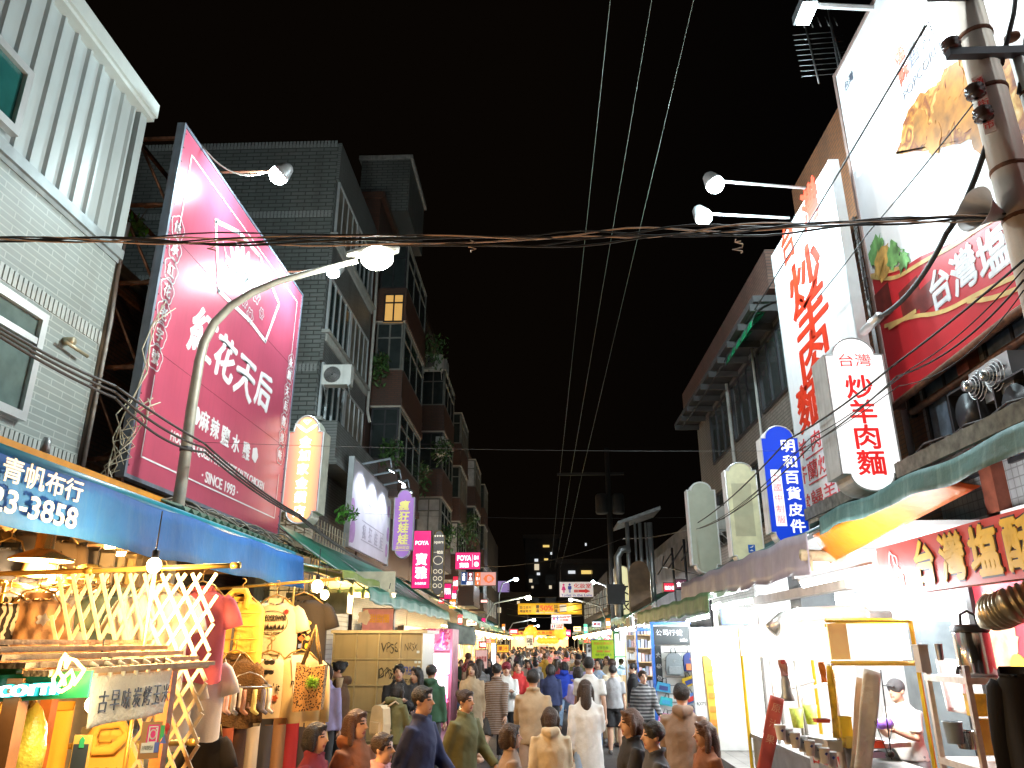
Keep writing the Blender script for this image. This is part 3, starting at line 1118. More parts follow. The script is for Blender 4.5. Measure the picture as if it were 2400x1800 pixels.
# near row at the bottom
gar('hoodie', 'pale yellow hoodie with small dark script behind the corn stall', 262, 1712, 5.2, .3, .5, (.72, .5, .12), 'long', group=GC, yaw=20,
    prints=lambda g, f: (lambda b: (b.text(f, 'The Simple', .02, -.22, .03, th=.004), b.text(f, 'TALK', .02, -.26, .03, th=.004), b.build('lettering', black, g), (lambda c: (c.tube([f.p(-.1, -.03, .0), f.p(-.07, .04, -.02), f.p(.06, .05, -.02), f.p(.11, -.02, 0), f.p(.03, -.1, .03), f.p(-.06, -.1, .03)], .035, 8, closed=True), c.build('hood', cloth((.72, .5, .12)), g)))(bm())))(bm()))
gar('coat', 'fuzzy mustard coat under the neon lettering', 40, 1640, 5.0, .42, .8, mat('mustard_fleece', (.55, .34, .06), .95, var=.35, scale=40, bump=1., bscale=60), 'vest', group=GC, yaw=20, dep=.09)
gar('trousers', 'yellow cargo trousers hanging by the wooden post', 145, 1645, 5.0, .16, .8, (.68, .42, .06), 'trousers', group=GC, yaw=20, hanger=False)
gar('trousers', 'dark olive trousers between the poster and the hoodie', 218, 1705, 5.3, .17, .7, (.07, .06, .03), 'trousers', group=GC, hanger=False)
gar('shirt', 'pale blue denim shirt glimpsed behind the hanging banner', 300, 1690, 5.9, .3, .4, (.3, .38, .52), 'tee', group=GC)
gar('dress', 'black dress hanging behind the lattice foot', 490, 1700, 6.8, .3, .9, (.02, .02, .022), 'tee', group=GC)
for i, (c, lab) in enumerate((((.03, .025, .025), 'black skirt first on the low rail beyond the brown jumper'), ((.5, .12, .05), 'brick red skirt on the low rail'), ((.12, .06, .03), 'dark brown trousers on the low rail'), ((.62, .56, .45), 'cream trousers on the low rail'), ((.05, .05, .06), 'charcoal trousers in the middle of the low rail'), ((.3, .16, .07), 'tan trousers on the low rail'), ((.55, .04, .04), 'red skirt near the end of the low rail'), ((.1, .1, .12), 'grey trousers last on the low rail'))):
    gar('skirt' if 'skirt' in lab else 'trousers', lab, 492 + 31 * i, 1694 - 2 * i, 7.2 + .1 * i, .2, .95, c, 'trousers', group='clothes on the low rail', yaw=20, hanger=False)

# hats stacked behind the rail
for i, (px, py, c) in enumerate(((78, 1352, (.6, .42, .15)), (105, 1356, (.62, .5, .3)), (205, 1358, (.7, .45, .1)), (140, 1372, (.5, .33, .12)))):
    b = bm()
    b.lathe([(.15, 0), (.15, .01), (.1, .02), (.09, .1), (.05, .12), (0, .12)], at(px, py, Y=6.1), 14)
    tag(b.build('hat', cloth(c)), ['straw hat left on the shelf below the long rail', 'pale cream hat on the shelf below the long rail', 'yellow hat at the lattice top', 'tan hat below the cream hat'][i], 'hat', 'hats on the clothes stall')

# ring of pegs with socks
rg = T('peg_ring', 'round peg dryer with socks hung before the lower rail', 'peg dryer')
c_ = at(582, 1608, Y=7.2)
b = bm()
b.tube([c_ + V((.2 * math.cos(t), .2 * math.sin(t), 0)) for t in [2 * pi * i / 20 for i in range(20)]], .006, 5, closed=True)
b.tube([c_ + V((-.2, 0, 0)), c_ + V((-.1, 0, .09)), c_ + V((0, 0, .12)), c_ + V((.1, 0, .09)), c_ + V((.2, 0, 0))], .005, 5)
b.build('ring', steel, rg)
for i in range(14):
    t = 2 * pi * i / 14
    p = c_ + V((.2 * math.cos(t), .2 * math.sin(t), -.02))
    b = bm()
    b.tube([p, p + V((0, 0, -.1)), p + V((.0, -.01, -.17)), p + V((.05, -.02, -.2))], [.02, .022, .024, .016], 6)
    b.build('sock', cloth([(.6, .6, .58), (.5, .25, .15), (.7, .6, .2), (.15, .15, .2), (.6, .4, .4)][i % 5]), rg)

# expanding wooden lattices
slat = mat('lattice_wood', (.76, .64, .44), .6, var=.15, scale=10)


def lattice(label, fr, w, h, du, ang, mb_n=.012):
    """folding trellis cut to a slanted panel"""
    b = bm()
    t = math.tan(R(ang))
    for fam in (1, -1):
        k = -int(h / t / du) - 2
        while k * du < w + h / t:
            u0 = k * du
            # clip the slat to 0..w
            a0, a1 = (u0, 0.), (u0 + fam * h / t, h)
            s0, s1 = 0., 1.
            dx = a1[0] - a0[0]
            lo, hi = sorted(((0 - a0[0]) / dx, (w - a0[0]) / dx))
            s0, s1 = max(s0, lo), min(s1, hi)
            if s1 - s0 > .06:
                p0 = V((a0[0] + dx * s0, h * s0))
                p1 = V((a0[0] + dx * s1, h * s1))
                d = (p1 - p0).normalized()
                p0, p1 = p0 - d * .03, p1 + d * .03
                q = V((-d.y, d.x)) * .0115
                n0 = 0 if fam > 0 else mb_n
                c = [fr.p(*(p0 - q), n0), fr.p(*(p1 - q), n0), fr.p(*(p1 + q), n0), fr.p(*(p0 + q), n0)]
                e = [x + fr.n * (mb_n - .001) for x in c]
                b.hexa(c + e)
            k += 1
    return tag(b.build('lattice_panel', slat), label, 'trellis', 'folding wooden trellises of the clothes stall')


def slant(x0, y0, x1, y1, xb, Y):
    """panel whose bottom-left and top-left corners and top-right corner are given by pixel"""
    o, tl, tr = at(xb, y1, Y=Y), at(x0, y0, Y=Y), at(x1, y0, Y=Y)
    return Fr(o), tr.x - tl.x, tl.z - o.z


f, w, h = slant(152, 1355, 352, 1545, 108, 5.35)
lattice('folding wooden trellis across the white tees, left of the bulb post', f, w * 1.15, h, .105, 68)
f = Fr(at(350, 1800, Y=5.7) - V((0, 0, .25)), V((1, .0, 0)))
t2_ = at(372, 1360, Y=5.2)
lattice('tall folding wooden trellis in front of the pink tee, reaching the ground', Fr(V((t2_.x, 5.2, .75)), V((1, -.12, 0))), .44, 2.52 - .75, .115, 58)
f, w, h = fY(585, 1400, 690, 1500, 8.3)
lattice('short trellis peeping out behind the yellow vest', Fr(f.o + V((0, .35, 0)), f.u), w, h * .95, .1, 62)

# lamps of the stall
def bulb(label, p, r, power, col=(1., .55, .2), m=None, group='bare bulbs under the awnings', cord=.3):
    t = T('bulb_lamp', label, 'lamp', group)
    p = V(p)
    b = bm()
    b.ball(p, r, 12, sq=(1, 1, 1.1))
    b.build('bulb', m or glow('bare_bulb', (1., .72, .38), 30.), t)
    b = bm()
    b.lathe([(.018, 0), (.022, .01), (.022, .05), (.008, .06)], p + V((0, 0, r * .9)), 8)
    b.tube([p + V((0, 0, r + .04)), p + V((0, 0, r + cord))], .005, 4)
    b.build('socket', black, t)
    lamp('POINT', 'bulb_light', p + V((0, 0, -r - .03)), power, col, t, size=.05)
    return t


bulb('bare bulb blazing on the long rail beside the mint boards', at(361, 1325, Y=4.75), .045, 300)
bulb('brightest bare bulb under the olive tarpaulin by the black tee', at(744, 1374, Y=7.3), .055, 130)
bulb('smaller bulb just below the brightest one by the black tee', at(761, 1394, Y=8.9), .05, 70)
bulb('amber bulb under the plank roof of the corn stall', V((-2.45, 4.3, 1.78)), .04, 80, (1., .5, .15))
bulb('bulb hidden high at the back of the clothes shop', V((-4.2, 7.2, 2.98)), .05, 220)
bulb('bulb hanging deep in the shop behind the white tees', V((-3.9, 6.0, 2.45)), .05, 240)
pl = T('pendant_lamp', 'brass pendant lamp with a flat conical shade under the blue awning', 'lamp')
c_ = at(98, 1313, Y=5.9)
b = bm()
b.lathe([(.235, 0), (.232, .012), (.075, .085), (.07, .09), (.068, .2), (.03, .22), (.012, .25)], c_, 28, cap=False)
b.build('lamp_shade', mat('copper_shade', (.62, .33, .1), .25, .85), pl)
b = bm()
b.lathe([(.228, -.001), (.0, .06)], c_ - V((0, 0, .004)), 28, cap=False)
b.build('reflector', mat('cream_reflector', (.8, .7, .5), .4), pl)
b = bm()
b.ball(c_ + V((0, 0, .0)), .05, 12)
b.build('bulb', glow('bare_bulb', (1., .72, .38), 30.), pl)
b = bm()
b.tube([c_ + V((0, 0, .24)), c_ + V((0, 0, .75))], .006, 5)
b.build('cord', wire, pl)
lamp('POINT', 'pendant_light', c_ + V((0, 0, -.09)), 170, (1., .6, .22), pl, size=.05)

# ================================================================== LEFT FRONT: grilled-corn stall
corn = T('corn_stall', 'small wooden corn stall with stepped plank roof before the clothes', 'stall')
XS = -2.24
p0, p1 = at(150, 1536, X=XS - .12), at(357, 1524, X=XS - .12)
y0c, y1c = 3.35, 4.95
b = bm()
for k in range(5):
    x = XS - .38 + k * .095
    z = 2.1 - k * .032
    b.box((x, y0c - .1 + .025 * k, z - .012), (x + .115, y1c + .03 * k, z + .012))
for k in range(4):
    x = XS - .5 - k * .1
    z = 2.068 - k * .03
    b.box((x, y0c - .08 + .02 * k, z - .012), (x + .115, y1c, z + .012))
b.build('roof', wood, corn)
for x, y in ((XS - .06, y0c + .08), (XS - .06, y1c - .12), (XS - .8, y0c + .08), (XS - .8, y1c - .1)):
    b = bm()
    b.box((x - .035, y - .035, .13), (x + .035, y + .035, 1.95))
    b.build('post', mat('red_brown_post', (.3, .11, .03), .6, var=.25, scale=8), corn)
b = bm()
b.box((XS - .9, y0c + .1, .13), (XS - .08, y1c - .1, 1.0))
b.box((XS - .95, y0c + .02, 1.0), (XS - .02, y1c - .05, 1.04))
b.build('counter', mat('stall_planks', (.35, .2, .08), .7, var=.3), corn)
b = bm()
b.box((XS - .95, y0c + .1, 1.86), (XS - .1, y0c + .14, 2.0))
b.build('gable_board', mat('green_board', (.03, .22, .05), .5), corn)
b = bm()
b.tube([(XS + .03, y0c + .25, 1.955), (XS + .03, y1c + .2, 1.955)], .016, 8)
b.build('banner_pole', wood, corn)
# hanging cloth
nb = T('hanging_banner', 'cream cloth banner with seven brushed characters on the corn stall', 'banner')
fr = Fr((XS + .05, 0, 0), UY)
q0, q1 = hit(fr, 214, 1585), hit(fr, 402, 1570)
qb = hit(fr, 196, 1708)
H_ = q0[1] - qb[1]
b = bm()
b.sheet(lambda s, t: fr.p(q0[0] + (q1[0] - q0[0]) * s, q0[1] + (q1[1] - q0[1]) * s - H_ * t, .015 * math.sin(s * 9 + 2 * t) * (.3 + t)), 26, 10, thick=.004)
for i in range(7):
    u = q0[0] + .03 + (q1[0] - q0[0] - .06) * i / 6
    v = q0[1] + (q1[1] - q0[1]) * i / 6
    b.tube([fr.p(u, v - .01, .004), fr.p(u, v + .045, .0), fr.p(u, v + .06, -.03), fr.p(u, v + .03, -.05)], .012, 5)
b.build('cloth', mat('unbleached_linen', (.74, .65, .5), .9, var=.12, scale=4, bump=.6, bscale=60), nb)
b = bm()
for i, ch in enumerate('古早味炭烤玉米'):
    s = .12 + .78 * i / 6
    b.text(fr, ch, q0[0] + (q1[0] - q0[0]) * s, q0[1] + (q1[1] - q0[1]) * s - H_ * .52, H_ * .42, w=.082, wt=-.008, n0=.024, th=.004, wob=.012)
b.build('lettering', black, nb)
# neon
ne = T('neon_sign', 'neon lettering ending in corn with a yellow neon corn cob', 'neon sign')
f, w, h = fY(-60, 1597, 120, 1637, 3.4)
fr = Fr(f.o, V((1, 0, .05)))
b = bm()
b.text(fr, 'old corn'[2:], w * .5 + .02, h * .5, h * .98, w=w * 1.04, wt=.0, n0=.024, th=.02)
b.build('lettering', glow('neon_white', (.7, .95, 1.), 4.5), ne)
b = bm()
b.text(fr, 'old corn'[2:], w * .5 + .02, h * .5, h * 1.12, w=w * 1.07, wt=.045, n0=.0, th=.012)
b.build('backing', glow('neon_halo', (.02, .55, .5), .8), ne)  # larger lettering plate glows cyan as the halo of the neon
cx_, cz_ = hit(fr, 152, 1600)
b = bm()
for sg in (-1, 1):
    b.tube([fr.p(cx_ + sg * a, cz_ + c, .02) for a, c in ((.0, -.055), (.035, -.035), (.045, .0), (.03, .03), (.0, -.0), (-.012, -.03))], .0075, 7)
b.tube([fr.p(cx_ + a, cz_ + c, .02) for a, c in ((-.03, .02), (-.025, .07), (-.01, .1), (-.002, .09), (.0, .05))], .0075, 7)
b.tube([fr.p(cx_ + a, cz_ + c, .02) for a, c in ((.0, .04), (.015, .08), (.04, .07), (.06, .05), (.085, .03), (.07, .0), (.05, -.03))], .0075, 7)
b.build('corn_outline', glow('neon_yellow', (1., .78, .18), 9.), ne)
b = bm()
b.ob(fr, -.1, -.02, cx_ + .1, h + .02, -.03, -.015)
b.build('back_panel', mat('dark_green_panel', (.01, .12, .04), .4), ne)
lamp('POINT', 'neon_light', fr.p(cx_ + .24, cz_ - .02, .08), 42, (1., .85, .5), ne, size=.05)
# cards and papers on the stall
b0 = T('price_card', 'dark card with an orange heading taped to the corn stall', 'card')
f, w, h = fY(158, 1722, 200, 1830, 3.6)
b = bm()
b.ob(f, 0, 0, w, h, 0, .006)
b.build('card', mat('card_orange', (.6, .3, .06), .6), b0)
b = bm()
b.ob(f, w * .06, 0, w * .9, h * .8, .006, .009)
b.build('panel', mat('card_dark', (.03, .035, .04), .5), b0)
b = bm()
b.prism(f, [(w * .4, h * .72), (w * .65, h * .72), (w * .66, h * .9), (w * .52, h * .97), (w * .38, h * .9)], .009, .013)
b.build('pot_picture', mat('green_pot', (.03, .28, .1), .5), b0)
ig = T('social_card', 'clear card with a pink camera logo, map pin and a white search box', 'card')
f, w, h = fY(326, 1692, 362, 1780, 4.3)
f = Fr(f.o, V((1, .5, 0)))
w *= 1.1
b = bm()
b.ob(f, -.01, 0, w, h, -.004, 0)
b.build('card', mat('tan_card', (.4, .2, .07), .5), ig)
b = bm()
rr = [(.02 + x, h - .11 + y) for x, y in ((0, .01), (.005, 0), (.055, 0), (.06, .01), (.06, .085), (.055, .095), (.005, .095), (0, .085))]
b.prism(f, rr, 0, .004)
b.build('camera_logo', mat('magenta_print', (.65, .03, .22), .5), ig)
b = bm()
loop(f, circ(.05, h - .062, .016, 18, ry=.022), .006, .006, mb=b)
loop(f, [(.03, h - .1), (.07, h - .1), (.07, h - .025), (.03, h - .025)], .005, .006, mb=b)
b.prism(f, circ(.064, h - .036, .004, 8), .004, .007)
b.ob(f, .0, .03, w * .7, .08, .002, .006)
b.build('logo_lines', ink, ig)
b = bm()
b.prism(f, [(.085, h - .02), (.105, h - .02), (.105, h - .07), (.085, h - .1)], 0, .004, 0)
b.prism(f, circ(.116, h - .03, .012, 14, ry=.02), 0, .005, 1)
b.prism(f, [(.106, h - .035), (.126, h - .035), (.116, h - .075)], 0, .005, 1)
b.prism(f, [(.09, h - .11), (.12, h - .11), (.105, h - .06)], 0, .0035, 2)
b.ob(f, w * .7, .03, w * .95, .08, .002, .006, 2)
b.build('map_logo', [mat('map_green', (.04, .4, .12), .5), red, mat('map_blue', (.1, .15, .5), .5)], ig)
b = bm()
b.text(f, '古早味炭烤玉米', w * .34, .055, .022, w=w * .58, n0=.006, th=.003)
b.build('lettering', black, ig)
# bags of goods
for i, (px, py, c) in enumerate(((78, 1690, (.85, .6, .08)),)):
    o = at(px, py, Y=3.7)
    b = bm()
    b.lathe([(.005, .08), (.03, .05), (.06, -.02), (.075, -.12), (.07, -.22), (.02, -.24)], o, 12)
    tag(b.build('plastic_bag', mat('yellow_bag', c, .3, bump=.8, bscale=25)), 'yellow plastic bag hung on the corn stall post', 'bag')

# ================================================================== lightbox signs
def arch(w, h, s, rt, rb, n=14):
    """rectangle with a rounded head and foot narrower than its body (shoulders of width s)"""
    p = [(0, 0)]
    if rb:
        p += [(s + (w - 2 * s) * (.5 - .5 * math.cos(pi * i / n)), -rb * math.sin(pi * i / n)) for i in range(n + 1)]
    p += [(w, 0), (w, h)]
    if rt:
        p += [(w - s - (w - 2 * s) * (.5 - .5 * math.cos(pi * i / n)), h + rt * math.sin(pi * i / n)) for i in range(n + 1)]
    return p + [(0, h)]


def inset(poly, d):
    cx_, cz_ = sum(p[0] for p in poly) / len(poly), (max(p[1] for p in poly) + min(p[1] for p in poly)) / 2
    w = max(p[0] for p in poly) - min(p[0] for p in poly)
    h = max(p[1] for p in poly) - min(p[1] for p in poly)
    return [(cx_ + (a - cx_) * (1 - 2 * d / w), cz_ + (c - cz_) * (1 - 2 * d / h)) for a, c in poly]


def lightbox(name, label, fr, poly, depth, face, side, group=None, rim=.03, trim=None, cat='sign', letters=()):
    g = T(name, label, cat, group)
    b = bm()
    b.prism(fr, poly, -depth, 0)
    b.build('casing', side, g)
    b = bm()
    b.prism(fr, inset(poly, rim), .0, .008)
    b.build('face_panel', face, g)
    b = bm()
    b.tube([fr.p(a, c, .004) for a, c in inset(poly, rim * .4)], rim * .42, 6, closed=True, sm=False)
    b.build('rim', trim or alum, g)
    for fn, m in letters:
        b = bm()
        fn(b)
        b.build('lettering', m, g)
    return g


def zn(m, stops, lo, hi, axis='Z', base=None, strength=None):
    """printed colour along one axis of the face, brighter middle from the tubes put in"""
    t = m.node_tree
    co, se, mr, r = t.nodes.new('ShaderNodeTexCoord'), t.nodes.new('ShaderNodeSeparateXYZ'), t.nodes.new('ShaderNodeMapRange'), t.nodes.new('ShaderNodeValToRGB')
    t.links.new(co.outputs['Object'], se.inputs[0])
    t.links.new(se.outputs[axis], mr.inputs[0])
    mr.inputs[1].default_value, mr.inputs[2].default_value = lo, hi
    t.links.new(mr.outputs[0], r.inputs[0])
    e = r.color_ramp.elements
    while len(e) < len(stops):
        e.new(.5)
    for k, (p, c) in zip(e, stops):
        k.position, k.color = p, c + (1,)
    b = t.nodes['Principled BSDF']
    t.links.new(r.outputs[0], b.inputs['Base Color'])
    if strength:
        t.links.new(r.outputs[0], b.inputs['Emission Color'])
        b.inputs['Emission Strength'].default_value = strength
    return m


lit_white = glow('letter_white_lit', (1., .97, .9), 2.4, False)
og = zn(glow('orange_light_panel', (1., .4, .12), 1.1), [(0, (.9, .16, .16)), (.16, (.95, .26, .18)), (.45, (1., .47, .2)), (.75, (1., .42, .18)), (1, (.9, .2, .18))], -5.07, -4.33, 'X', strength=1.05)  # brighter middle from the tubes inside is put into the panel colours
o0 = at(655, 1200, Y=14.3)
fr = Fr((-5.07, 14.3, 4.49))
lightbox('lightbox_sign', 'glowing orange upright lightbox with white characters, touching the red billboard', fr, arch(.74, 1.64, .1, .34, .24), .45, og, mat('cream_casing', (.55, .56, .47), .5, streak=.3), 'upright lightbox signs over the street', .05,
         letters=[(lambda b: (b.vtext(fr, '金加家金鑽店', .37, 1.42, .02, .225, wt=.03, n0=.008, th=.006),
                              b.prism(fr, [(.37, 1.66), (.5, 1.76), (.62, 1.8), (.5, 1.68), (.37, 1.6), (.24, 1.68), (.12, 1.8), (.24, 1.76)], .008, .014),
                              loop(fr, [(.37, 1.78), (.44, 1.86), (.3, 1.86)], .02, .014, mb=b)), lit_white)])
b = bm()
for zz in (4.7, 5.9):
    b.box((-5.3, 14.45, zz), (-5.0, 14.5, zz + .05))
tag(b.build('sign_bracket', steel), 'steel wall bracket behind the orange lightbox', 'bracket')

# ================================================================== grey tiled building
gt_y = tiles('grey_long_tile', 'y', (.14, .15, .14), (.165, .17, .165), (.07, .075, .07), .4, .075, .012, .5, .5, .6)
gt_x = tiles('grey_long_tile_side', 'x', (.13, .145, .135), (.16, .17, .16), (.055, .06, .055), .4, .12, .016, .5, .5, .6)
gb = T('grey_tiled_building', 'tall grey tiled apartment block with rows of white sliding windows, behind the billboard', 'building')
b = bm()
b.box((-14, 17.45, 0), (-5.58, 22.3, 15.5))
b.build('wall', gt_x, gb)
b = bm()
for z0, z1 in ((4.2, 7.4), (8.9, 9.75), (11.35, 12.6), (14.3, 15.5)):
    b.box((-5.58, 17.45, z0), (-5.5, 22.2, z1))
b.build('facade', gt_y, gb)
sold = mat('soldier_course', (.24, .25, .24), .5, var=.25, scale=30)
for zz in (15.38, 13.1, 11.2, 8.6):
    b = bm()
    x = -13.9
    while x < -5.62:
        b.box((x, 17.432, zz), (x + .07, 17.45, zz + .2))
        x += .1
    b.build('tile_band', sold, gb)
for z0 in (7.4, 9.75, 12.6):
    h = {7.4: 1.5, 9.75: 1.6, 12.6: 1.7}[z0]
    for k in range(2):
        window(Fr((-5.56, 17.6 + 2.3 * k, z0), UY), 2.2, h, gb, (.25, .5, .75), None, mat('block_pane', (.03, .045, .045), .1) if (k + int(z0)) % 2 else mat('curtained_pane', (.14, .12, .09), .35, var=.5, scale=3), .055, .07)
for zz in (7.3, 9.65, 12.5):
    b = bm()
    b.box((-5.58, 17.4, zz), (-5.38, 22.3, zz + .09))
    for i in range(58):
        b.box((-5.5, 17.5 + i * .08, zz - .2), (-5.44, 17.54 + i * .08, zz))
    b.build('sill', mat('sill_tile', (.33, .33, .3), .6, var=.15), gb)
b = bm()
b.tube([(-5.42, 22.25, 14.9), (-5.4, 22.25, 12), (-5.42, 22.22, 9.0), (-5.3, 22.1, 8.6)], .05, 8)
b.build('drainpipe', mat('pale_drainpipe', (.5, .5, .46), .5), gb)
b = bm()
b.box((-5.5, 17.5, 6.2), (-4.95, 22.3, 6.35))
b.box((-5.5, 17.5, 6.35), (-5.0, 22.3, 7.3))
b.build('balcony', gt_y, gb)

acm = mat('ac_casing', (.5, .51, .48), .5, var=.08, streak=.3)


def make_ac():
    t = T('air_conditioner', 'outdoor unit', 'air conditioner')
    b = bm()
    b.box((-.4, -.15, 0), (.4, .15, .58))
    b.build('casing', acm, t)
    b = bm()
    for i in range(7):
        b.tube([V((-.12 + r_ * math.cos(q), -.165, .29 + r_ * math.sin(q))) for r_ in [.04 + .03 * i] for q in [2 * pi * j / 18 for j in range(18)]], .006, 4, closed=True)
    b.build('fan_grille', mat('ac_grille', (.3, .3, .29), .5), t)
    b = bm()
    b.lathe([(.235, 0), (.235, .005)], (-.12, -.152, .29), 20, axis=(0, -1, 0))
    b.build('fan_opening', black, t)
    b = bm()
    for x in (-.34, .34):
        b.box((x - .02, -.14, -.05), (x + .02, .2, 0))
        b.tube([(x, -.1, -.03), (x, .2, -.3)], .014, 5)
    b.build('wall_bracket', steel, t)
    return t


AC0 = make_ac()
ACN = [0]


def ac(label, loc, rz, sc=1., group='air conditioners on the walls'):
    if ACN[0] == 0:
        ACN[0] = 1
        place(AC0, loc, rz, sc)
        AC0['label'], AC0['group'] = label, group
        return AC0
    return dup(AC0, loc, rz, label, group, sc)


ac('grey outdoor unit hung at the bottom window row of the grey tiled block', at(790, 905, Y=17.2), 0, .9)

# second-floor cage with shutters
cg = T('window_cage', 'iron window cage over lit louvres under the orange lightbox', 'window cage')
b = bm()
xc = -4.55
for i in range(10):
    z = 2.9 + i * .16
    b.tube([(xc, 14.9, z), (xc, 17.4, z)], .01, 4)
    b.tube([(-5.5, 14.9, z), (xc, 14.9, z)], .01, 4)
for i in range(12):
    y = 14.9 + i * .22
    b.tube([(xc, y, 2.85), (xc, y, 4.5)], .012, 4)
for i in range(5):
    b.tube([(xc - .2 * i, 14.9, 2.85), (xc - .2 * i, 14.9, 4.5)], .012, 4)
b.build('bars', mat('pale_iron', (.5, .45, .34), .6, .2, streak=.5, dirt=(.2, .1, .05)), cg)
b = bm()
b.box((-5.45, 14.95, 2.5), (-5.35, 17.4, 6.3))
b.build('wall', mat('cream_panel', (.5, .45, .32), .6, var=.15), cg)
b = bm()
for i in range(26):
    b.box((-5.35, 15.2, 4.45 + i * .065), (-5.31, 17.3, 4.45 + i * .065 + .045))
b.build('louvre', mat('louvre_paint', (.5, .45, .34), .5), cg)
b = bm()
b.box((-5.6, 14.4, 2.5), (-5.46, 17.5, 6.3))
tag(b.build('party_wall', concrete), 'stained concrete wall behind the iron window cage', 'wall')

# ================================================================== white billboard with three lamp arms
WB = Fr((-4.75, 18.4, 4.36), UY)
wb = T('white_billboard', 'pale printed billboard lit by three small lamps on arms', 'billboard')
b = bm()
b.ob(WB, 0, 0, 4.9, 2.2, -.1, 0)
b.build('board', mat('pale_lilac_print', (.6, .6, .68), .4, var=.1, scale=1.5), wb)
b = bm()
for k in range(5):
    loop(WB, [(.5 + k * .8 + .15 * math.sin(i * 2.1 + k), 1.5 + .12 * math.sin(i * 1.7 + k * 2) - .1 * k * .5) for i in range(3)], .02, .006, mb=b, closed=False)
for i, ch in enumerate('瘋狂娃娃'):
    b.text(WB, ch, 1.6 + .75 * i, .55, .4, wt=.01, th=.006)
b.ob(WB, 1.3, .3, 4.2, .32, 0, .006)
b.ob(WB, 1.3, .8, 4.2, .815, 0, .006)
b.build('lettering', mat('pale_grey_print', (.36, .35, .42), .5), wb)
b = bm()
for u, v, r_ in ((.2, .95, .26), (.35, .4, .3), (.15, .3, .22), (4.7, 1.6, .18), (4.75, .9, .22), (4.65, .4, .2)):
    b.prism(WB, circ(u, v, r_ * .8, 20, ry=r_), 0, .006 + r_ * .01)
b.build('balloon_print', mat('lilac_print', (.42, .24, .5), .5), wb)
b = bm()
b.ob(WB, -.04, -.04, 0, 2.24, -.12, .02)
b.ob(WB, 4.9, -.04, 4.94, 2.24, -.12, .02)
b.ob(WB, 0, 2.2, 4.9, 2.24, -.12, .02)
b.build('frame', steel, wb)
for k, yy in enumerate((19.3, 20.7, 22.1)):
    t = T('sign_lamp', ['nearest', 'middle', 'farthest'][k] + ' of three arm lamps over the pale billboard', 'lamp', 'arm lamps of the pale billboard')
    b = bm()
    b.tube([(-4.8, yy, 6.6), (-4.0, yy, 6.75)], .03, 4, sm=False)
    b.tube([(-4.0, yy, 6.75), (-3.95, yy, 6.5)], .02, 5)
    b.build('arm', mat('pale_arm', (.5, .55, .62), .4, .5), t)
    b = bm()
    b.hexa([(-4.02, yy - .1, 6.44), (-3.86, yy - .1, 6.36), (-3.86, yy + .1, 6.36), (-4.02, yy + .1, 6.44), (-4.0, yy - .1, 6.5), (-3.84, yy - .1, 6.42), (-3.84, yy + .1, 6.42), (-4.0, yy + .1, 6.5)])
    b.build('housing', black, t)
    b = bm()
    b.add([(-4.015, yy - .08, 6.432), (-3.875, yy - .08, 6.362), (-3.875, yy + .08, 6.362), (-4.015, yy + .08, 6.432)], [(0, 1, 2, 3)])
    b.build('lens', GLW, t)
    lamp('SPOT', 'sign_spot', (-3.98, yy, 6.38), 130, (.85, .9, 1.), t, (-4.75, yy, 5.4), .05, 110, .6)

# purple upright sign
pf = Fr((-3.97, 20, 4.41))
pg = glow('purple_panel', (.42, .2, .62), .55)
sy = mat('sign_yellow', (.75, .68, .2), .5, emit=.45, ecol=(.8, .75, .25), sample=False)
lightbox('lightbox_sign', 'lilac upright lightbox with slanted yellow characters by the pale billboard', pf, arch(.56, 1.43, .08, .21, .2), .16, pg, mat('lilac_casing', (.35, .25, .45), .5), 'upright lightbox signs over the street', .03,
         letters=[(lambda b: (b.vtext(pf, '瘋狂娃娃', .28, 1.2, .3, .27, wt=.035, n0=.008, th=.006, shear=.15), b.text(pf, '溫州旺店', .28, .07, .09, wt=.01, n0=.008), b.ob(pf, .1, .14, .46, .15, .008, .012), b.ob(pf, .1, -.01, .46, .0, .008, .012)), sy)])
sl2 = T('sign_lamp', 'small lamp bent over the top of the lilac lightbox', 'lamp', 'arm lamps of the pale billboard')
b = bm()
b.tube([(-3.72, 20, 6.15), (-3.7, 19.8, 6.25), (-3.68, 19.7, 6.1)], .015, 5)
b.build('arm', steel, sl2)
b = bm()
b.lathe([(.03, -.1), (.06, 0), (.05, .0)], (-3.68, 19.72, 6.05), 10, axis=(0, .4, -1))
b.build('bulb', GLW, sl2)

# ================================================================== brick apartments
br_y = tiles('red_brown_brick', 'y', (.1, .04, .025), (.075, .03, .02), (.04, .03, .022), .22, .07, .01)
br_x = tiles('red_brown_brick_side', 'x', (.12, .05, .03), (.095, .04, .024), (.05, .035, .028), .22, .07, .01)
soff = mat('soffit_plaster', (.55, .5, .42), .7, var=.1)
pane_d = mat('apartment_pane', (.03, .04, .04), .1)
pane_l = glow('lit_pane', (1., .55, .15), .55)
dal = mat('dull_aluminium', (.2, .2, .18), .5, .3)
pane_c = mat('curtained_pane', (.14, .12, .09), .35, var=.5, scale=3)
pane_w = mat('frosted_pane', (.5, .5, .5), .3)


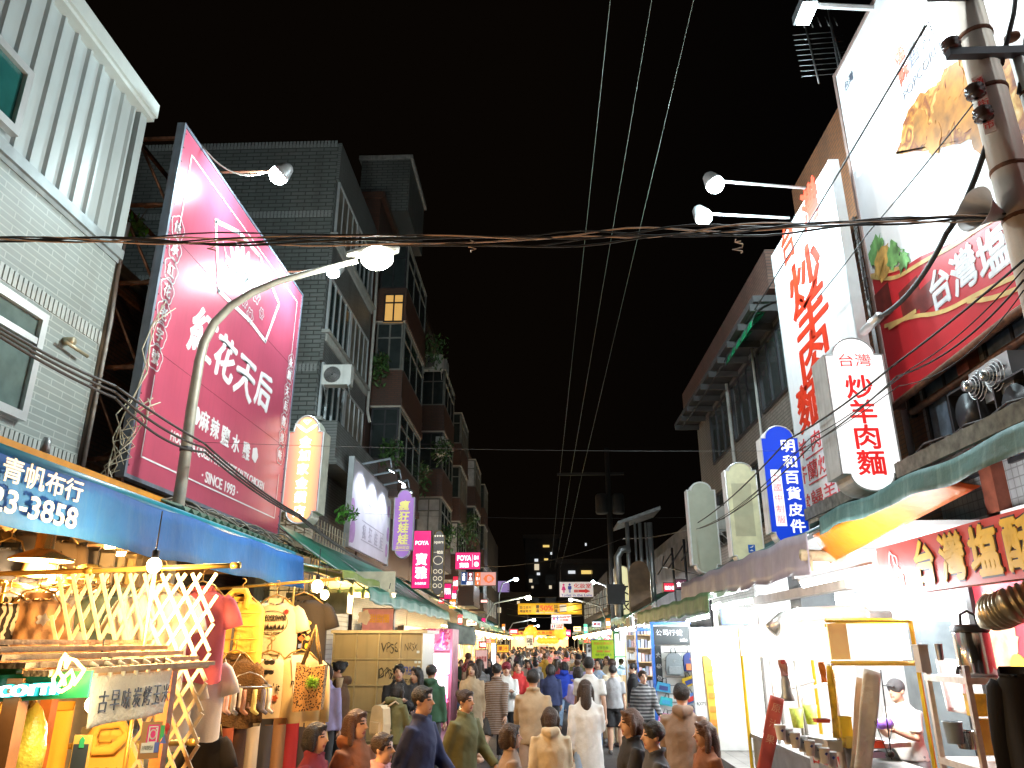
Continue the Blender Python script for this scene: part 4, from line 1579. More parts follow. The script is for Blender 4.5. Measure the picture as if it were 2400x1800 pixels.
def bush(name, label, c, r, n=260, parent=None, m=None, squash=(1, 1, .8), hang=.3, leafsz=.07, seed=1):
    r_ = random.Random(seed)
    b = bm()
    c = V(c)
    for i in range(n):
        d = V((r_.gauss(0, 1), r_.gauss(0, 1), r_.gauss(0, 1)))
        d = d.normalized() * r * (r_.random() ** .45)
        p = c + V((d.x * squash[0], d.y * squash[1], d.z * squash[2] - hang * r_.random() ** 3))
        u = V((r_.gauss(0, 1), r_.gauss(0, 1), r_.gauss(0, 1))).normalized()
        w_ = u.orthogonal().normalized()
        s = leafsz * r_.uniform(.6, 1.4)
        b.add([p - u * s, p + w_ * s * .4, p + u * s, p - w_ * s * .4], [(0, 1, 2, 3)], i % 2)
    for i in range(7):
        d = V((r_.gauss(0, .5), r_.gauss(0, .5), abs(r_.gauss(.6, .3)))) * r
        b.tube([c - V((0, 0, r * .6)), c + d * .4, c + d], [.012, .009, .004], 4, mi=2)
    o = b.build(name, [leaf, m or mat('leaf_dark', (.03, .08, .02), .55, var=.4, scale=20), mat('stem', (.1, .07, .04), .8)], parent)
    if label:
        tag(o, label, 'plant', 'plants on the balconies')
    return o


def apartment(label, y0, y1, top, bays, z0=3.2, st=3.02, seed=0, xf=-5.5):
    r_ = random.Random(seed)
    a = T('brick_apartment', label, 'building', 'brick apartment blocks')
    b = bm()
    b.box((-14, y0, 0), (xf, y1, top))
    b.build('wall', br_y, a)
    b = bm()
    b.box((-14, y0 - .1, top), (xf + .15, y1 + .1, top + .25))
    b.build('parapet', br_x, a)
    nf = int((top - z0) / st)
    for (ya, yb, xo) in bays:
        for f in range(nf):
            z = z0 + f * st
            closed = r_.random() < .55
            hh = 1.0
            b = bm()
            b.box((xf, ya, z), (xo, yb, z + hh))
            b.box((xf, ya - .04, z - .22), (xo + .04, yb + .04, z))
            fb = b.build('balcony', br_x, a)
            b = bm()
            b.box((xf + .05, ya + .08, z - .24), (xo - .06, yb - .08, z - .222))
            for yy in (ya + .8, yb - .8):
                b.lathe([(.11, 0), (.1, -.05), (0, -.05)], ((xf + xo) / 2, yy, z - .24), 12, cap=False)
            b.build('soffit', soff, fb)
            if closed or f == nf - 1:
                pm = pane_l if r_.random() < .04 else pane_w if r_.random() < .15 else pane_d
                window(Fr((xf + .05, ya + .05, z + hh)), xo - xf - .1, st - hh - .3, a, (.5,), .68, pm, .06, .05, dsteel if r_.random() < .6 else dal)
                window(Fr((xo - .05, ya + .1, z + hh), UY), yb - ya - .2, st - hh - .3, a, (.33, .66), .68, r_.choice([pane_d, pane_c, pane_d]), .06, .05, dal)
                b = bm()
                b.box((xf, ya + .02, z + st - .28), (xo, yb - .02, z + st - .22))
                b.build('balcony_roof', soff, a)
            else:
                b = bm()
                for i in range(int((yb - ya) / .16)):
                    b.tube([(xo - .04, ya + .08 + i * .16, z + hh), (xo - .04, ya + .08 + i * .16, z + hh + .75)], .012, 4)
                for i in range(6):
                    x = xf + .1 + (xo - xf - .15) * i / 5
                    b.tube([(x, ya + .03, z + hh), (x, ya + .03, z + hh + .75)], .012, 4)
                for zz in (.0, .38, .76):
                    b.tube([(xf, ya + .03, z + hh + zz), (xo - .04, ya + .03, z + hh + zz), (xo - .04, yb, z + hh + zz)], .016, 5)
                b.build('window_grille', mat('cream_grille', (.55, .53, .45), .5, .2), a)
        # slanted tiled canopy stubs between the bays
    for f in range(nf):
        z = z0 + f * st
        yb = bays[0][1]
        yn = bays[1][0] if len(bays) > 1 else y1
        if yn - yb > 1.2:
            b = bm()
            b.hexa([(xf, yb + .3, z + 1.1), (xf + .75, yb + .3, z + .75), (xf + .75, yb + 1.7, z + .75), (xf, yb + 1.7, z + 1.1), (xf, yb + .3, z + 1.25), (xf + .75, yb + .3, z + .9), (xf + .75, yb + 1.7, z + .9), (xf, yb + 1.7, z + 1.25)])
            b.build('canopy', br_x, a)
            window(Fr((xf, yb + .4, z - .6), UY), 1.1, 1.2, a, (.5,), None, pane_d, .05, .05)
    return a


ap1 = apartment('brick apartment block next to the grey tiled one, its balcony bay with a lit window', 22.4, 31.5, 16.9, [(22.9, 27.2, -4.5)], z0=6.6, seed=4)
ap2 = apartment('second brick apartment block with enclosed balconies and grilles', 31.6, 45, 16.8, [(32.5, 36.4, -4.35), (39.5, 43.5, -4.3)], z0=5.4, seed=9)
ap3 = apartment('third brick apartment block, smaller in the distance', 45.1, 60, 15.6, [(46.5, 51, -4.1), (54.5, 58, -4.1)], z0=4.4, seed=15)
# lit window of the first bay
f, w, h = fY(898, 690, 944, 756, 22.86)
lw = T('lit_window', 'amber lit window high on the first brick bay, under the street lamp glow', 'window')
b = bm()
b.ob(f, 0, 0, w, h, 0, .02)
b.build('pane', pane_l, lw)
b = bm()
for u in (0, .47, .95):
    b.ob(f, w * u, 0, w * u + .05, h, .02, .05)
for v in (0, .66, .96):
    b.ob(f, 0, h * v, w, h * v + .05, .02, .045)
b.build('frame', dsteel, lw)
# roof turret on the first block
tw = T('roof_turret', 'tiled stair turret on the roof of the first brick block', 'turret')
b = bm()
b.box((-6.6, 23.6, 17.15), (-4.75, 27, 19.4))
b.build('wall', gt_x, tw)
b = bm()
b.box((-6.7, 23.5, 19.4), (-4.65, 27.1, 19.55))
b.build('cornice', concrete, tw)
for i, (x, y, z, r_, lab) in enumerate(((-4.7, 22.9, 8.0, .5, 'trailing ivy on the lowest brick bay'), (-4.5, 27.3, 8.2, .6, 'leafy climber at the far side of the first brick bay'), (-5.2, 22.6, 10.9, .4, 'dark shrub at the second brick bay window'),
                                        (-4.2, 27.6, 13.4, .8, 'big dark bush on the third balcony of the first brick bay'), (-4.2, 31.2, 10.2, .6, 'hanging plant between the first two brick blocks'), (-4.1, 33, 6.7, .5, 'brown-green plant on the lowest balcony of the second block'),
                                        (-3.6, 36.5, 7.2, .8, 'bushy tree top above the pink sign'), (-4.0, 43.4, 9.0, .5, 'fern on a far balcony'))):
    bush('balcony_plant', lab, (x, y, z), r_ * .85, 240, hang=.8, seed=i, leafsz=.09)
bush('street_plant', 'bright green leafy sprig beside the window cage', at(812, 1203, Y=17.4), .28, 120, hang=.1, seed=40, leafsz=.07, m=mat('leaf_bright', (.08, .3, .03), .5))
bush('roof_plant', 'green potted plant in the gap left of the red billboard', at(318, 530, Y=8.9), .18, 110, hang=.1, seed=41, leafsz=.06, m=mat('leaf_bright', (.08, .3, .03), .5))
for i, (px, py, Y, lab) in enumerate(((1013, 868, 31, 'louvred outdoor unit on the second brick block'), (1040, 880, 34, 'small outdoor unit beside the louvred one'), (1033, 1065, 32, 'outdoor unit low on the second brick block'))):
    ac(lab, at(px, py, Y=Y), R(90) if i else 0, 1.2)

# ================================================================== shop signs further on (left)
def panel_sign(label, x0, y0, x1, y1, Y, face, letters=(), depth=.2, side=None, cat='sign', group='lit shop signs far down on the left', name='shop_sign', rim=.02):
    f, w, h = fY(x0, y0, x1, y1, Y)
    g = T(name, label, cat, group)
    b = bm()
    b.ob(f, 0, 0, w, h, -depth, 0)
    b.build('casing', side or dsteel, g)
    b = bm()
    b.ob(f, rim, rim, w - rim, h - rim, 0, .008)
    b.build('face_panel', face, g)
    for fn, m in letters:
        b = bm()
        fn(b, f, w, h)
        b.build('lettering', m, g)
    return g


magenta = glow('magenta_panel', (1., .02, .2), .95)
lw_ = glow('lit_letter', (1., .92, .95), 2.2, False)
panel_sign('tall magenta upright lightbox with white characters', 963, 1243, 1007, 1380, 23, magenta, [(lambda b, f, w, h: (b.text(f, 'POYA', w * .5, h * .78, h * .07, w=w * .72, wt=.02, n0=.008), b.vtext(f, '寶雅', w * .5, h * .5, h * .27, h * .2, wt=.03, n0=.008), b.text(f, '台北通化店', w * .5, h * .09, h * .045, w=w * .6, wt=.01, n0=.008)), lw_)])
bk = glow('ornate_panel', (.2, .18, .17), .35)
fo = Fr(at(1010, 1385, Y=24.2))
lightbox('lightbox_sign', 'black upright lightbox with gilt scrolls beside the tall magenta one', fo, arch(.4, 1.75, .05, .16, .14), .2, bk, black, 'upright lightbox signs over the street', .03, mat('gilt_rim', (.6, .42, .12), .35, .6),
         letters=[(lambda b: (b.text(fo, 'square', .2, 1.5, .1, w=.3, wt=.01, n0=.008), b.text(fo, '一號店', .2, 1.2, .1, w=.3, wt=.02, n0=.008), [loop(fo, circ(.2, .95 - .0 * k, .15, 18, ry=.13), .015, .014, mb=b) for k in range(1)],
                              [loop(fo, circ(.12 + .16 * (k % 2), .6 - .22 * (k // 2), .06, 14), .014, .014, mb=b) for k in range(6)], [b.prism(fo, circ(.08 + .08 * k, 1.72, .03, 10, 4, .3), .008, .014) for k in range(4)]), glow('cream_letter', (1., .9, .7), .9, False))])
panel_sign('wide magenta lightbox with white letters hanging over the street', 1066, 1294, 1126, 1335, 30, magenta, [(lambda b, f, w, h: (b.text(f, 'POYA', w * .36, h * .66, h * .3, w=w * .55, wt=.03, n0=.008), b.text(f, '寶雅', w * .36, h * .25, h * .26, wt=.04, n0=.008), b.text(f, 'B1', w * .83, h * .68, h * .22, wt=.03, n0=.008), b.ob(f, w * .68, h * .15, w * .69, h * .85, .008, .014), b.prism(f, circ(w * .84, h * .3, h * .14, 16), .008, .014)), lw_)])
tp = glow('toilet_white', (.8, .85, .95), .8)
panel_sign('blue and red lavatory sign marked B1 under the wide magenta one', 1079, 1340, 1110, 1372, 30.2, tp, [(lambda b, f, w, h: b.ob(f, .03, .03, w * .49, h * .97, .008, .012), blue), (lambda b, f, w, h: b.ob(f, w * .51, h * .3, w - .03, h * .97, .008, .012), red),
            (lambda b, f, w, h: (b.prism(f, circ(w * .25, h * .8, h * .09, 12), .012, .016), b.ob(f, w * .16, h * .35, w * .34, h * .68, .012, .016), b.prism(f, circ(w * .75, h * .8, h * .09, 12), .012, .016), b.prism(f, [(w * .62, h * .38), (w * .88, h * .38), (w * .75, h * .72)], .012, .016)), lw_), (lambda b, f, w, h: b.text(f, 'B1', w * .6, h * .15, h * .2, n0=.012), lw_)])
panel_sign('salmon and orange supermarket sign with an arrow emblem', 1112, 1340, 1163, 1373, 30.4, glow('salmon_panel', (.9, .42, .36), .7),
           [(lambda b, f, w, h: (b.ob(f, .02, .02, w * .28, h - .02, .008, .012), b.prism(f, [(w * .4, h * .5), (w * .54, h * .8), (w * .54, h * .62), (w * .5, h * .5), (w * .54, h * .38), (w * .54, h * .2)], .008, .013), b.prism(f, [(w * .92, h * .5), (w * .78, h * .8), (w * .78, h * .62), (w * .8, h * .5), (w * .78, h * .38), (w * .78, h * .2)], .008, .013), loop(f, [(w * .66 + h * .2 * math.cos(q), h * .5 + h * .26 * math.sin(q)) for q in [R(40 + 28 * k) for k in range(11)]], .05, .013, mb=b, closed=False)), glow('orange_letter', (.95, .2, .05), .8, False)),
            (lambda b, f, w, h: (b.text(f, 'B1', w * .15, h * .5, h * .2, n0=.012), b.text(f, '1', w * .15, h * .8, h * .16, n0=.012), b.text(f, '2', w * .15, h * .2, h * .16, n0=.012)), lw_)])
pinkred = glow('red_panel', (1., .03, .08), .8)
orng = glow('orange_panel', (1., .3, .02), .9)
for i, (x0, y0, x1, y1, Y, m, s, lab) in enumerate(((1040, 1367, 1058, 1405, 27, magenta, 'POYA', 'narrow magenta sign above the green awning end'), (1058, 1382, 1070, 1412, 28, magenta, '寶雅', 'second narrow magenta sign right of the first'),
                                                    (1052, 1403, 1069, 1427, 27.5, orng, '美食', 'small orange sign at the awning end'), (1027, 1400, 1042, 1415, 27.2, pinkred, '燒肉', 'small red sign low by the awning'),
                                                    (1060, 1350, 1074, 1384, 31, pinkred, '火鍋', 'red upright sign behind the lavatory sign'), (1145, 1374, 1166, 1399, 99, magenta, '寶雅', 'small magenta sign on the pale tower'), (1126, 1405, 1143, 1413, 36, glow('rose_panel', (1., .5, .5), 1.2), '', 'short glowing pink strip sign'))):
    panel_sign(lab, x0, y0, x1, y1, Y, m, [(lambda b, f, w, h, s=s: b.text(f, s, w * .5, h * .5, h * .4, w=w * .8, wt=.03, n0=.008), lw_)] if s else [])
# white tower front with lit characters; purple light put into wall colour and emission
ptw = T('corrugated_tower', 'white corrugated tower front tinted by painted purple light, white lit characters', 'building')
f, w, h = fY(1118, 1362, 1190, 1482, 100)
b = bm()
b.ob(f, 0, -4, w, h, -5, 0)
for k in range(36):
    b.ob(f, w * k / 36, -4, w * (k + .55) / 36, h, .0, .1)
b.build('wall', mat('purple_lit_corrugated', (.5, .42, .6), .5, emit=.3, ecol=(.7, .5, 1.)), ptw)
b = bm()
b.text(f, '全興發', w * .56, h * .46, h * .15, w=w * .72, wt=.03, n0=.12)
b.text(f, '生活百貨', w * .55, h * .27, h * .14, w=w * .86, wt=.03, n0=.12)
b.text(f, 'www.jsf.com.tw', w * .55, h * .1, h * .05, w=w * .8, wt=.02, n0=.12)
b.build('lettering', lw_, ptw)
b = bm()
b.ob(f, -.1, -4, w + .1, .06, -5, .12)
b.build('plinth', dsteel, ptw)

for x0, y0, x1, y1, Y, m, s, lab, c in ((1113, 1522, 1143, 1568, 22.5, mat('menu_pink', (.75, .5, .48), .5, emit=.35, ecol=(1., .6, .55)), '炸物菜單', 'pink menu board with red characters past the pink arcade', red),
                                     (1122, 1503, 1140, 1519, 22.4, glow('red_round', (1., .08, .04), .9), '福', 'red good-luck sign over the pink menu board', lw_),
                                     (1150, 1506, 1163, 1572, 24, glow('white_column', (1., .97, .95), 3.), '', 'dazzling white upright light panel beside the menu board', lw_),
                                     (1164, 1510, 1193, 1530, 26, glow('amber_sign', (1., .5, .03), .9), '果汁', 'amber juice sign right of the white light panel', red),
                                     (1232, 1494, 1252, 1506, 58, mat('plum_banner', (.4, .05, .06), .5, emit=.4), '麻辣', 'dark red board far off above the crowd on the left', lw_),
                                     (1262, 1512, 1287, 1530, 60, white, '藥燉', 'white board with red characters above the far crowd', red),
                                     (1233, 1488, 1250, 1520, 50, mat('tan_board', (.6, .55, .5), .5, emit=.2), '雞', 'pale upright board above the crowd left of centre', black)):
    panel_sign(lab, x0, y0, x1, y1, Y, m, [(lambda b, f, w, h, s=s: b.text(f, s, w * .5, h * .5, h * .3 if len(s) > 2 else h * .55, w=w * .8, wt=.02, n0=.008), c)] if s else [], depth=.06, group='boards over the far stalls')

# ================================================================== shuttered cabinet with graffiti, roller shutter
cab = T('stall_cabinet', 'closed khaki panelled stall cabinet scrawled with black and blue graffiti', 'cabinet')
CF = Fr((-4.45, 16.6, .13), V((1, -.06, 0)))
b = bm()
b.ob(CF, 0, 0, 1.95, 2.15, -1.2, 0)
b.build('panels', mat('khaki_panel', (.25, .215, .135), .45, var=.1, scale=2, streak=.2), cab)
b = bm()
for u in (0, .5, .985, 1.45, 1.92):
    b.ob(CF, u, 0, u + .03, 2.15, 0, .025)
for v in (.05, .62, 1.1, 1.62):
    b.ob(CF, .03, v, 1.92, v + .03, 0, .02)
b.build('frame', mat('khaki_steel', (.4, .36, .25), .4, .5), cab)
b = bm()
b.ob(CF, -.05, 2.15, 2.05, 2.21, -1.25, .06)
b.build('top', mat('khaki_top', (.45, .4, .28), .5), cab)
b = bm()
b.text(CF, 'VPS6', 1.23, 1.86, .2, w=.36, wob=.06, th=.004, n0=.001)
b.text(CF, 'NRSX', 1.7, 1.88, .15, w=.26, wob=.06, th=.004, n0=.001, wt=-.01)
b.text(CF, 'DPSZ', 1.23, 1.36, .2, w=.38, wob=.08, th=.004, n0=.001)
b.text(CF, 'FAE', 1.7, 1.2, .08, w=.2, wob=.05, th=.004, n0=.001)
loop(CF, [(1.06, 1.3), (1.2, 1.46), (1.28, 1.27), (1.4, 1.43)], .014, .006, mb=b, closed=False)
b.build('graffiti', black, cab)
b = bm()
b.text(CF, 'TRBOE', 1.7, 1.4, .16, w=.32, wob=.06, th=.004, n0=.001, wt=.01)
b.build('graffiti', mat('blue_ink', (.02, .05, .3), .5), cab)
b = bm()
for u, v in ((1.82, 1.75), (1.78, 1.55), (1.86, 1.55), (1.84, 1.46)):
    b.ob(CF, u, v, u + .06, v + .05, 0, .005)
b.build('sticker', mat('pale_sticker', (.4, .5, .6), .5), cab)
rs = T('roller_shutter', 'grimy roller shutter beside the khaki cabinet with its cream housing', 'shutter')
b = bm()
for i in range(28):
    b.box((-5.4, 15.0, .3 + i * .085), (-4.3, 15.03 + .02 * (i % 2), .3 + i * .085 + .075))
b.build('slats', mat('grimy_slat', (.26, .22, .14), .6, .2, streak=.5), rs)
b = bm()
b.box((-4.28, 14.95, .13), (-4.2, 15.1, 2.9))
b.build('post', mat('teal_post', (.12, .26, .23), .5), rs)
b = bm()
b.box((-4.9, 14.6, 2.62), (-3.7, 15.0, 3.0))
b.build('housing', mat('cream_housing', (.52, .47, .33), .5), rs)
# lit fascia with track spots and the pink shop sign
fa = T('shop_fascia', 'warm lit plaster fascia with track spots under the olive tarpaulin', 'fascia')
b = bm()
b.box((-4.6, 15.3, 3.02), (-2.95, 15.4, 3.45))
b.build('board', mat('plaster_board', (.62, .55, .4), .7), fa)
for i in range(6):
    t = T('track_spot', 'small cream track spotlight ' + ['at the near end of the fascia', 'second along the fascia', 'third along the fascia, tilted', 'in the middle of the fascia pair', 'before last on the fascia', 'at the street end of the fascia'][i], 'spotlight', 'track spotlights on the lit fascia')
    p = V((-4.2 + i * .25, 14.9 - .02 * i, 3.12 - .05 * (i % 2)))
    d = V((.1 * (i % 3 - 1), -.15, -1)).normalized()
    b = bm()
    b.lathe([(.035, 0), (.045, .05), (.045, .16), (.03, .17)], p, 10, axis=d)
    b.build('spot_body', mat('cream_spot', (.55, .5, .32), .5), t)
    b = bm()
    b.tube([p, p + V((0, .1, .12))], .008, 4)
    b.build('bracket', dsteel, t)
for i in range(3):
    t = T('strip_light', ['warm strip light under the lit fascia, by the shutter', 'warm strip light under the lit fascia, in the middle', 'warm strip light above the pink shop sign'][i], 'lamp', 'strip lights on the lit fascia')
    x = -4.3 + i * .5
    b = bm()
    b.tube([(x, 15.2, 2.98), (x + .4, 15.15, 2.97)], .03, 8)
    b.build('tube', GLY, t)
    b = bm()
    b.box((x - .02, 15.17, 3.0), (x + .42, 15.24, 3.03))
    b.build('fitting', white, t)
    lamp('POINT', 'strip_glow', (x + .2, 15.05, 2.9), 80, (1., .62, .25), t, size=.06)
panel_sign('pink shop sign with yellow characters under the mint valance', 846, 1425, 922, 1480, 18.4, mat('pink_print', (.7, .3, .36), .5), [(lambda b, f, w, h: b.text(f, '甜甜圈', w * .55, h * .55, h * .36, w=w * .6, wt=.03, n0=.008), mat('sign_orange', (.8, .4, .05), .5)), (lambda b, f, w, h: b.prism(f, circ(w * .08, h * .6, h * .3, 16, 5, .2), .008, .012), mat('sign_cream', (.8, .7, .6), .5))], name='shop_sign', group='signs of the pink shop')
pk = T('claw_shop', 'pink arcade front with a flower wall and strip neon beside the cabinet', 'shop')
f, w, h = fY(980, 1474, 1056, 1700, 21)
b = bm()
b.ob(f, -.5, -.6, w, h, -1.5, -.9)
b.ob(f, w - .06, -.6, w, h, -.9, .05)
b.build('wall', mat('pink_wall', (.7, .25, .36), .6, var=.2), pk)
b = bm()
r_ = random.Random(5)
for i in range(420):
    u, v = r_.uniform(.02, w - .08), r_.uniform(h - .52, h - .02)
    s = r_.uniform(.02, .05)
    b.prism(f, circ(u, v, s, 7, 5, .2, ph=r_.random()), -.03, r_.uniform(.0, .04), mi=i % 3)
b.build('flowers', [mat('rose_petal', (.75, .2, .3), .7), mat('blush_petal', (.8, .45, .45), .7), mat('deep_petal', (.45, .06, .16), .7)], pk)
b = bm()
b.ob(f, .0, h - .55, w - .06, h, -.1, -.031)
b.build('flower_board', mat('pink_board', (.6, .2, .3), .7), pk)
for u, m in ((.28, glow('neon_orange', (1., .3, .1), 6.)), (.55, glow('neon_violet', (.3, .15, 1.), 6.))):
    b = bm()
    b.tube([f.p(u, h - .48, .06), f.p(u + .04, h - .1, .06)], .014, 7)
    b.build('neon_tube', m, pk)
cm = T('claw_machine', 'pink and white claw machine glowing with neon edges', 'claw machine')
m0 = f.o + f.u * .02
b = bm()
b.ob(f, 0, -.6, .75, .55, -.7, 0)
b.build('cabinet', mat('pink_cabinet', (.75, .3, .42), .4), cm)
b = bm()
b.ob(f, .03, h - 1.15, .72, h - .62, -.6, 0)
b.ob(f, .06, .62, .69, h - 1.2, -.5, -.45)
b.build('lit_panel', glow('claw_white', (1., .85, .92), 2.2), cm)
b = bm()
loop_ = [f.p(.03, .57, .02), f.p(.72, .57, .02), f.p(.72, h - 1.18, .02), f.p(.03, h - 1.18, .02)]
b.tube(loop_, .02, 6, closed=True)
b.build('neon_edge', glow('neon_pink', (1., .12, .5), 7.), cm)
r_ = random.Random(8)
for i in range(14):
    b = bm()
    b.ball(f.p(r_.uniform(.1, .65), r_.uniform(.62, .85), -.2), .05, 8, sq=(1, 1, 1.2))
    b.build('plush_toy', mat('plush_%d' % (i % 4), [(.8, .6, .3), (.7, .2, .3), (.3, .4, .7), (.8, .8, .75)][i % 4], .9), cm)
lamp('POINT', 'claw_light', f.p(.4, 1.6, .5), 60, (1., .55, .75), cm, size=.1)

# ================================================================== RIGHT: houses
DYv = (0, -1, 0)
wt_y = tiles('white_mosaic_tile', 'y', (.42, .44, .45), (.46, .47, .48), (.25, .25, .25), .11, .11, .008, 0., .4, .4)
ob_y = tiles('orange_brick_tile', 'y', (.3, .13, .06), (.26, .11, .05), (.12, .07, .05), .24, .07, .01)
gr_y = tiles('grey_brown_tile', 'y', (.24, .23, .2), (.27, .25, .22), (.12, .11, .1), .24, .075, .012)
pb_y = tiles('rosy_brick', 'y', (.22, .13, .1), (.18, .1, .08), (.08, .06, .05), .24, .075, .01)
h1 = T('mosaic_house', 'white mosaic-tiled house behind the chicken billboard', 'building')
b = bm()
b.box((5.35, 1, 0), (12, 10.1, 11.5))
b.build('wall', wt_y, h1)
for y in (3.2, 5.0, 6.9, 8.6):
    b = bm()
    b.box((5.2, y, 3.4), (5.35, y + .25, 5.9))
    b.build('pilaster', mat('red_brown_steel', (.25, .07, .04), .6, var=.4), h1)
for k, y in enumerate((9.9, 8.4, 6.6)):
    window(Fr((5.33, y, 4.0), DYv), 1.1, 1.5, h1, (.5,), None, mat('pale_blue_pane', (.16, .22, .3), .2, var=.4), .05, .05, dsteel)
h2 = T('orange_brick_house', 'narrow orange brick house squeezed behind the tall white sign', 'building')
b = bm()
b.box((5.45, 10.2, 0), (12, 13.8, 11.2))
b.build('wall', ob_y, h2)
b = bm()
b.tube([(5.35, 10.6, 4), (5.35, 10.6, 9)], .05, 8)
b.tube([(5.3, 11.0, 4), (5.3, 11.0, 8.8)], .03, 8)
b.build('pipe', white, h2)
b = bm()
for i in range(9):
    b.tube([(5.2, 10.3 + i * .25, 7.2), (5.2, 10.3 + i * .25, 8.7)], .012, 4)
    b.tube([(5.2, 10.3, 7.2 + i * .18), (5.2, 12.4, 7.2 + i * .18)], .01, 4)
b.build('window_cage', mat('grey_cage', (.3, .31, .3), .5, .4), h2)
h3 = T('grey_brown_house', 'three-storey grey-brown tiled house with a rosy brick parapet and green awning', 'building')
b = bm()
b.box((5.1, 13.9, 0), (12, 23.3, 8.9))
b.build('wall', gr_y, h3)
b = bm()
b.box((4.75, 13.9, 8.95), (12, 23.5, 9.85))
b.build('parapet', pb_y, h3)
b = bm()
b.box((4.4, 13.9, 8.66), (5.1, 23.4, 8.8))
for y in range(14, 24):
    b.box((4.35, y, 8.5), (5.1, y + .06, 8.66))
b.build('eave', mat('dark_eave', (.06, .06, .06), .8), h3)
for k, (y, w_) in enumerate(((16.2, 2.1), (18.7, 2.2), (21.3, 2.2))):
    window(Fr((5.1, y, 6.95), DYv), w_, 1.5, h3, (.34, .67), None, mat('house_pane', (.05, .06, .06), .1), .06, .07, dsteel)
    window(Fr((5.1, y, 4.6), DYv), w_, 1.5, h3, (.5,), None, mat('house_pane', (.05, .06, .06), .1), .06, .07, dsteel)
b = bm()
b.tube([(5.0, 18.85, 3.5), (5.0, 18.85, 8.6)], .045, 8)
b.tube([(5.0, 16.35, 4.5), (5.0, 16.35, 8.6)], .03, 8)
b.build('drainpipe', mat('pale_drainpipe', (.5, .5, .46), .5), h3)
gc = T('green_canopy', 'arched green plastic window canopy beside the tall white sign', 'canopy')
b = bm()
b.sheet(lambda s, t: (5.1 - .75 * math.sin(t * pi / 2), 13.95 + 2.3 * s, 8.72 - .55 * (1 - math.cos(t * pi / 2))), 10, 8, thick=.008)
b.build('sheet', mat('green_plastic', (.02, .4, .16), .25, alpha=.8), gc)
b = bm()
for i in range(6):
    y = 13.95 + 2.3 * i / 5
    b.tube([(5.1 - .77 * math.sin(t * pi / 2), y, 8.71 - .56 * (1 - math.cos(t * pi / 2))) for t in [k / 7 for k in range(8)]], .012, 4)
b.build('ribs', dsteel, gc)
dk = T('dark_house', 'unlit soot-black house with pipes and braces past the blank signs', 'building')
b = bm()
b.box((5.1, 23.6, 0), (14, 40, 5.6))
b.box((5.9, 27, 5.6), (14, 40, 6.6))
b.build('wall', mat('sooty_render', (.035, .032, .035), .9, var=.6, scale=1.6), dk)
b = bm()
for y in (24, 26.5, 29):
    b.tube([(5.0, y, 3), (5.0, y, 5.5)], .05, 6)
    b.tube([(4.4, y, 4.5), (5.05, y, 5.4)], .025, 5)
b.tube([(5.0, 23.6, 4), (4.6, 29, 4.8), (5.0, 31, 5.4)], .02, 5)
b.build('pipe', dsteel, dk)
for i, (y, z, lab) in enumerate(((17.6, 5.2, 'pale outdoor unit over the second blank sign'), (20.2, 4.9, 'outdoor unit farther along behind the blank signs'))):
    ac(lab, (4.75, y, z), R(-90), 1.05)

# ================================================================== chicken billboard
CB = Fr((5, 10.15, 5.25), DYv)
cb = T('chicken_billboard', 'huge white billboard with fried chicken pile and a red band', 'billboard')
b = bm()
b.prism(CB, [(0, 0), (2.8, .13), (5, .1), (7.4, .2), (7.4, 5.7), (0, 5.72)], -.1, 0)
b.build('board', mat('white_banner', (.8, .81, .83), .4, var=.03, bump=.15, bscale=2.5), cb)
fry = mat('fried_crust_print', (.6, .25, .04), .45)
_t = fry.node_tree
_c = _t.nodes.new('ShaderNodeTexCoord')
_w = _t.nodes.new('ShaderNodeTexNoise')
_w.inputs['Scale'].default_value, _w.inputs['Detail'].default_value, _w.inputs['Distortion'].default_value = 4.2, 8, 1.8
_r = _t.nodes.new('ShaderNodeValToRGB')
for p_, c_ in ((.3, (.1, .022, .004, 1)), (.43, (.24, .065, .006, 1)), (.52, (.36, .15, .015, 1)), (.62, (.5, .3, .07, 1)), (.75, (.6, .42, .2, 1))):
    e = _r.color_ramp.elements.new(p_)
    e.color = c_
_r.color_ramp.elements.remove(_r.color_ramp.elements[0])
_r.color_ramp.elements.remove(_r.color_ramp.elements[-1])
_t.links.new(_c.outputs['Object'], _w.inputs['Vector'])
_t.links.new(_w.outputs['Fac'], _r.inputs['Fac'])
_t.links.new(_r.outputs['Color'], _t.nodes['Principled BSDF'].inputs['Base Color'])


def jag(pts, n=6, a=.06, seed=0):
    r_ = random.Random(seed)
    out = []
    for i, p in enumerate(pts):
        q = pts[(i + 1) % len(pts)]
        for k in range(n):
            t = k / n
            out.append((p[0] + (q[0] - p[0]) * t + r_.uniform(-a, a), p[1] + (q[1] - p[1]) * t + r_.uniform(-a, a)))
    return out


b = bm()
pile = [hit(CB, *p) for p in ((2100, 362), (2112, 330), (2118, 285), (2150, 225), (2195, 205), (2215, 165), (2262, 140), (2310, 150), (2400, 120), (2480, 160), (2560, 260), (2500, 330), (2330, 345), (2270, 330), (2180, 350))]
b.prism(CB, jag(pile, 5, .028, 2), .003, .008)
b.build('chicken_print', fry, cb)
b = bm()
for k, (px, py, r_) in enumerate(((2160, 300, .2), (2215, 260, .26), (2270, 240, .3), (2300, 310, .2), (2240, 190, .2), (2190, 325, .18))):
    u, v = hit(CB, px, py)
    b.prism(CB, jag(circ(u, v, r_, 9, ry=r_ * 1.25), 3, .03, k), .008, .011 + .001 * k)
b.build('chicken_pieces', mat('golden_crust_print', (.42, .17, .02), .45, var=.5, scale=3.5), cb)
redp = mat('red_band_print', (.5, .022, .03), .4, var=.2, scale=1.2)
b = bm()
band = [hit(CB, *p) for p in ((2042, 642), (2110, 632), (2160, 600), (2230, 570), (2300, 525), (2400, 470))]
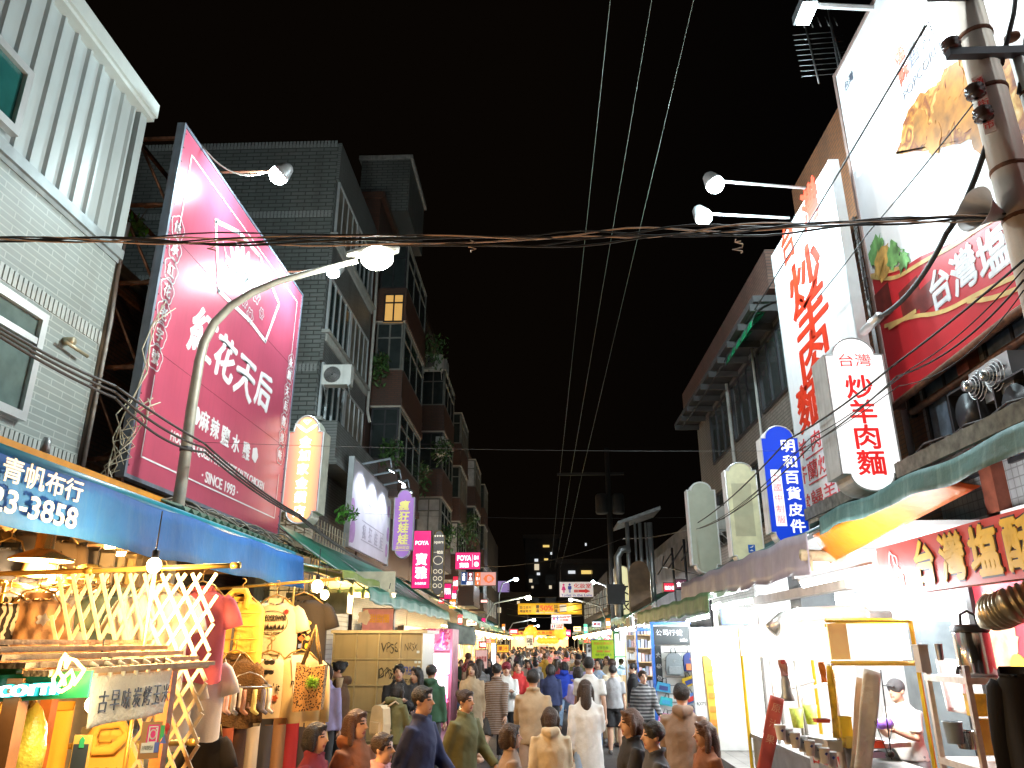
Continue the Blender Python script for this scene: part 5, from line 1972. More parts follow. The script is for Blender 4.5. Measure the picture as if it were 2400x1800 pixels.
band = [(max(.02, u), v) for u, v in band]
b.prism(CB, [(.02, .04), (2.8, .16), (5, .13), (7.38, .23), (7.38, band[-1][1] + 1.2)] + band[::-1], 0, .006)
b.build('red_band', redp, cb)
b = bm()
for q_, pts in enumerate((((2042, 648), (2060, 640), (2105, 632), (2118, 618)), ((2045, 650), (2100, 655), (2160, 615), (2240, 575), (2300, 530), (2400, 478)), ((2075, 765), (2140, 740), (2210, 735), (2300, 685), (2400, 640)), ((2085, 770), (2150, 728)), ((2270, 706), (2330, 700), (2400, 672)))):
    b = bm()
    loop(CB, [hit(CB, *p) for p in pts], .055, .012 + .0015 * q_, mb=b, closed=False, soft=True)
    b.build('gold_line', mat('gold_print', (.62, .43, .16), .4), cb)
b = bm()
for q_, (x0, y0, x1, y1) in enumerate(((2062, 660, 2082, 762), (2120, 645, 2150, 755), (2160, 640, 2200, 740))):
    u0, v0 = hit(CB, x0, y1)
    u1, v1 = hit(CB, x1, y0)
    b.ob(CB, u0, v0, u0 + max(.12, abs(u1 - u0)), v1, .0045, .0085 + .0009 * q_)
b.build('drum_print', mat('maroon_print', (.16, .02, .015), .5, var=.4), cb)
b = bm()
for k, (px, py, r_) in enumerate(((2052, 592, .22), (2072, 612, .26), (2095, 600, .2), (2060, 628, .16), (2120, 612, .14))):
    u, v = hit(CB, px, py)
    b.prism(CB, jag(circ(max(.3, u), v, r_, 9), 3, .05, k + 20), .012, .015 + .001 * k, mi=k % 2)
b.build('garnish_print', [mat('lettuce_print', (.16, .36, .12), .5, var=.6, scale=5), mat('nugget_print', (.6, .36, .1), .5, var=.5, scale=5)], cb)
b = bm()
for ch, px, py, h in (('台', 2205, 672, .5), ('灣', 2260, 632, .5), ('塩', 2328, 588, .52), ('酥', 2400, 545, .55), ('雞', 2490, 500, .55)):
    u, v = hit(CB, px, py)
    b.text(CB, ch, u, v, h, wt=.03, n0=.006, th=.01, shear=.0)
b.build('lettering', mat('white_letter_print', (.66, .66, .68), .4), cb)
b = bm()
u, v = hit(CB, 2160, 118)
b.text(CB, '香雞', u, v + .12, .32, wt=.0, th=.008, wob=.04)
u, v = hit(CB, 2155, 150)
b.text(CB, 'POPCORN', u, v - .12, .13, w=.95, wt=-.015, th=.008)
u, v = hit(CB, 1990, 190)
b.text(CB, '台灣', u, v, .16, th=.008)
b.build('lettering', mat('ink_grey', (.12, .13, .17), .5), cb)
b = bm()
u, v = hit(CB, 2118, 150)
b.vtext(CB, '塩酥', u - .05, v + .2, v - .1, .26, wt=.02, th=.008, wob=.05)
b.build('lettering', mat('seal_red', (.55, .08, .04), .5), cb)
b = bm()
b.ob(CB, -.07, -.05, 0, 5.8, -.16, .02)
b.ob(CB, 0, 5.72, 7.4, 5.78, -.16, .02)
b.build('frame', mat('pinkish_steel', (.36, .25, .22), .5, .4), cb)
b = bm()
for i in range(5):
    b.ob(CB, -.3, .2 + i * 1.3, -.07, .26 + i * 1.3, -.4, -.16)
b.ob(CB, -.32, -.1, -.24, 5.8, -.42, -.34)
b.build('truss', dsteel, cb)
b = bm()
b.tube([CB.p(0, -.05, .06), CB.p(2.8, .06, .06), CB.p(5, .04, .06), CB.p(7.4, .1, .06)], .05, 8)
b.tube([CB.p(.05, -.12, -.2), CB.p(7.4, .0, -.2)], .05, 6)
b.build('bottom_bar', rust, cb)
for k, (y, lab) in enumerate(((8.05, 'twin-tube floodlight on a white arm over the chicken billboard'), (5.4, 'second floodlight arm over the chicken billboard, nearer the pole'))):
    t = T('floodlight', lab, 'floodlight', 'floodlights of the chicken billboard')
    b = bm()
    p = V((3.35, y, 10.6)) if k else at(1888, 24, Y=8.7)
    b.tube([(5.05, p.y, 10.93), p + V((.05, 0, .1))], .045, 6, sm=False)
    b.build('arm', white, t)
    b = bm()
    b.box(p - V((.12, .22, .06)), p + V((.1, .22, .08)))
    b.build('housing', steel, t)
    b = bm()
    b.box(p + V((-.08, -.18, -.1)), p + V((.1, .18, -.062)))
    b.build('lens', glow('flood_bulb', (.8, .97, 1.), 40.), t)
    lamp('SPOT', 'flood_spot', p + V((-.02, 0, -.16)), 800, (.85, .96, 1.), t, (5, y - .3, 7.6), .1, 130, .6)
an = T('television_antenna', 'grid-shaped television antenna above the roof behind the billboard edge', 'antenna')
f = Fr((4.82, 10.9, 11.75), V((.95, .0, .06)), V((.0, .1, 1)))
b = bm()
for i in range(9):
    b.tube([f.p(-.05, .13 * i - .1), f.p(.85, .13 * i - .1)], .009, 4)
for u in (.22, .7):
    b.tube([f.p(u, -.3), f.p(u, 1.1)], .016, 5)
for i in range(5):
    b.tube([f.p(.2 + .15 * i, 1.1), f.p(.17 + .15 * i, 1.35)], .012, 4)
b.build('grid', steel, an)
b = bm()
b.tube([(5.5, 11.0, 11.1), (5.5, 11.0, 13.4)], .022, 6)
b.build('mast', steel, an)

# ================================================================== tall white sign with two floods
TS = Fr((4.4, 12.5, 4.05), DYv)
ts = T('tall_sign', 'tall white painted sign with big orange-red characters, slanting seen beside the billboard', 'sign')
b = bm()
b.ob(TS, 0, 0, 2.88, 4.9, -.13, 0)
b.build('board', mat('white_sign_paint', (.74, .75, .77), .4, var=.05, streak=.25, dirt=(.5, .5, .5)), ts)
b = bm()
for ch, px, py, h, sx in (('台', 1846, 566, .75, 1.1), ('灣', 1898, 478, .75, 1.1), ('炒', 1886, 655, 1.0, 1.7), ('羊', 1900, 735, .9, 1.9), ('肉', 1908, 832, .85, 1.9), ('麵', 1898, 945, .8, 1.7)):
    u, v = hit(TS, px, py)
    b.text(TS, ch, u, v, h * .95, sx=sx * .88, wt=.025, th=.008)
b.build('lettering', mat('vermilion_print', (.6, .035, .01), .45), ts)
b = bm()
for s, px, py, w_ in (('羊 肉 飯', 1912, 1030, 1.7), ('芥蘭炒羊', 1918, 1092, 2.0), ('當歸羊肉', 1930, 1160, 2.1)):
    u, v = hit(TS, px, py)
    b.text(TS, s, min(u, 1.45), v, .3, w=w_, wt=.0, th=.008)
for py in (1062, 1128):
    u, v = hit(TS, 1912, py)
    b.ob(TS, .35, v - .01, 2.5, v + .01, 0, .007)
b.build('lettering', mat('crimson_print_line', (.6, .05, .06), .45), ts)
b = bm()
b.ob(TS, 2.88, 0, 2.92, 4.9, -.14, .01)
b.ob(TS, -.03, 0, 0, 4.9, -.14, .01)
b.build('frame', alum, ts)
for k, (a_, e_, lab) in enumerate((((1888, 441), (1668, 423), 'upper floodlight on a long white arm from the tall white sign'), ((1850, 511), (1642, 500), 'lower floodlight on a long white arm from the tall white sign'))):
    p0 = at(*a_, X=4.4)
    p1 = at(*e_, Y=p0.y)
    floodlight(lab, p0, p1, V((4.4, p0.y - .2, 6.6)), 400, 'floodlights of the tall white sign', col=(.72, .93, 1.), arm_m=white, r=.13)

# upright lightboxes on the right
red_lit = glow('letter_red_lit', (1., .03, .03), .75, False)
f1 = Fr((3.45, 8.5, 3.91))
lightbox('lightbox_sign', 'dazzling white upright lightbox with red noodle characters', f1, arch(.71, 1.48, .1, .22, .2), .42, glow('white_light_panel', (1., 1., .99), 1.25), mat('grey_casing', (.4, .42, .42), .5, streak=.3), 'upright lightbox signs over the street', .025,
         letters=[(lambda b: (b.text(f1, '台灣', .36, 1.4, .16, w=.38, wt=.0, n0=.008), b.vtext(f1, '炒羊肉麵', .36, 1.06, .14, .29, wt=.02, n0=.008, sx=1.08)), red_lit)])
f2 = Fr((3.52, 11.6, 3.68))
bpan = glow('blue_light_panel', (.005, .06, .75), .55)
lightbox('lightbox_sign', 'royal blue upright lightbox with brushed white characters', f2, arch(.6, 1.5, .07, .2, .2), .25, bpan, white, 'upright lightbox signs over the street', .02,
         letters=[(lambda b: (b.vtext(f2, '明和百貨皮件', .42, 1.36, .1, .2, wt=.02, n0=.008, sx=1.1, wob=.01), b.ob(f2, .1, .1, .26, .98, .008, .012)), glow('letter_white_soft', (1, 1, 1), .9, False)),
                  (lambda b: b.vtext(f2, '九國中制服', .18, .86, .2, .12, n0=.012), glow('letter_pink_soft', (1, .3, .35), .6, False))])
bl = mat('blank_panel_cream', (.6, .6, .4), .5, emit=.1, ecol=(.9, .95, .6))
f3 = Fr((3.38, 13.5, 3.53))
lightbox('lightbox_sign', 'blank cream upright lightbox with a small blue shoe square', f3, arch(.58, 1.55, .07, .15, .15), .25, bl, white, 'upright lightbox signs over the street', .03,
         letters=[(lambda b: b.ob(f3, .1, .35, .45, 1.3, .008, .01), mat('blank_panel_patch', (.5, .5, .34), .6, var=.1)), (lambda b: b.ob(f3, .29, .06, .41, .2, .008, .012), blue), (lambda b: (b.prism(f3, [(.31, .15), (.36, .15), (.39, .18), (.38, .19), (.35, .165)], .012, .014), b.prism(f3, [(.31, .09), (.38, .09), (.35, .12)], .012, .014)), ink)])
f4 = Fr((3.08, 15.6, 3.58))
lightbox('lightbox_sign', 'blank grey-green upright lightbox, last of the row', f4, arch(.6, 1.55, .08, .17, .17), .25, mat('blank_panel_grey', (.34, .37, .3), .5, var=.08, emit=.02, ecol=(.8, .9, .7)), white, 'upright lightbox signs over the street', .03, mat('pale_rim', (.62, .66, .66), .5))

# machinery under the billboard
for i, (px, py, w_, lab) in enumerate(((2283, 968, .55, 'black square extractor hood with cone left of its twin'), (2400, 950, .55, 'black square extractor hood nearer the pole'))):
    c_ = at(px, py, X=4.75)
    t = T('extractor_hood', lab, 'extractor hood', 'extractor hoods under the billboard')
    b = bm()
    s = w_ / 2
    x0, x1 = c_.x - .1, c_.x + .45
    y0, y1, z0, z1 = c_.y - s, c_.y + s, c_.z - .3, c_.z + .3
    b.box((x0, y0, z0), (x1, y0 + .02, z1))
    b.box((x0, y1 - .02, z0), (x1, y1, z1))
    b.box((x0, y0 + .02, z0), (x1, y1 - .02, z0 + .02))
    b.box((x0, y0 + .02, z1 - .02), (x1, y1 - .02, z1))
    b.box((x1 - .02, y0 + .02, z0 + .02), (x1, y1 - .02, z1 - .02))
    b.build('casing', dsteel, t)
    b = bm()
    b.lathe([(.22, 0), (.1, .2), (.05, .3), (0, .3)], (x0 + .02, c_.y, c_.z), 16, axis=(1, 0, 0))
    b.build('cone', black, t)
    b = bm()
    b.tube([(x1, c_.y, c_.z), (5.3, c_.y, c_.z)], .06, 8)
    b.build('duct', steel, t)
for i, (px, py, lab) in enumerate(((2295, 905, 'chrome-caged extractor fan farther from the pole'), (2335, 880, 'chrome-caged extractor fan nearer the pole'))):
    c_ = at(px, py, X=4.7)
    t = T('extractor_fan', lab, 'fan', 'extractor fans under the billboard')
    b = bm()
    for k in range(6):
        b.tube([c_ + V((-.02 * (6 - k), (.03 + .028 * k) * math.cos(q), (.03 + .028 * k) * math.sin(q))) for q in [2 * pi * j / 18 for j in range(18)]], .005, 4, closed=True)
    b.build('guard', alum, t)
    b = bm()
    b.lathe([(.06, -.06), (.06, .08), (.0, .09)], c_ - V((.08, 0, 0)), 12, axis=(-1, 0, 0))
    b.build('motor', mat('chrome', (.6, .6, .6), .2, .9), t)
    b = bm()
    b.box(c_ + V((.03, -.2, -.2)), c_ + V((.5, .2, .2)))
    b.build('box', steel, t)
    b = bm()
    for k in range(5):
        q = 2 * pi * k / 5
        b.add([c_ + V((0, .03 * math.cos(q), .03 * math.sin(q))), c_ + V((-.01, .15 * math.cos(q - .3), .15 * math.sin(q - .3))), c_ + V((.02, .16 * math.cos(q + .3), .16 * math.sin(q + .3)))], [(0, 1, 2)])
    b.build('blades', dsteel, t)
ledge = T('tin_ledge', 'dark tin ledge roof running above the teal awning', 'ledge roof')
b = bm()
e0, e1 = at(1950, 1185, X=4.15), at(2400, 985, X=4.15)
b.sheet(lambda s, t: (4.1 + 1.25 * t, 1.5 + 10.6 * s, 4.02 + .16 * t + .02 * math.sin(s * 240)), 240, 2, thick=.02)
b.build('roof', mat('dark_tin', (.07, .06, .055), .7, .3, var=.5, scale=8), ledge)
b = bm()
b.box((4.06, 1.5, 3.86), (4.1, 12.1, 4.03))
b.build('fascia', mat('mossy_fascia', (.12, .12, .1), .8, var=.5, scale=10), ledge)
b = bm()
r_ = random.Random(4)
for i in range(12):
    y = 3 + i * .75
    b.tube([(4.15 + .3 * r_.random(), y, 4.1), (4.2 + .3 * r_.random(), y + .6, 4.16), (4.3, y + 1.1, 4.1)], .015, 4)
tag(b.build('roof_cable', wire), 'loose cables lying on the dark tin ledge roof', 'cable')

# ================================================================== right awnings
teal = mat('teal_tarpaulin', (.05, .125, .12), .55, var=.2, scale=1.6, bump=.9, bscale=7, streak=.3, dirt=(.25, .38, .36))
gteal = mat('grey_teal_tarpaulin', (.07, .15, .15), .55, var=.2, scale=1.6, bump=.9, bscale=7)
mauve = mat('mauve_valance', (.3, .26, .3), .5, var=.15, streak=.4, dirt=(.2, .2, .22))
awning('teal striped tarpaulin awning nearest the pole, over the red shop board', 2.0, 8.9, 4.6, 4.0, 3.3, 3.5, .2, teal)
awning('grey-teal awning with a long mauve valance above the white stall', 9.4, 18.1, 4.6, 4.0, 3.3, 3.4, .5, gteal, m2=mauve)
moss = mat('moss_green_valance', (.1, .2, .08), .6, var=.35, scale=5, streak=.6, dirt=(.2, .22, .16))
awning('green corrugated awning flap hanging lower beyond the mauve valance', 14.0, 24.5, 4.4, 3.3, 3.02, 2.96, .34, moss, scal=.02)
orange_t = mat('orange_tarpaulin', (.62, .17, .005), .5, var=.1, bump=.9, bscale=7)
b = bm()
b.sheet(lambda s, t: V((3.33, 9.3, 3.34)).lerp(V((3.4, 6.3, 3.4)), s) + V((.3 * t, .35 * t * (1 - s), -.3 * t + .24 * s * t)), 16, 6, thick=.01)
tag(b.build('orange_tarp', orange_t), 'bright orange tarpaulin slung under the teal awning', 'tarpaulin')
b = bm()
b.tube([(3.22, 9.5, 3.12), (3.75, 9.5, 3.1)], .07, 10)
b.tube([(3.3, 9.42, 3.1), (3.3, 9.38, 2.92)], .02, 5)
tag(b.build('rolled_tarp', mat('rolled_straw', (.4, .3, .18), .8, var=.4, bump=.8)), 'rolled-up straw-coloured screen end at the awning gap', 'rolled screen')
# red shop board
RS = Fr((3.35, 7.68, 2.52), V((0, -1, .0)))
rs_ = T('shop_board', 'long red shop board with fat yellow characters under the teal awning', 'sign')
b = bm()
b.ob(RS, 0, 0, 6, .46, -.12, 0)
b.build('board', mat('coral_red_print', (.6, .07, .06), .4, var=.1, scale=1.5), rs_)
for nm, wt_, dz, m in (('letter_outline', .085, .0, mat('letter_dark', (.05, .035, .03), .5)), ('lettering', .04, .006, mat('letter_yellow', (.8, .5, .02), .45))):
    b = bm()
    for i, ch in enumerate('台灣塩酥雞'):
        b.text(RS, ch, .93 + i * .46, .24, .36, wt=wt_, n0=dz, th=.006)
    b.build(nm, m, rs_)
b = bm()
b.text(RS, '塩酥雞', .36, .12, .13, w=.3, wt=.01, th=.008)
loop(RS, [(.3, .2), (.26, .3), (.3, .4), (.34, .36), (.36, .28), (.44, .22)], .02, .008, mb=b, closed=False)
loop(RS, [(.36, .36), (.42, .34), (.42, .26)], .012, .008, mb=b, closed=False)
b.build('logo', mat('logo_white', (.7, .6, .6), .5), rs_)

# ================================================================== RIGHT: food stall
fs_ = T('food_shop', 'white-lit open food shop behind the yellow cart', 'shop')
wallw = mat('white_stall_wall', (.78, .78, .77), .5, var=.05)
b = bm()
b.box((5.2, 4.6, .13), (5.34, 13.5, 3.5))
b.box((3.7, 13.4, .13), (5.2, 13.5, 3.5))
b.build('wall', wallw, fs_)
b = bm()
b.box((3.5, 8.7, 3.36), (5.2, 13.4, 3.42))
b.build('ceiling', wallw, fs_)
b = bm()
b.box((3.6, 11.0, 2.95), (5.2, 11.12, 3.3))
b.box((3.6, 9.2, 2.7), (3.75, 13.3, 2.82))
b.build('beam', mat('pale_beam', (.6, .55, .5), .5), fs_)
b = bm()
b.box((4.7, 9.9, .13), (5.1, 10.5, 2.35))
b.build('grey_door', mat('grey_door_paint', (.24, .28, .3), .5), fs_)
b = bm()
b.box((3.85, 11.6, 2.55), (4.35, 12.1, 3.1))
tag(b.build('vent_box', mat('dark_vent_box', (.12, .14, .15), .5)), 'dark grey vent box under the ceiling of the white stall', 'vent box')
rw = T('red_wall', 'red printed wall panel behind the steel shelf, with snack pictures', 'wall panel')
b = bm()
b.box((4.75, 2.0, .13), (4.85, 8.7, 2.95))
b.build('panel', mat('red_gloss_panel', (.58, .04, .06), .35, var=.15, scale=1.3), rw)
f = Fr((4.75, 8.7, .13), DYv)
b = bm()
for k, (u, v, r_) in enumerate(((.35, 2.25, .24), (.2, 2.05, .2), (.5, 2.0, .2), (.35, 1.78, .22))):
    b.prism(f, jag(circ(u, v, r_, 9), 3, .02, k), .0, .004 + .001 * k)
b.build('snack_print', mat('snack_print', (.65, .38, .22), .5, var=.5, scale=7), rw)
b = bm()
b.prism(f, circ(.62, 1.72, .14, 18), .0, .01)
b.prism(f, circ(.7, 1.1, .13, 18), .0, .01)
b.build('round_print', mat('amber_print', (.75, .42, .05), .5), rw)
b = bm()
b.ob(f, -.04, 0, .06, 2.8, -.12, .05)
tag(b.build('dark_post', black), 'black upright post at the edge of the red wall panel', 'post')
# ribbed duct
b = bm()
pts = [at(2308, 1432, Y=6.2), at(2325, 1436, Y=6.2), at(2345, 1432, Y=6.1), at(2370, 1420, Y=6.0), at(2420, 1402, Y=5.9), at(2500, 1385, Y=5.8)]
full = []
for i in range(len(pts) - 1):
    for k in range(12):
        full.append(pts[i].lerp(pts[i + 1], k / 12))
b.tube(full, [.125 + (.012 if k % 4 < 2 else -.006) for k in range(len(full))], 16)
tag(b.build('ribbed_duct', mat('bronze_duct', (.35, .3, .2), .35, .7)), 'fat ribbed metal duct elbow entering at the right edge below the red board', 'duct')
# shiny horizontal duct over the cart
b = bm()
b.tube([at(1808, 1478, Y=9.0), at(1835, 1452, Y=9.0), at(1870, 1441, Y=9.0), at(1960, 1437, Y=9.0), at(2085, 1445, Y=9.0)], .085, 14)
for px in (1868, 1964, 2030):
    p = at(px, 1440, Y=9.0)
    b.tube([p - V((.02, 0, 0)), p + V((.02, 0, 0))], .09, 14)
tag(b.build('foil_duct', mat('foil', (.62, .6, .56), .3, .75)), 'shiny foil duct elbow lying over the cart hood', 'duct')


def tube_light(label, a, c, power, r=.026, m=None, col=(.9, .96, 1.), group='fluorescent tubes under the right-hand awnings', n=1):
    t = T('tube_light', label, 'fluorescent lamp', group)
    a, c = V(a), V(c)
    b = bm()
    b.tube([a, c], r, 8)
    b.build('tube', m or glow('tube_white', (.92, .97, 1.), 16.), t)
    b = bm()
    d = (c - a).normalized()
    b.tube([a - d * .03 + V((0, 0, r * 2)), c + d * .03 + V((0, 0, r * 2))], r * 1.1, 4, sm=False)
    b.build('fitting', white, t)
    for k in range(n):
        lamp('POINT', 'tube_glow', a.lerp(c, (k + .5) / n) - V((0, 0, .1)), power / n, col, t, size=.12)
    return t


tube_light('long tube light inside the mauve valance, farthest of the white stall', at(1672, 1428, X=3.75), at(1790, 1404, X=3.75), 420, n=2)
tube_light('tube light running back from the rolled screen', at(1880, 1372, Y=8.0), at(2040, 1336, Y=8.0), 170)
tube_light('tube light deep in the white stall above the foil duct', at(1880, 1408, Y=12), at(2110, 1395, Y=12), 260, n=2)
tube_light('tube light at the back of the cart over the cook', (4.9, 9.6, 2.9), (4.0, 9.75, 2.9), 130)
tube_light('short tube light under the red board above the shelf', at(2095, 1400, Y=7.9), at(2160, 1392, Y=7.7), 120)

# cart with a yellow frame
ct = T('snack_cart', 'snack cart with blank white header boards and yellow steel frame', 'cart')
yst = mat('yellow_steel', (.72, .47, .02), .4, var=.12)
A, B_ = at(1935, 1457, Y=7.7), at(2130, 1457, Y=7.7)
zt, zb = 2.3, 1.91
x0, x1, yf, yb = 2.76, 3.57, 7.7, 10.6
xl = 2.60
b = bm()
hdr = mat('backlit_header', (.8, .79, .74), .4, var=.02, emit=1.3, ecol=(1., .96, .84))
b.box((x0 + .2, yf, zb + .03), (x1 - .03, yf + .03, zt - .03))
b.build('header_board', hdr, ct)
b = bm()
b.box((x0 + .02, yf - .002, zb + .03), (x0 + .2, yf + .028, zt - .03))
b.build('header_end', mat('apricot_board', (.78, .5, .16), .5, emit=.25, ecol=(1., .7, .3)), ct)
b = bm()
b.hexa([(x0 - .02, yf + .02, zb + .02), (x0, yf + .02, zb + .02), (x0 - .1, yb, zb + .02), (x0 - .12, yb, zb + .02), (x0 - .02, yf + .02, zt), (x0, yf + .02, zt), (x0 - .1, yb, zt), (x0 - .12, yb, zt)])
b.build('side_board', mat('side_glow_board', (.8, .8, .78), .4, emit=1.1, ecol=(1, 1, .95)), ct)  # emission stands in for light falling on this board
b = bm()
for p, q in (((x0, yf - .02, zt), (x1, yf - .02, zt)), ((x0, yf - .02, zb), (x1, yf - .02, zb)), ((x1, yf - .02, .2), (x1, yf - .02, zt)), ((x1, yf, zt), (x1, yb, zt)), ((x1, yb, .2), (x1, yb, zt)), ((x0 - .11, yb, .2), (x0 - .11, yb, zt))):
    b.tube([p, q], .022, 4, sm=False)
b.build('frame', yst, ct)
b = bm()
b.tube([(x0 - .01, yf - .02, .2), (x0 - .01, yf - .02, zb)], .03, 6)
for yy in (8.6, 9.5):
    b.tube([(x0 - .05, yy, .9), (x0 - .05, yy, zb)], .018, 6)
b.build('post', mat('steel_post', (.6, .58, .54), .35, .6), ct)
b = bm()
b.box((x0 - .1, yf + .05, .95), (x1 - .05, yb, 1.0))
b.box((x0 - .08, yf + .1, .2), (x1 - .1, yb - .05, .95))
b.build('counter', mat('steel_counter', (.55, .55, .54), .35, .7), ct)
b = bm()
b.sheet(lambda s, t: (x0 + .02 + (x1 - x0 - .1) * s, yf + .45 + .5 * t, 1.0 + .22 * math.sin(pi * min(1, s * 1.0)) ** .5), 14, 4)
b.build('lid', steel, ct)
b = bm()
for yy, zz in ((8.8, 1.5), (9.6, 1.45)):
    b.tube([(x0 + .05, yy, 1.0), (x0 + .05, yy, zz), (x0 + .12, yy, zz + .12), (x0 + .45, yy - .05, zz + .22)], .02, 8)
b.build('pipe_arm', mat('steel_post', (.6, .58, .54), .35, .6), ct)
lamp('POINT', 'header_light', ((x0 + x1) / 2, yf + .5, 1.98), 75, (1., .94, .82), ct, size=.15)
# hanging things of the cart
def strip(label, px0, py0, px1, py1, Y, w, m, name='paper_strip', group='papers and covers on the snack cart', txt=None, tm=None, dep=.012):
    a, c = at(px0, py0, Y=Y), at(px1, py1, Y=Y)
    v = (a - c).normalized()
    u = V((1, 0, 0)) - v * v.x
    f = Fr(c - u.normalized() * w / 2, u, v)
    L = (a - c).length
    t = T(name, label, name.replace('_', ' '), group)
    b = bm()
    b.sheet(lambda s, q: f.p(w * s, L * q, .012 * math.sin(6 * q + 4 * s)), 6, 14, thick=dep)
    b.build('sheet', m, t)
    if txt:
        b = bm()
        b.vtext(f, txt, w / 2, L * .86, L * .45, w * .55, n0=dep + .012, th=.004)
        b.build('lettering', tm or red, t)
    return t


coral = mat('coral_paper', (.7, .15, .12), .6, var=.15)
strip('coral banner strip with faint characters leaning on the steel counter', 1822, 1634, 1788, 1815, 7.5, .13, coral, txt='原汁果', tm=mat('pale_coral', (.75, .45, .3), .6))
strip('small pink paper with red scrawl hung at the cart corner', 1832, 1546, 1840, 1585, 7.62, .075, mat('pink_paper', (.75, .5, .48), .6), txt='歇', tm=red)
strip('orange paper strip under the middle of the side board', 1924, 1552, 1932, 1600, 7.62, .055, mat('orange_paper', (.75, .25, .06), .6))
strip('amber syrup-stained plastic strip hanging down the cart post', 1944, 1560, 1960, 1730, 7.55, .06, mat('amber_plastic', (.8, .45, .04), .3, var=.5, scale=12), dep=.02)
strip('tall white cloth-covered board standing on the cart front', 2046, 1572, 2022, 1815, 7.35, .15, mat('cover_cloth', (.72, .66, .55), .8, bump=.6, bscale=20), name='covered_board', dep=.05)
strip('tan cardboard sleeve slanting behind the covered board', 2020, 1590, 2005, 1815, 7.5, .1, mat('tan_card2', (.62, .45, .3), .8), name='covered_board', dep=.03)
for i, (px, py) in enumerate(((2052, 1578), (2060, 1700))):
    pass
b = bm()
p0 = at(2064, 1570, Y=7.3)
b.tube([p0, at(2090, 1780, Y=7.3)], .006, 5)
b.tube([at(2050, 1690, Y=7.3), at(2080, 1765, Y=7.3), at(2092, 1700, Y=7.3)], .005, 5)
b.ball(at(2088, 1768, Y=7.3), .03, 10)
tag(b.build('cable_clip', black), 'black cord with a round clip hanging before the cook', 'cord')
b = bm()
b.lathe([(.03, .0), (.045, -.05), (.05, -.16), (.062, -.2), (.062, -.23), (0, -.23)], at(1840, 1582, Y=7.8), 14, cap=False)
tag(b.build('hanging_lamp', mat('grey_lamp', (.3, .35, .36), .35, .4)), 'small grey metal lamp shade hanging at the cart corner', 'lamp shade')
# paper cups, baskets, boxes
cupm = mat('cup_paper', (.82, .82, .8), .5, var=.03)
for i in range(8):
    p = at(1828 + i * 17, 1700 + i * 9, Y=7.35 + .05 * (i % 2))
    t = T('paper_cup', ['first', 'second', 'third', 'fourth', 'fifth', 'sixth', 'seventh', 'last'][i] + ' white paper tub from the coral strip, blue mark on it', 'paper tub', 'white paper tubs on the cart')
    b = bm()
    b.lathe([(.035, -.12), (.05, 0), (.053, .005), (.048, .0), (.03, -.1)], p, 14, cap=False)
    b.build('tub', cupm, t)
    b = bm()
    fc = Fr(p + V((-.0, -.05, -.04)))
    b.prism(fc, [(-.012, 0), (.004, .014), (.014, .006), (.002, -.012)], -.006, .004)
    b.build('mark', mat('navy_mark', (.04, .06, .25), .5), t)
for i, (px, py) in enumerate(((1868, 1680), (1900, 1672))):
    b = bm()
    p = at(px, py, Y=8.3)
    b.lathe([(.05, -.1), (.07, .08), (.066, .08), (.046, -.1)], p, 12, cap=False)
    for k in range(7):
        b.ball(p + V((.03 * math.cos(k), .03 * math.sin(k), .05)), .03, 7)
    tag(b.build('basket', mat('lime_basket', (.45, .55, .08), .5, var=.3, scale=30)), ['left', 'right'][i] + ' lime green basket of produce on the cart', 'basket', 'green baskets on the cart')
for i, (px, py, w_, h_, c, lab) in enumerate(((1985, 1705, .1, .18, (.8, .55, .03), 'tall yellow carton beside the amber strip'), (1958, 1750, .13, .09, (.6, .5, .36), 'brown paper bag at the foot of the amber strip'),
                                              (2062, 1745, .09, .06, (.75, .08, .03), 'red tray before the cook'), (2058, 1770, .13, .05, (.45, .4, .65), 'lilac box under the red tray'), (1930, 1690, .12, .03, (.7, .1, .05), 'red tray of sliced food behind the tubs'), (1996, 1740, .1, .1, (.75, .58, .12), 'stack of pale yellow cartons'))):
    p = at(px, py, Y=7.55)
    b = bm()
    b.box(p + V((-w_ / 2, 0, -h_ / 2)), p + V((w_ / 2, .1, h_ / 2)))
    b.box(p + V((-w_ / 2 - .004, -.004, h_ / 2 - .012)), p + V((w_ / 2 + .004, .104, h_ / 2)))
    tag(b.build('food_box', mat('box_%d' % i, c, .5, var=.12)), lab, 'box')
# low front of the stall with red characters
fb2 = T('low_counter', 'low white counter with red characters at the cart corner', 'counter')
b = bm()
f = Fr((2.62, 8.2, .2), V((.35, -1, 0)))
b.ob(f, 0, 0, .62, .98, -.05, 0)
b.build('board', mat('pale_front', (.68, .66, .62), .5), fb2)
b = bm()
b.vtext(f, '台重', .1, .85, .6, .12, th=.006, wt=.01)
b.vtext(f, '炒年', .33, .8, .45, .26, th=.006, wt=.02)
b.build('lettering', red, fb2)
b = bm()
b.ob(f, -.05, .98, .7, 1.02, -.6, .03)
b.build('top', steel, fb2)

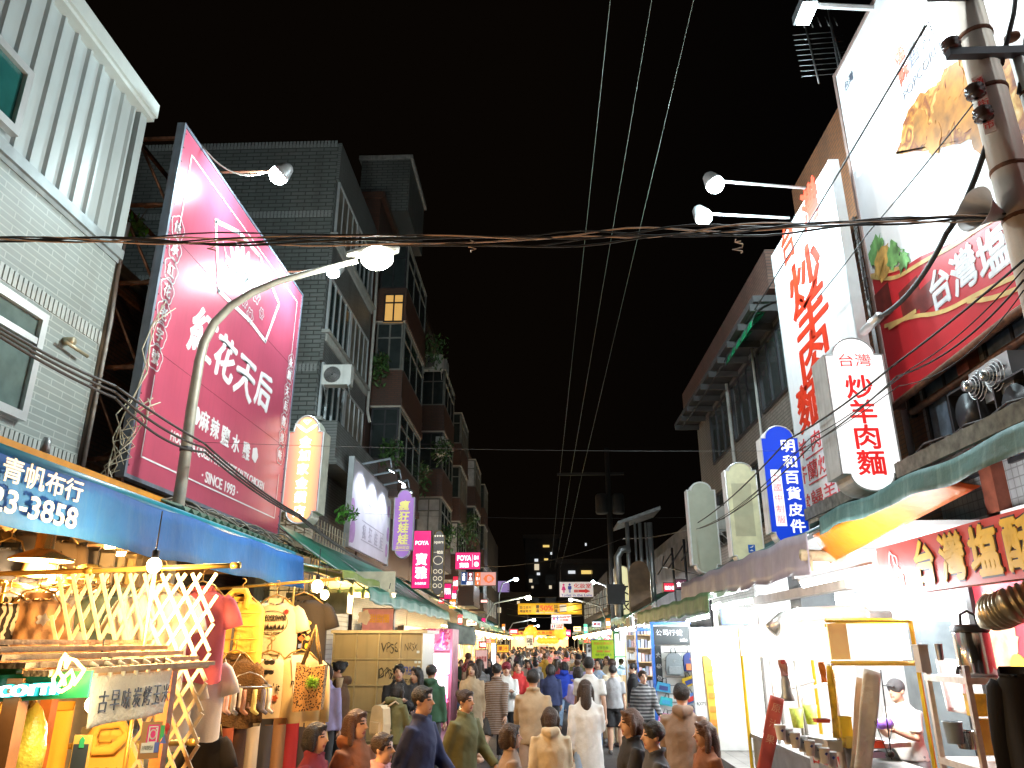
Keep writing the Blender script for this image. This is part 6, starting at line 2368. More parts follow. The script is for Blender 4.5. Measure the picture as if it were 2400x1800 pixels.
# big white partition and the mustard strip on it
wp = T('white_partition', 'large white partition board beside the backpack rack', 'partition')
f, w, h = fY(1634, 1478, 1800, 1730, 15.8)
f = Fr(V((f.o.x, 15.8, .15)))
h = 2.2
b = bm()
b.ob(f, 0, 0, w, h, -.06, 0)
b.build('board', wallw, wp)
b = bm()
b.ob(f, 0, h, w, h + .03, -.08, .02)
b.ob(f, 0, 0, .03, h, 0, .02)
b.build('edge', alum, wp)
b = bm()
b.text(f, 'ROOTS', .13, .82, .07, w=.17, wt=.01, th=.004)
b.text(f, 'D-18', .15, .55, .05, th=.004)
b.build('lettering', black, wp)
ms = T('mustard_strip', 'mustard foam strip with orange bands stuck upright on the white partition', 'strip')
b = bm()
b.prism(f, [(.28, .02), (.4, .02), (.38, 1.62), (.3, 1.7), (.22, 1.7)], .0, .06)
b.build('strip', mat('mustard_foam', (.65, .4, .05), .8, var=.2), ms)
b = bm()
for k in range(6):
    b.ob(f, .275, .2 + k * .24, .395, .3 + k * .24, .06, .066)
b.build('band', mat('orange_band', (.75, .25, .04), .6), ms)
tube_light('tube light in front of the white partition', (3.42, 15.6, 2.75), (3.42, 15.0, 2.76), 420)

# shelf with pots at the right edge
sh = T('steel_shelf', 'white slotted steel shelf loaded with pots by the red wall', 'shelf')
pst = mat('white_slotted_steel', (.66, .62, .6), .45, var=.2, scale=14)
b = bm()
XA, XB, YA, YB = 3.42, 4.3, 6.55, 7.2
for x, y in ((XA, YA), (XB, YA), (XA, YB), (XB, YB)):
    b.box((x - .02, y - .02, .13), (x + .02, y + .02, 1.92 if x == XA else 1.86))
b.build('post', pst, sh)
for z in (1.78, 1.12, .5):
    b = bm()
    b.box((XA - .025, YA - .025, z), (XB + .025, YB + .025, z + .05))
    b.build('board', pst, sh)
po = T('steel_urn', 'tall steel drink urn with black lid and tap on the shelf top', 'urn')
c_ = V((XA + .2, YA + .2, 1.83))
b = bm()
b.lathe([(.135, 0), (.14, .02), (.14, .34), (.13, .36)], c_, 22)
b.build('body', mat('polished_steel', (.6, .58, .55), .15, .95), po)
b = bm()
b.lathe([(.145, .35), (.145, .39), (.12, .41), (.0, .415)], c_, 22, cap=False)
b.tube([c_ + V((-.07, 0, .4)), c_ + V((-.06, 0, .49)), c_ + V((0, 0, .52)), c_ + V((.06, 0, .49)), c_ + V((.07, 0, .4))], .012, 6)
b.build('lid', black, po)
b = bm()
b.tube([c_ + V((-.13, -.05, .07)), c_ + V((-.2, -.08, .07)), c_ + V((-.21, -.08, .02))], .015, 6)
b.build('tap', black, po)
for i, (px, py, Y, w_, h_, m, lab) in enumerate(((2168, 1545, 6.4, .075, .2, white, 'upright white plastic dispenser left of the urn'), (2202, 1530, 6.6, .06, .12, steel, 'small steel flask beside the urn'), (2236, 1718, 6.6, .14, .15, mat('slate_tub', (.25, .32, .38), .4), 'slate blue plastic tub on the middle shelf'),
                                                 (2265, 1735, 6.65, .16, .12, mat('polished_steel', (.6, .58, .55), .15, .95), 'steel pot on the middle shelf'), (2330, 1730, 6.9, .2, .26, mat('ochre_carton', (.62, .35, .05), .6), 'ochre carton at the right of the middle shelf'), (2300, 1655, 6.9, .16, .16, mat('yellow_pack', (.75, .5, .04), .5, var=.4, scale=12), 'yellow packets stacked on the middle shelf'), (2370, 1670, 6.9, .12, .3, white, 'white cardboard sheet leaning on the shelf'))):
    p = at(px, py, Y=Y)
    b = bm()
    if i in (0, 4, 5, 6):
        b.box(p + V((-w_ / 2, 0, -h_ / 2)), p + V((w_ / 2, .1, h_ / 2)))
        b.box(p + V((-w_ / 2 - .004, -.006, h_ / 2)), p + V((w_ / 2 + .004, .106, h_ / 2 + .012)))
    else:
        b.lathe([(w_ / 2 * .85, -h_ / 2), (w_ / 2, h_ / 2), (w_ / 2 * 1.08, h_ / 2 + .01), (w_ / 2 * .9, h_ / 2 + .01), (w_ / 2 * .8, 0)], p, 16, cap=False)
    tag(b.build('container', m), lab, 'container', 'containers on the steel shelf')
f = Fr(at(2372, 1562, Y=5.9), V((1, -.4, 0)))
garment('jacket', 'black jacket hanging from a hook at the right edge before the shelf', f, .26, .85, cloth((.012, .012, .014)), 'long', seed=77, hanger=False)
b = bm()
p = at(2290, 1453, Y=6.9)
for i in range(3):
    b.tube([p + V((.01 * i, 0, 0)), p + V((.03 * math.sin(i), 0, -.2)), p + V((.02 * i - .01, 0, -.42))], .006, 4)
b.lathe([(.03, 0), (.03, -.16), (0, -.16)], p + V((.02, 0, -.42)), 8)
tag(b.build('red_cable', mat('red_cord', (.45, .1, .06), .6)), 'red cables with a plug hanging on the red wall', 'cable')

# ================================================================== bag and phone-case stalls
rk = T('bag_rack', 'blue-framed blackboard rack hung with backpacks', 'display rack')
f, w, h = fY(1545, 1476, 1636, 1720, 16.6)
f = Fr(V((f.o.x, 16.6, .15)))
h = 2.3
b = bm()
b.ob(f, 0, 0, w, h, -.06, -.03)
b.build('back', mat('slatwall', (.7, .7, .68), .5), rk)
b = bm()
for k in range(11):
    b.ob(f, .2, .3 + k * .16, w, .31 + k * .16, -.03, -.022)
b.build('slats', dsteel, rk)
b = bm()
b.ob(f, -.06, 0, .0, h, -.06, .03)
b.ob(f, -.06, h, w, h + .05, -.06, .03)
b.build('frame', blue, rk)
b = bm()
b.ob(f, .01, h - .4, w - .02, h - .03, -.03, .01)
b.ob(f, .01, 1.1, .14, h - .42, -.03, .01)
b.build('blackboard', mat('chalkboard', (.012, .016, .018), .6), rk)
b = bm()
b.text(f, '公司行號', w * .42, h - .16, .12, w=w * .7, wob=.04, n0=.01, wt=-.012)
b.text(f, 'sale', w * .8, h - .3, .07, n0=.01, wob=.03)
b.vtext(f, '大學包', .075, h - .6, 1.25, .1, n0=.01, wob=.05, wt=-.01)
b.build('chalk', ink, rk)


def bag(label, u, v, s, m, m2, fr=f, tilt=0., tote=False):
    t = T('backpack' if not tote else 'tote_bag', label, 'bag', 'bags on the blue-framed rack')
    d = Fr(fr.p(u, v, .03), fr.u * math.cos(tilt) + fr.v * math.sin(tilt), fr.v * math.cos(tilt) - fr.u * math.sin(tilt))
    b = bm()
    if tote:
        b.prism(d, [(-.5 * s, 0), (.5 * s, .05 * s), (.42 * s, .62 * s), (-.45 * s, .6 * s)], 0, .12 * s)
    else:
        b.prism(d, [(-.45 * s, 0), (.45 * s, 0), (.5 * s, .3 * s), (.44 * s, 1.0 * s), (.25 * s, 1.2 * s), (-.25 * s, 1.2 * s), (-.44 * s, 1.0 * s), (-.5 * s, .3 * s)], 0, .3 * s)
    b.build('bag_body', m, t)
    b = bm()
    if tote:
        b.prism(d, [(-.3 * s, .12 * s), (.3 * s, .15 * s), (.28 * s, .42 * s), (-.3 * s, .4 * s)], .12 * s, .16 * s)
    else:
        b.prism(d, [(-.34 * s, .08 * s), (.34 * s, .08 * s), (.34 * s, .5 * s), (-.34 * s, .5 * s)], .3 * s, .4 * s)
        b.prism(d, [(0, .72 * s), (.08 * s, .8 * s), (0, .88 * s), (-.08 * s, .8 * s)], .3 * s, .32 * s)
    b.build('pocket', m2, t)
    b = bm()
    top = .6 * s if tote else 1.18 * s
    b.tube([d.p(-.15 * s, top, .1 * s), d.p(-.1 * s, top + .3 * s, .08 * s), d.p(.1 * s, top + .3 * s, .08 * s), d.p(.15 * s, top, .1 * s)], .035 * s, 6)
    b.build('handle', black, t)
    return t


fab = lambda n, c: mat('bag_' + n, c, .7, var=.12, bump=.3, bscale=60)
bag('grey backpack with tan patch, highest on the rack', .38, 1.3, .36, fab('grey', (.2, .23, .25)), fab('grey2', (.26, .29, .31)))
bag('navy school backpack with colourful front beside the grey one', .72, 1.38, .3, fab('navy', (.04, .06, .22)), fab('orange', (.65, .2, .08)))
bag('yellow and navy tote hanging below the navy backpack', .7, 1.1, .3, fab('yellow', (.75, .5, .04)), fab('navy', (.04, .06, .22)), tilt=.3, tote=True)
bag('bright blue tote hung at the left of the rack', .12, .98, .3, fab('sky', (.06, .35, .6)), fab('navy', (.04, .06, .22)), tilt=-.2, tote=True)
bag('turquoise tote below the bright blue one', .16, .72, .27, fab('turq', (.04, .45, .5)), fab('sky', (.06, .35, .6)), tilt=-.2, tote=True)
bag('pink tote low at the left of the rack', .12, .42, .27, fab('pink', (.65, .25, .45)), fab('pink2', (.75, .45, .55)), tilt=-.15, tote=True)
bag('blue tote with red trim under the yellow one', .72, .78, .3, fab('blue', (.08, .2, .5)), red, tilt=.3, tote=True)
bag('violet and red tote low on the right of the rack', .74, .48, .28, fab('violet', (.2, .15, .4)), red, tilt=.25, tote=True)
bag('small yellow and navy tote at the rack foot', .75, .12, .24, fab('yellow', (.75, .5, .04)), fab('navy', (.04, .06, .22)), tilt=.1, tote=True)
for k, (x0, x1, Y, lab) in enumerate(((1504, 1546, 18.5, 'phone-case rack full of pale boxes beside the blue-framed rack'), (1478, 1506, 20.5, 'farther phone-case rack of small boxes'))):
    t = T('case_rack', lab, 'display rack', 'phone-case racks')
    f, w, h = fY(x0, 1486, x1, 1700, Y)
    f = Fr(V((f.o.x, Y, .15)))
    h = 2.2
    b = bm()
    b.ob(f, 0, 0, w, h, -.3, -.26)
    for i in range(7):
        b.ob(f, 0, .3 + i * .3, w, .32 + i * .3, -.26, .02)
    b.build('shelf', mat('oak_shelf', (.5, .33, .16), .5), t)
    b = bm()
    for u in (-.03, w):
        b.ob(f, u, 0, u + .03, h, -.3, .03)
    b.ob(f, 0, h, w, h + .06, -.3, .03)
    b.build('frame', blue if k == 0 else alum, t)
    r_ = random.Random(k + 50)
    for i in range(7):
        for j in range(5):
            b = bm()
            u = w * (j + .12) / 5
            b.ob(f, u, .325 + i * .3, u + w * .15, .325 + i * .3 + r_.uniform(.14, .2), -.2, -.02)
            b.build('case_box', mat('case_%d' % r_.randrange(6), [(.7, .7, .7), (.6, .55, .5), (.2, .2, .25), (.6, .35, .35), (.35, .45, .6), (.75, .72, .6)][r_.randrange(6)], .4), t)
tube_light('tube light over the phone-case racks', at(1510, 1470, X=3.3), at(1560, 1462, X=3.3), 330)
tube_light('tube light under the moss-green flap', at(1660, 1446, X=3.5), at(1610, 1456, X=3.5), 260)
f_ = fY(1690, 1425, 1755, 1468, 14.6)
panel_sign('navy signboard with gold characters inside the white stall', 1690, 1425, 1755, 1466, 14.6, mat('navy_board', (.03, .07, .2), .5), [(lambda b, f, w, h: (b.text(f, '上官手機配件', w * .5, h * .62, h * .26, w=w * .85, n0=.008, wt=.02), b.text(f, '百花香機油', w * .5, h * .28, h * .2, w=w * .6, n0=.008)), mat('gold_letter', (.7, .45, .1), .4))], name='signboard', group='boards over the right-hand stalls')
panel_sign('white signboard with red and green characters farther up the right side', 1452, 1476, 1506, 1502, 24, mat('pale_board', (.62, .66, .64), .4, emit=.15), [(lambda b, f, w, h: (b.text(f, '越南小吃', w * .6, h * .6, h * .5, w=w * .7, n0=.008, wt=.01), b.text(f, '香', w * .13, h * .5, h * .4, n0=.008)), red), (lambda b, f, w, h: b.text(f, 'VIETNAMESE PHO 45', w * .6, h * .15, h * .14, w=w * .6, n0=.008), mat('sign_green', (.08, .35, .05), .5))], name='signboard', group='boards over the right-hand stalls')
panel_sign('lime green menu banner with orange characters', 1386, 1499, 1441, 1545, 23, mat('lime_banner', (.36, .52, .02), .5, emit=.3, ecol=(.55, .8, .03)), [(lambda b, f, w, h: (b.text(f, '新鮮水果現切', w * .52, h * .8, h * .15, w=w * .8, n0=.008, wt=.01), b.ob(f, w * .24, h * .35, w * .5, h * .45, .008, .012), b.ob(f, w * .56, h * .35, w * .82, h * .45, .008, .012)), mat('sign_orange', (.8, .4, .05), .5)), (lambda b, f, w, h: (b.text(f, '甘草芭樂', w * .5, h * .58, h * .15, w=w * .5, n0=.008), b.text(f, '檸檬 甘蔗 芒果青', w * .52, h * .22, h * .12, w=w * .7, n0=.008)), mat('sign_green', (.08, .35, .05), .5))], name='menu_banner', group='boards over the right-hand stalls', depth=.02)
panel_sign('white poster with black characters behind the lime banner', 1374, 1508, 1390, 1543, 25, white, [(lambda b, f, w, h: b.vtext(f, '阿婆', w * .5, h * .8, h * .5, h * .2, n0=.008, wt=.02), black)], name='signboard', group='boards over the right-hand stalls', depth=.02)
gk = T('green_kiosk', 'kiosk with green edges and a bright white back under the red-lettered board', 'kiosk')
f, w, h = fY(1447, 1504, 1500, 1650, 24.4)
f = Fr(V((f.o.x, 24.4, .15)))
b = bm()
b.ob(f, 0, 1.0, w, 2.2, -.6, -.55)
b.build('lit_back', glow('kiosk_white', (.95, 1., .95), 1.8), gk)
b = bm()
b.ob(f, 0, 2.2, w, 2.28, -.6, .1)
b.ob(f, 0, 1.5, w, 1.54, -.5, .05)
b.ob(f, -.05, 0, 0, 2.28, -.6, .05)
b.build('frame', mat('kiosk_green', (.04, .35, .08), .5), gk)
b = bm()
b.ob(f, 0, 0, w, 1.0, -.6, 0)
b.build('counter', mat('oak_shelf', (.5, .33, .16), .5), gk)

# ================================================================== utility pole with insulators, right edge
up_ = T('utility_pole', 'stout concrete utility pole with insulators and a red-lettered sticker, right edge', 'utility pole')
PX, PY = 4.22, 5.78
b = bm()
b.lathe([(.2, 0), (.155, 5), (.135, 9.2), (.0, 9.2)], (PX, PY, 0), 22, cap=False)
b.build('post', mat('pale_concrete_pole', (.5, .43, .36), .8, var=.12, scale=2, streak=.35, dirt=(.3, .25, .2), bump=.15), up_)
b = bm()
b.tube([(PX + .27, PY - .1, 0), (PX + .26, PY - .1, 7.3)], .06, 10)
b.build('conduit', mat('pale_conduit', (.52, .5, .46), .6, var=.1), up_)
b = bm()
for z in (6.05, 6.9, 7.55, 5.55):
    b.lathe([(.152, 0), (.156, .005), (.156, .04), (.15, .045)], (PX, PY, z), 18)
    b.lathe([(.064, 0), (.068, .005), (.068, .03), (.06, .035)], (PX + .265, PY - .1, z - .1), 12)
b.build('band', rust, up_)
b = bm()
for z, dx in ((8.55, .3), (7.9, .45), (7.2, .4)):
    b.box((PX - dx, PY - .2, z), (PX + 1.1, PY - .12, z + .08))
b.build('crossarm', dsteel, up_)
por = mat('brown_porcelain', (.06, .04, .035), .2)
porw = mat('white_porcelain', (.6, .57, .52), .2)
k = 0
for z, xs in ((8.63, (-.25, .3, .6, .95)), (7.98, (-.38, .35, .6, .9)), (7.28, (-.35, .4, .75, 1.0)), (6.75, (-.24,)), (6.5, (-.22,))):
    for x in xs:
        b = bm()
        b.lathe([(.02, 0), (.05, .02), (.08, .03), (.06, .06), (.085, .075), (.06, .1), (.08, .12), (.045, .15), (.0, .16)], (PX + x, PY - .16, z - .02), 14, cap=False)
        b.build('insulator', porw if (k % 3 == 1 and x > 0) else por, up_)
        k += 1
b = bm()
for k in range(10):
    r_ = random.Random(k)
    p = V((PX + .2 + .09 * k, PY - .2, 8.4 - .12 * k))
    b.tube([p, p + V((.1, -.1, -.3 - .2 * r_.random())), p + V((-.05 + .2 * r_.random(), .05, -.7)), p + V((-.1, .1, -1.0 - .6 * r_.random()))], .022, 6)
b.build('drop_cable', wire, up_)
f = Fr((PX - .148, PY - .075, 6.42), V((.75, -.66, 0)))
b = bm()
b.ob(f, -.03, 0, .06, .62, -.01, .004)
b.build('sticker', mat('pink_sticker', (.6, .5, .47), .5), up_)
b = bm()
b.vtext(f, '通化街夜市', .015, .55, .08, .085, n0=.004, th=.003)
b.build('lettering', red, up_)
hs = T('horn_speaker', 'pale grey horn loudspeaker mounted on the utility pole', 'loudspeaker')
c_ = at(2325, 482, Y=5.75)
b = bm()
b.lathe([(.2, 0), (.19, .005), (.12, .1), (.07, .2), (.04, .3), (.05, .31), (.05, .4), (.0, .41)], c_ + V((-.16, 0, -.03)), 20, axis=(1, .25, -.12), cap=False)
b.build('horn', mat('horn_grey', (.45, .43, .42), .5), hs)
b = bm()
b.tube([c_ + V((.1, .05, -.05)), (PX - .1, PY, c_.z)], .02, 6)
b.build('bracket', dsteel, hs)

# ================================================================== wires
def wirething(label, runs, group=None, m=wire, r=.012, name='overhead_wire'):
    b = bm()
    for a, c, d in runs:
        b.tube(sag(a, c, d, 16), r, 5)
    return tag(b.build(name, m), label, 'wire', group)


la, lb = at(-90, 560, X=-5.44), V((PX - .13, PY, 5.62))
for k in range(6):
    r_ = random.Random(k + 3)
    b = bm()
    n = 40
    lm = V((0, 6.1, at(1200, 563, Y=6.1).z))
    pts = []
    for i in range(n + 1):
        t = i / n
        p = la.lerp(lm, t * 2) if t < .5 else lm.lerp(lb, t * 2 - 1)
        pts.append(p + V((0, .03 * math.sin(i * .9 + k * 2), .028 * math.sin(i * .55 + k * 1.7) + .02 * (k - 3) * .6 + .03 * math.sin(i * .2 + k))))
    b.tube(pts, .0075 + .003 * (k % 3 == 0), 5)
    tag(b.build('overhead_cable', wirew if k in (2, 4) else wire), ['thick black', 'thin black', 'pale tan', 'second thick black', 'tan wavy', 'lowest thin black'][k] + ' strand of the cable bundle strung across the street', 'cable', 'cable bundle across the street')
for px, lab in ((1108, 'dangling knot of wire right of the street lamp on the bundle'), (1728, 'small wire coil hanging from the bundle near the tall white sign'), (500, 'twist of wire tied to the bundle before the red billboard')):
    c_ = at(px, 568, Y=6.1)
    b = bm()
    r_ = random.Random(px)
    b.tube([c_ + V((r_.uniform(-.05, .05), r_.uniform(-.03, .03), .03 - .012 * i)) for i in range(12)], .006, 4)
    tag(b.build('wire_knot', wirew), lab, 'wire', 'knots on the cable bundle')
for k, (px, lab) in enumerate(((1430, 'left of three overhead power lines running down the street'), (1527, 'middle of three overhead power lines running down the street'), (1625, 'right of three overhead power lines running down the street'))):
    a = at(px, 0, Z=9.6)
    wirething(lab, [((a.x, a.y - 4, 9.6), (a.x, 34, 9.5), .0), ((a.x, 34, 9.5), (a.x, 78, 9.3), .25)], 'overhead power lines', m=mat('green_wire', (.1, .13, .1), .5), r=.0045)
pl_ = at(2170, 60, Y=PY)
wirething('taut black line from the pole top down past the chicken billboard', [(pl_, at(1740, 770, X=4.55), .05), (at(1740, 770, X=4.55), at(1600, 1000, X=4.4), .1)], 'lines from the utility pole', r=.014)
wirething('thin black line from the pole sloping over the white billboard face', [(at(2280, 245, Y=PY), at(2035, 545, X=4.2), .02), (at(2035, 545, X=4.2), at(1915, 700, X=4.2), .02)], 'lines from the utility pole', r=.008)
wirething('thick twisted cable curving from the pole to the steel sleeve', [(at(2320, 310, Y=PY), at(2220, 545, Y=6.2), .08), (at(2220, 545, Y=6.2), at(2062, 742, Y=7.6), .12)], 'lines from the utility pole', r=.026)
b = bm()
b.tube([at(2062, 740, Y=7.6), at(2024, 778, Y=8.0)], .05, 10)
tag(b.build('cable_sleeve', alum), 'silver sleeve at the end of the twisted cable', 'cable sleeve')
for k in range(4):
    r_ = random.Random(k + 7)
    j = lambda q: r_.uniform(-q, q)
    p0, p1, p2, p3 = at(2400, 612 + 22 * k + j(8), X=3.9), at(2110 + j(25), 855 + 16 * k + j(8), X=3.5), at(1880 + j(40), 1030 + 9 * k + j(12), X=3.3), at(1640 + j(15), 1232 + j(8), X=3.2)
    wirething(['upper', 'second', 'third', 'lowest'][k] + ' strand of black cables drooping from the right edge past the white lightbox', [(p0, p1, .02 + .05 * k), (p1, p2, .03 + .03 * r_.random()), (p2, p3, .08 + .12 * r_.random())], 'cables drooping by the white lightbox', r=(.011, .006, .009, .005)[k])
for k in range(3):
    wirething(['upper', 'middle', 'lower'][k] + ' black cable sloping along the left front before the red billboard', [(at(-30, 750 + 10 * k, X=-4.2), at(270, 905 + 14 * k, X=-4.15), .03), (at(270, 905 + 14 * k, X=-4.15), at(480, 1040 + 10 * k, X=-4.1), .02 + .05 * k), (at(480, 1040 + 10 * k, X=-4.1), at(700, 1205 + 4 * k, X=-4.0), .06), (at(700, 1205 + 4 * k, X=-4.0), at(900, 1335, X=-3.9), .1)], 'cables along the left front', r=.014)
wirething('thin line strung level across the street above the awnings', [(at(455, 1036, Y=9.3), at(1900, 1056, Y=10.5), .05)], r=.003)
wirething('faint high line crossing the street beyond the shop signs', [(at(820, 1202, Y=20), at(1700, 1210, Y=20), .1)], r=.003)
wirething('long cable sagging across the street over the banners', [(at(1120, 1328, Y=32), at(1460, 1262, Y=30), .3), (at(1460, 1262, Y=30), at(1900, 1130, Y=14), .3)], r=.016)
for k in range(5):
    wirething(['lowest', 'second', 'third', 'fourth', 'highest'][k] + ' cable strung over the far street by the yellow banner', [(at(1190, 1440 - 14 * k, Y=44), at(1440, 1430 - 20 * k, Y=36), .25 + .1 * k)], 'cables over the far street', r=.018)

# dark pole in the distance
fp = T('utility_pole', 'dark wooden-looking utility pole with crossarms and transformers up the street', 'utility pole')
b = bm()
b.lathe([(.15, 0), (.11, 10.7), (0, 10.7)], (3.15, 34, 0), 12, cap=False)
b.build('post', mat('tarred_wood', (.012, .011, .01), .95), fp)
b = bm()
b.box((.8, 33.95, 9.42), (3.9, 34.05, 9.54))
b.build('crossarm', mat('tarred_wood', (.012, .011, .01), .95), fp)
for i, x in enumerate((2.8, 3.55)):
    b = bm()
    b.lathe([(.25, 0), (.28, .05), (.28, .8), (.2, .9), (0, .92)], (x, 33.8, 7.6), 14)
    b.build('transformer', mat('tarred_wood', (.012, .011, .01), .95), fp)
fl = T('street_lamp', 'white street lamp with a short arm on the dark pole', 'street lamp', 'distant street lamps')
c_ = at(1390, 1365, Y=33)
b = bm()
b.tube([(3.1, 33.9, c_.z - .6), (2.8, 33.5, c_.z - .1), c_ + V((0, 0, .05))], .03, 6)
b.build('arm', alum, fl)
b = bm()
b.ball(c_, .09, 10)
b.build('bulb', glow('flood_bulb', (.8, .97, 1.), 40.), fl)
lamp('POINT', 'street_light', c_ - V((0, 0, .25)), 260, (.9, .96, 1.), fl, size=.1)
for i, (px, py, Y, col, lab, r_) in enumerate(((1209, 1358, 60, (.7, .85, 1.), 'bluish street lamp far off left of the lavatory banner', .17), (1238, 1401, 46, (.95, 1., .75), 'yellow-white street lamp on a curved arm above the yellow banner', .16), (1251, 1453, 75, (.85, .95, 1.), 'street lamp glimpsed under the yellow banner', .15), (1261, 1467, 95, (.9, .95, 1.), 'tiny street lamp low under the yellow banner', .14), (1338, 1406, 40, (1., 1., .9), 'bare bulb beside the yellow banner corner', .1))):
    t = T('street_lamp', lab, 'street lamp', 'distant street lamps')
    c_ = at(px, py, Y=Y)
    xp = -3.3 if px < 1300 else 3.4
    b = bm()
    b.tube([(xp, Y, 0), (xp, Y, c_.z - 1.2), (xp + (c_.x - xp) * .2, Y, c_.z - .3), c_ + V((0, 0, .08))], .05, 8)
    b.build('post', mat('far_lamp_post', (.25, .26, .24), .5), t)
    b = bm()
    b.ball(c_, r_, 10, sq=(1.2, 1.2, .8))
    b.build('bulb', glow('far_bulb_%d' % i, col, 30.), t)
    lamp('POINT', 'street_light', c_ - V((0, 0, .4)), 350, col, t, size=.12)

# ================================================================== banners over the street
def person_icon(b, f, u, v, h, skirt):
    b.prism(f, circ(u, v + h * .88, h * .12, 12), 0, .01)
    if skirt:
        b.prism(f, [(u - h * .12, v + h * .72), (u + h * .12, v + h * .72), (u + h * .26, v + h * .28), (u - h * .26, v + h * .28)], 0, .01)
    else:
        b.prism(f, [(u - h * .2, v + h * .72), (u + h * .2, v + h * .72), (u + h * .2, v + h * .36), (u - h * .2, v + h * .36)], 0, .01)
    for s in (-.1, .02):
        b.prism(f, [(u + h * s, v), (u + h * (s + .08), v), (u + h * (s + .08), v + h * .36), (u + h * s, v + h * .36)], 0, .01)


def toilet(label, x0, y0, x1, y1, Y):
    f, w, h = fY(x0, y0, x1, y1, Y)
    t = T('lavatory_sign', label, 'sign', 'lavatory signs hung over the street')
    b = bm()
    b.ob(f, 0, 0, w, h, -.05, 0)
    b.build('board', mat('lavatory_white', (.75, .72, .74), .4, emit=.32, ecol=(1., .93, .95)), t)
    b = bm()
    person_icon(b, f, w * .12, h * .28, h * .6, True)
    b.build('woman_icon', mat('icon_pink', (.7, .04, .25), .5, emit=.2, ecol=(.8, .05, .3)), t)
    b = bm()
    person_icon(b, f, w * .3, h * .28, h * .62, False)
    b.text(f, 'Toilet in the Lane', w * .5, h * .12, h * .17, w=w * .92, th=.01)
    b.build('lettering', mat('icon_blue', (.03, .06, .4), .5, emit=.15, ecol=(.05, .1, .6)), t)
    b = bm()
    b.text(f, '化妝室', w * .68, h * .74, h * .32, w=w * .52, wt=.01, th=.01)
    b.prism(f, [(w * .43, h * .3), (w * .76, h * .3), (w * .76, h * .24), (w * .92, h * .38), (w * .76, h * .54), (w * .76, h * .48), (w * .43, h * .48)], 0, .01)
    b.build('arrow', mat('icon_red', (.65, .03, .03), .5, emit=.2, ecol=(.8, .05, .05)), t)
    b = bm()
    b.text(f, '內巷', w * .52, h * .39, h * .14, n0=.01, th=.008)
    b.build('lettering', white, t)
    b = bm()
    for u in (.05, w - .05):
        b.tube([f.p(u, h, -.02), f.p(u, h + .5, -.02)], .012, 4)
    b.build('hanger', wire, t)


toilet('largest lavatory direction sign with pink and blue figures and a red arrow', 1312, 1364, 1391, 1399, 32)
toilet('second lavatory direction sign, smaller, under the yellow banner', 1293, 1441, 1339, 1461, 44)
toilet('third and smallest lavatory direction sign, just below the second', 1291, 1462, 1321, 1475, 52)
yb_ = T('yellow_banner', 'wide yellow banner with red fifty percent lettering across the street', 'banner')
f, w, h = fY(1214, 1414, 1364, 1440, 40)
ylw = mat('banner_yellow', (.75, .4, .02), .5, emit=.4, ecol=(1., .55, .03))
b = bm()
b.sheet(lambda s, t: f.p(w * s, h * t, .05 * math.sin(9 * s)), 30, 4, thick=.02)
b.build('cloth', ylw, yb_)
b = bm()
b.text(f, '臨江夜市', w * .12, h * .62, h * .26, n0=.07)
b.text(f, '用全支付', w * .12, h * .28, h * .26, n0=.07, wt=.02)
b.vtext(f, '最高', w * .31, h * .68, h * .3, h * .32, n0=.07, wt=.02)
b.vtext(f, '回饋', w * .595, h * .68, h * .3, h * .32, n0=.07, wt=.02)
b.build('lettering', mat('banner_black', (.04, .03, .02), .5), yb_)
b = bm()
b.text(f, '50%', w * .45, h * .56, h * .5, w=w * .21, n0=.07, wt=.03)
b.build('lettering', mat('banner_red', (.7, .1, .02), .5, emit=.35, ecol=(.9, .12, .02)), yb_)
b = bm()
for u0, u1 in ((.28, .4), (.42, .64)):
    b.ob(f, w * u0, h * .1, w * u1, h * .17, .055, .075)
b.ob(f, w * .655, h * .2, w * .76, h * .88, .055, .07)
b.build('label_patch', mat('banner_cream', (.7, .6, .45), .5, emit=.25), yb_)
f, w, h = fY(1246, 1478, 1306, 1490, 62)
panel_sign('second yellow banner farther off with red numerals, lanterns at its ends', 1246, 1477, 1306, 1489, 62, ylw, [(lambda b, f, w, h: (b.text(f, '3% 無上限', w * .5, h * .5, h * .55, w=w * .6, n0=.008, wt=.02)), mat('banner_red', (.7, .1, .02), .5))], depth=.03, name='yellow_banner', cat='banner', group='yellow banners')
lan = glow('lantern_orange', (1., .35, .03), 1.8)


def lantern(label, c, r, m=lan):
    t = T('lantern', label, 'lantern', 'orange paper lanterns')
    b = bm()
    b.lathe([(r * .35, -r * .85), (r * .75, -r * .6), (r, 0), (r * .75, r * .6), (r * .35, r * .85)], c, 14)
    b.build('shade', m, t)
    b = bm()
    b.lathe([(r * .38, r * .85), (r * .38, r), (.02, r * 1.02)], c, 10)
    b.lathe([(r * .38, -r), (r * .38, -r * .85)], c, 10)
    b.build('cap', mat('lantern_gold', (.6, .3, .05), .4), t)


lantern('big orange lantern at the left end of the far yellow banner', at(1244, 1482, Y=62), .55)
lantern('big orange lantern at the right end of the far yellow banner', at(1314, 1482, Y=62), .55)
for i in range(9):
    lantern(['first', 'second', 'third', 'fourth', 'fifth', 'sixth', 'seventh', 'eighth', 'ninth'][i] + ' of the row of small orange lanterns above the crowd, from the left', at(1264 + i * 5, 1501 + (i % 2), Y=72), .26)

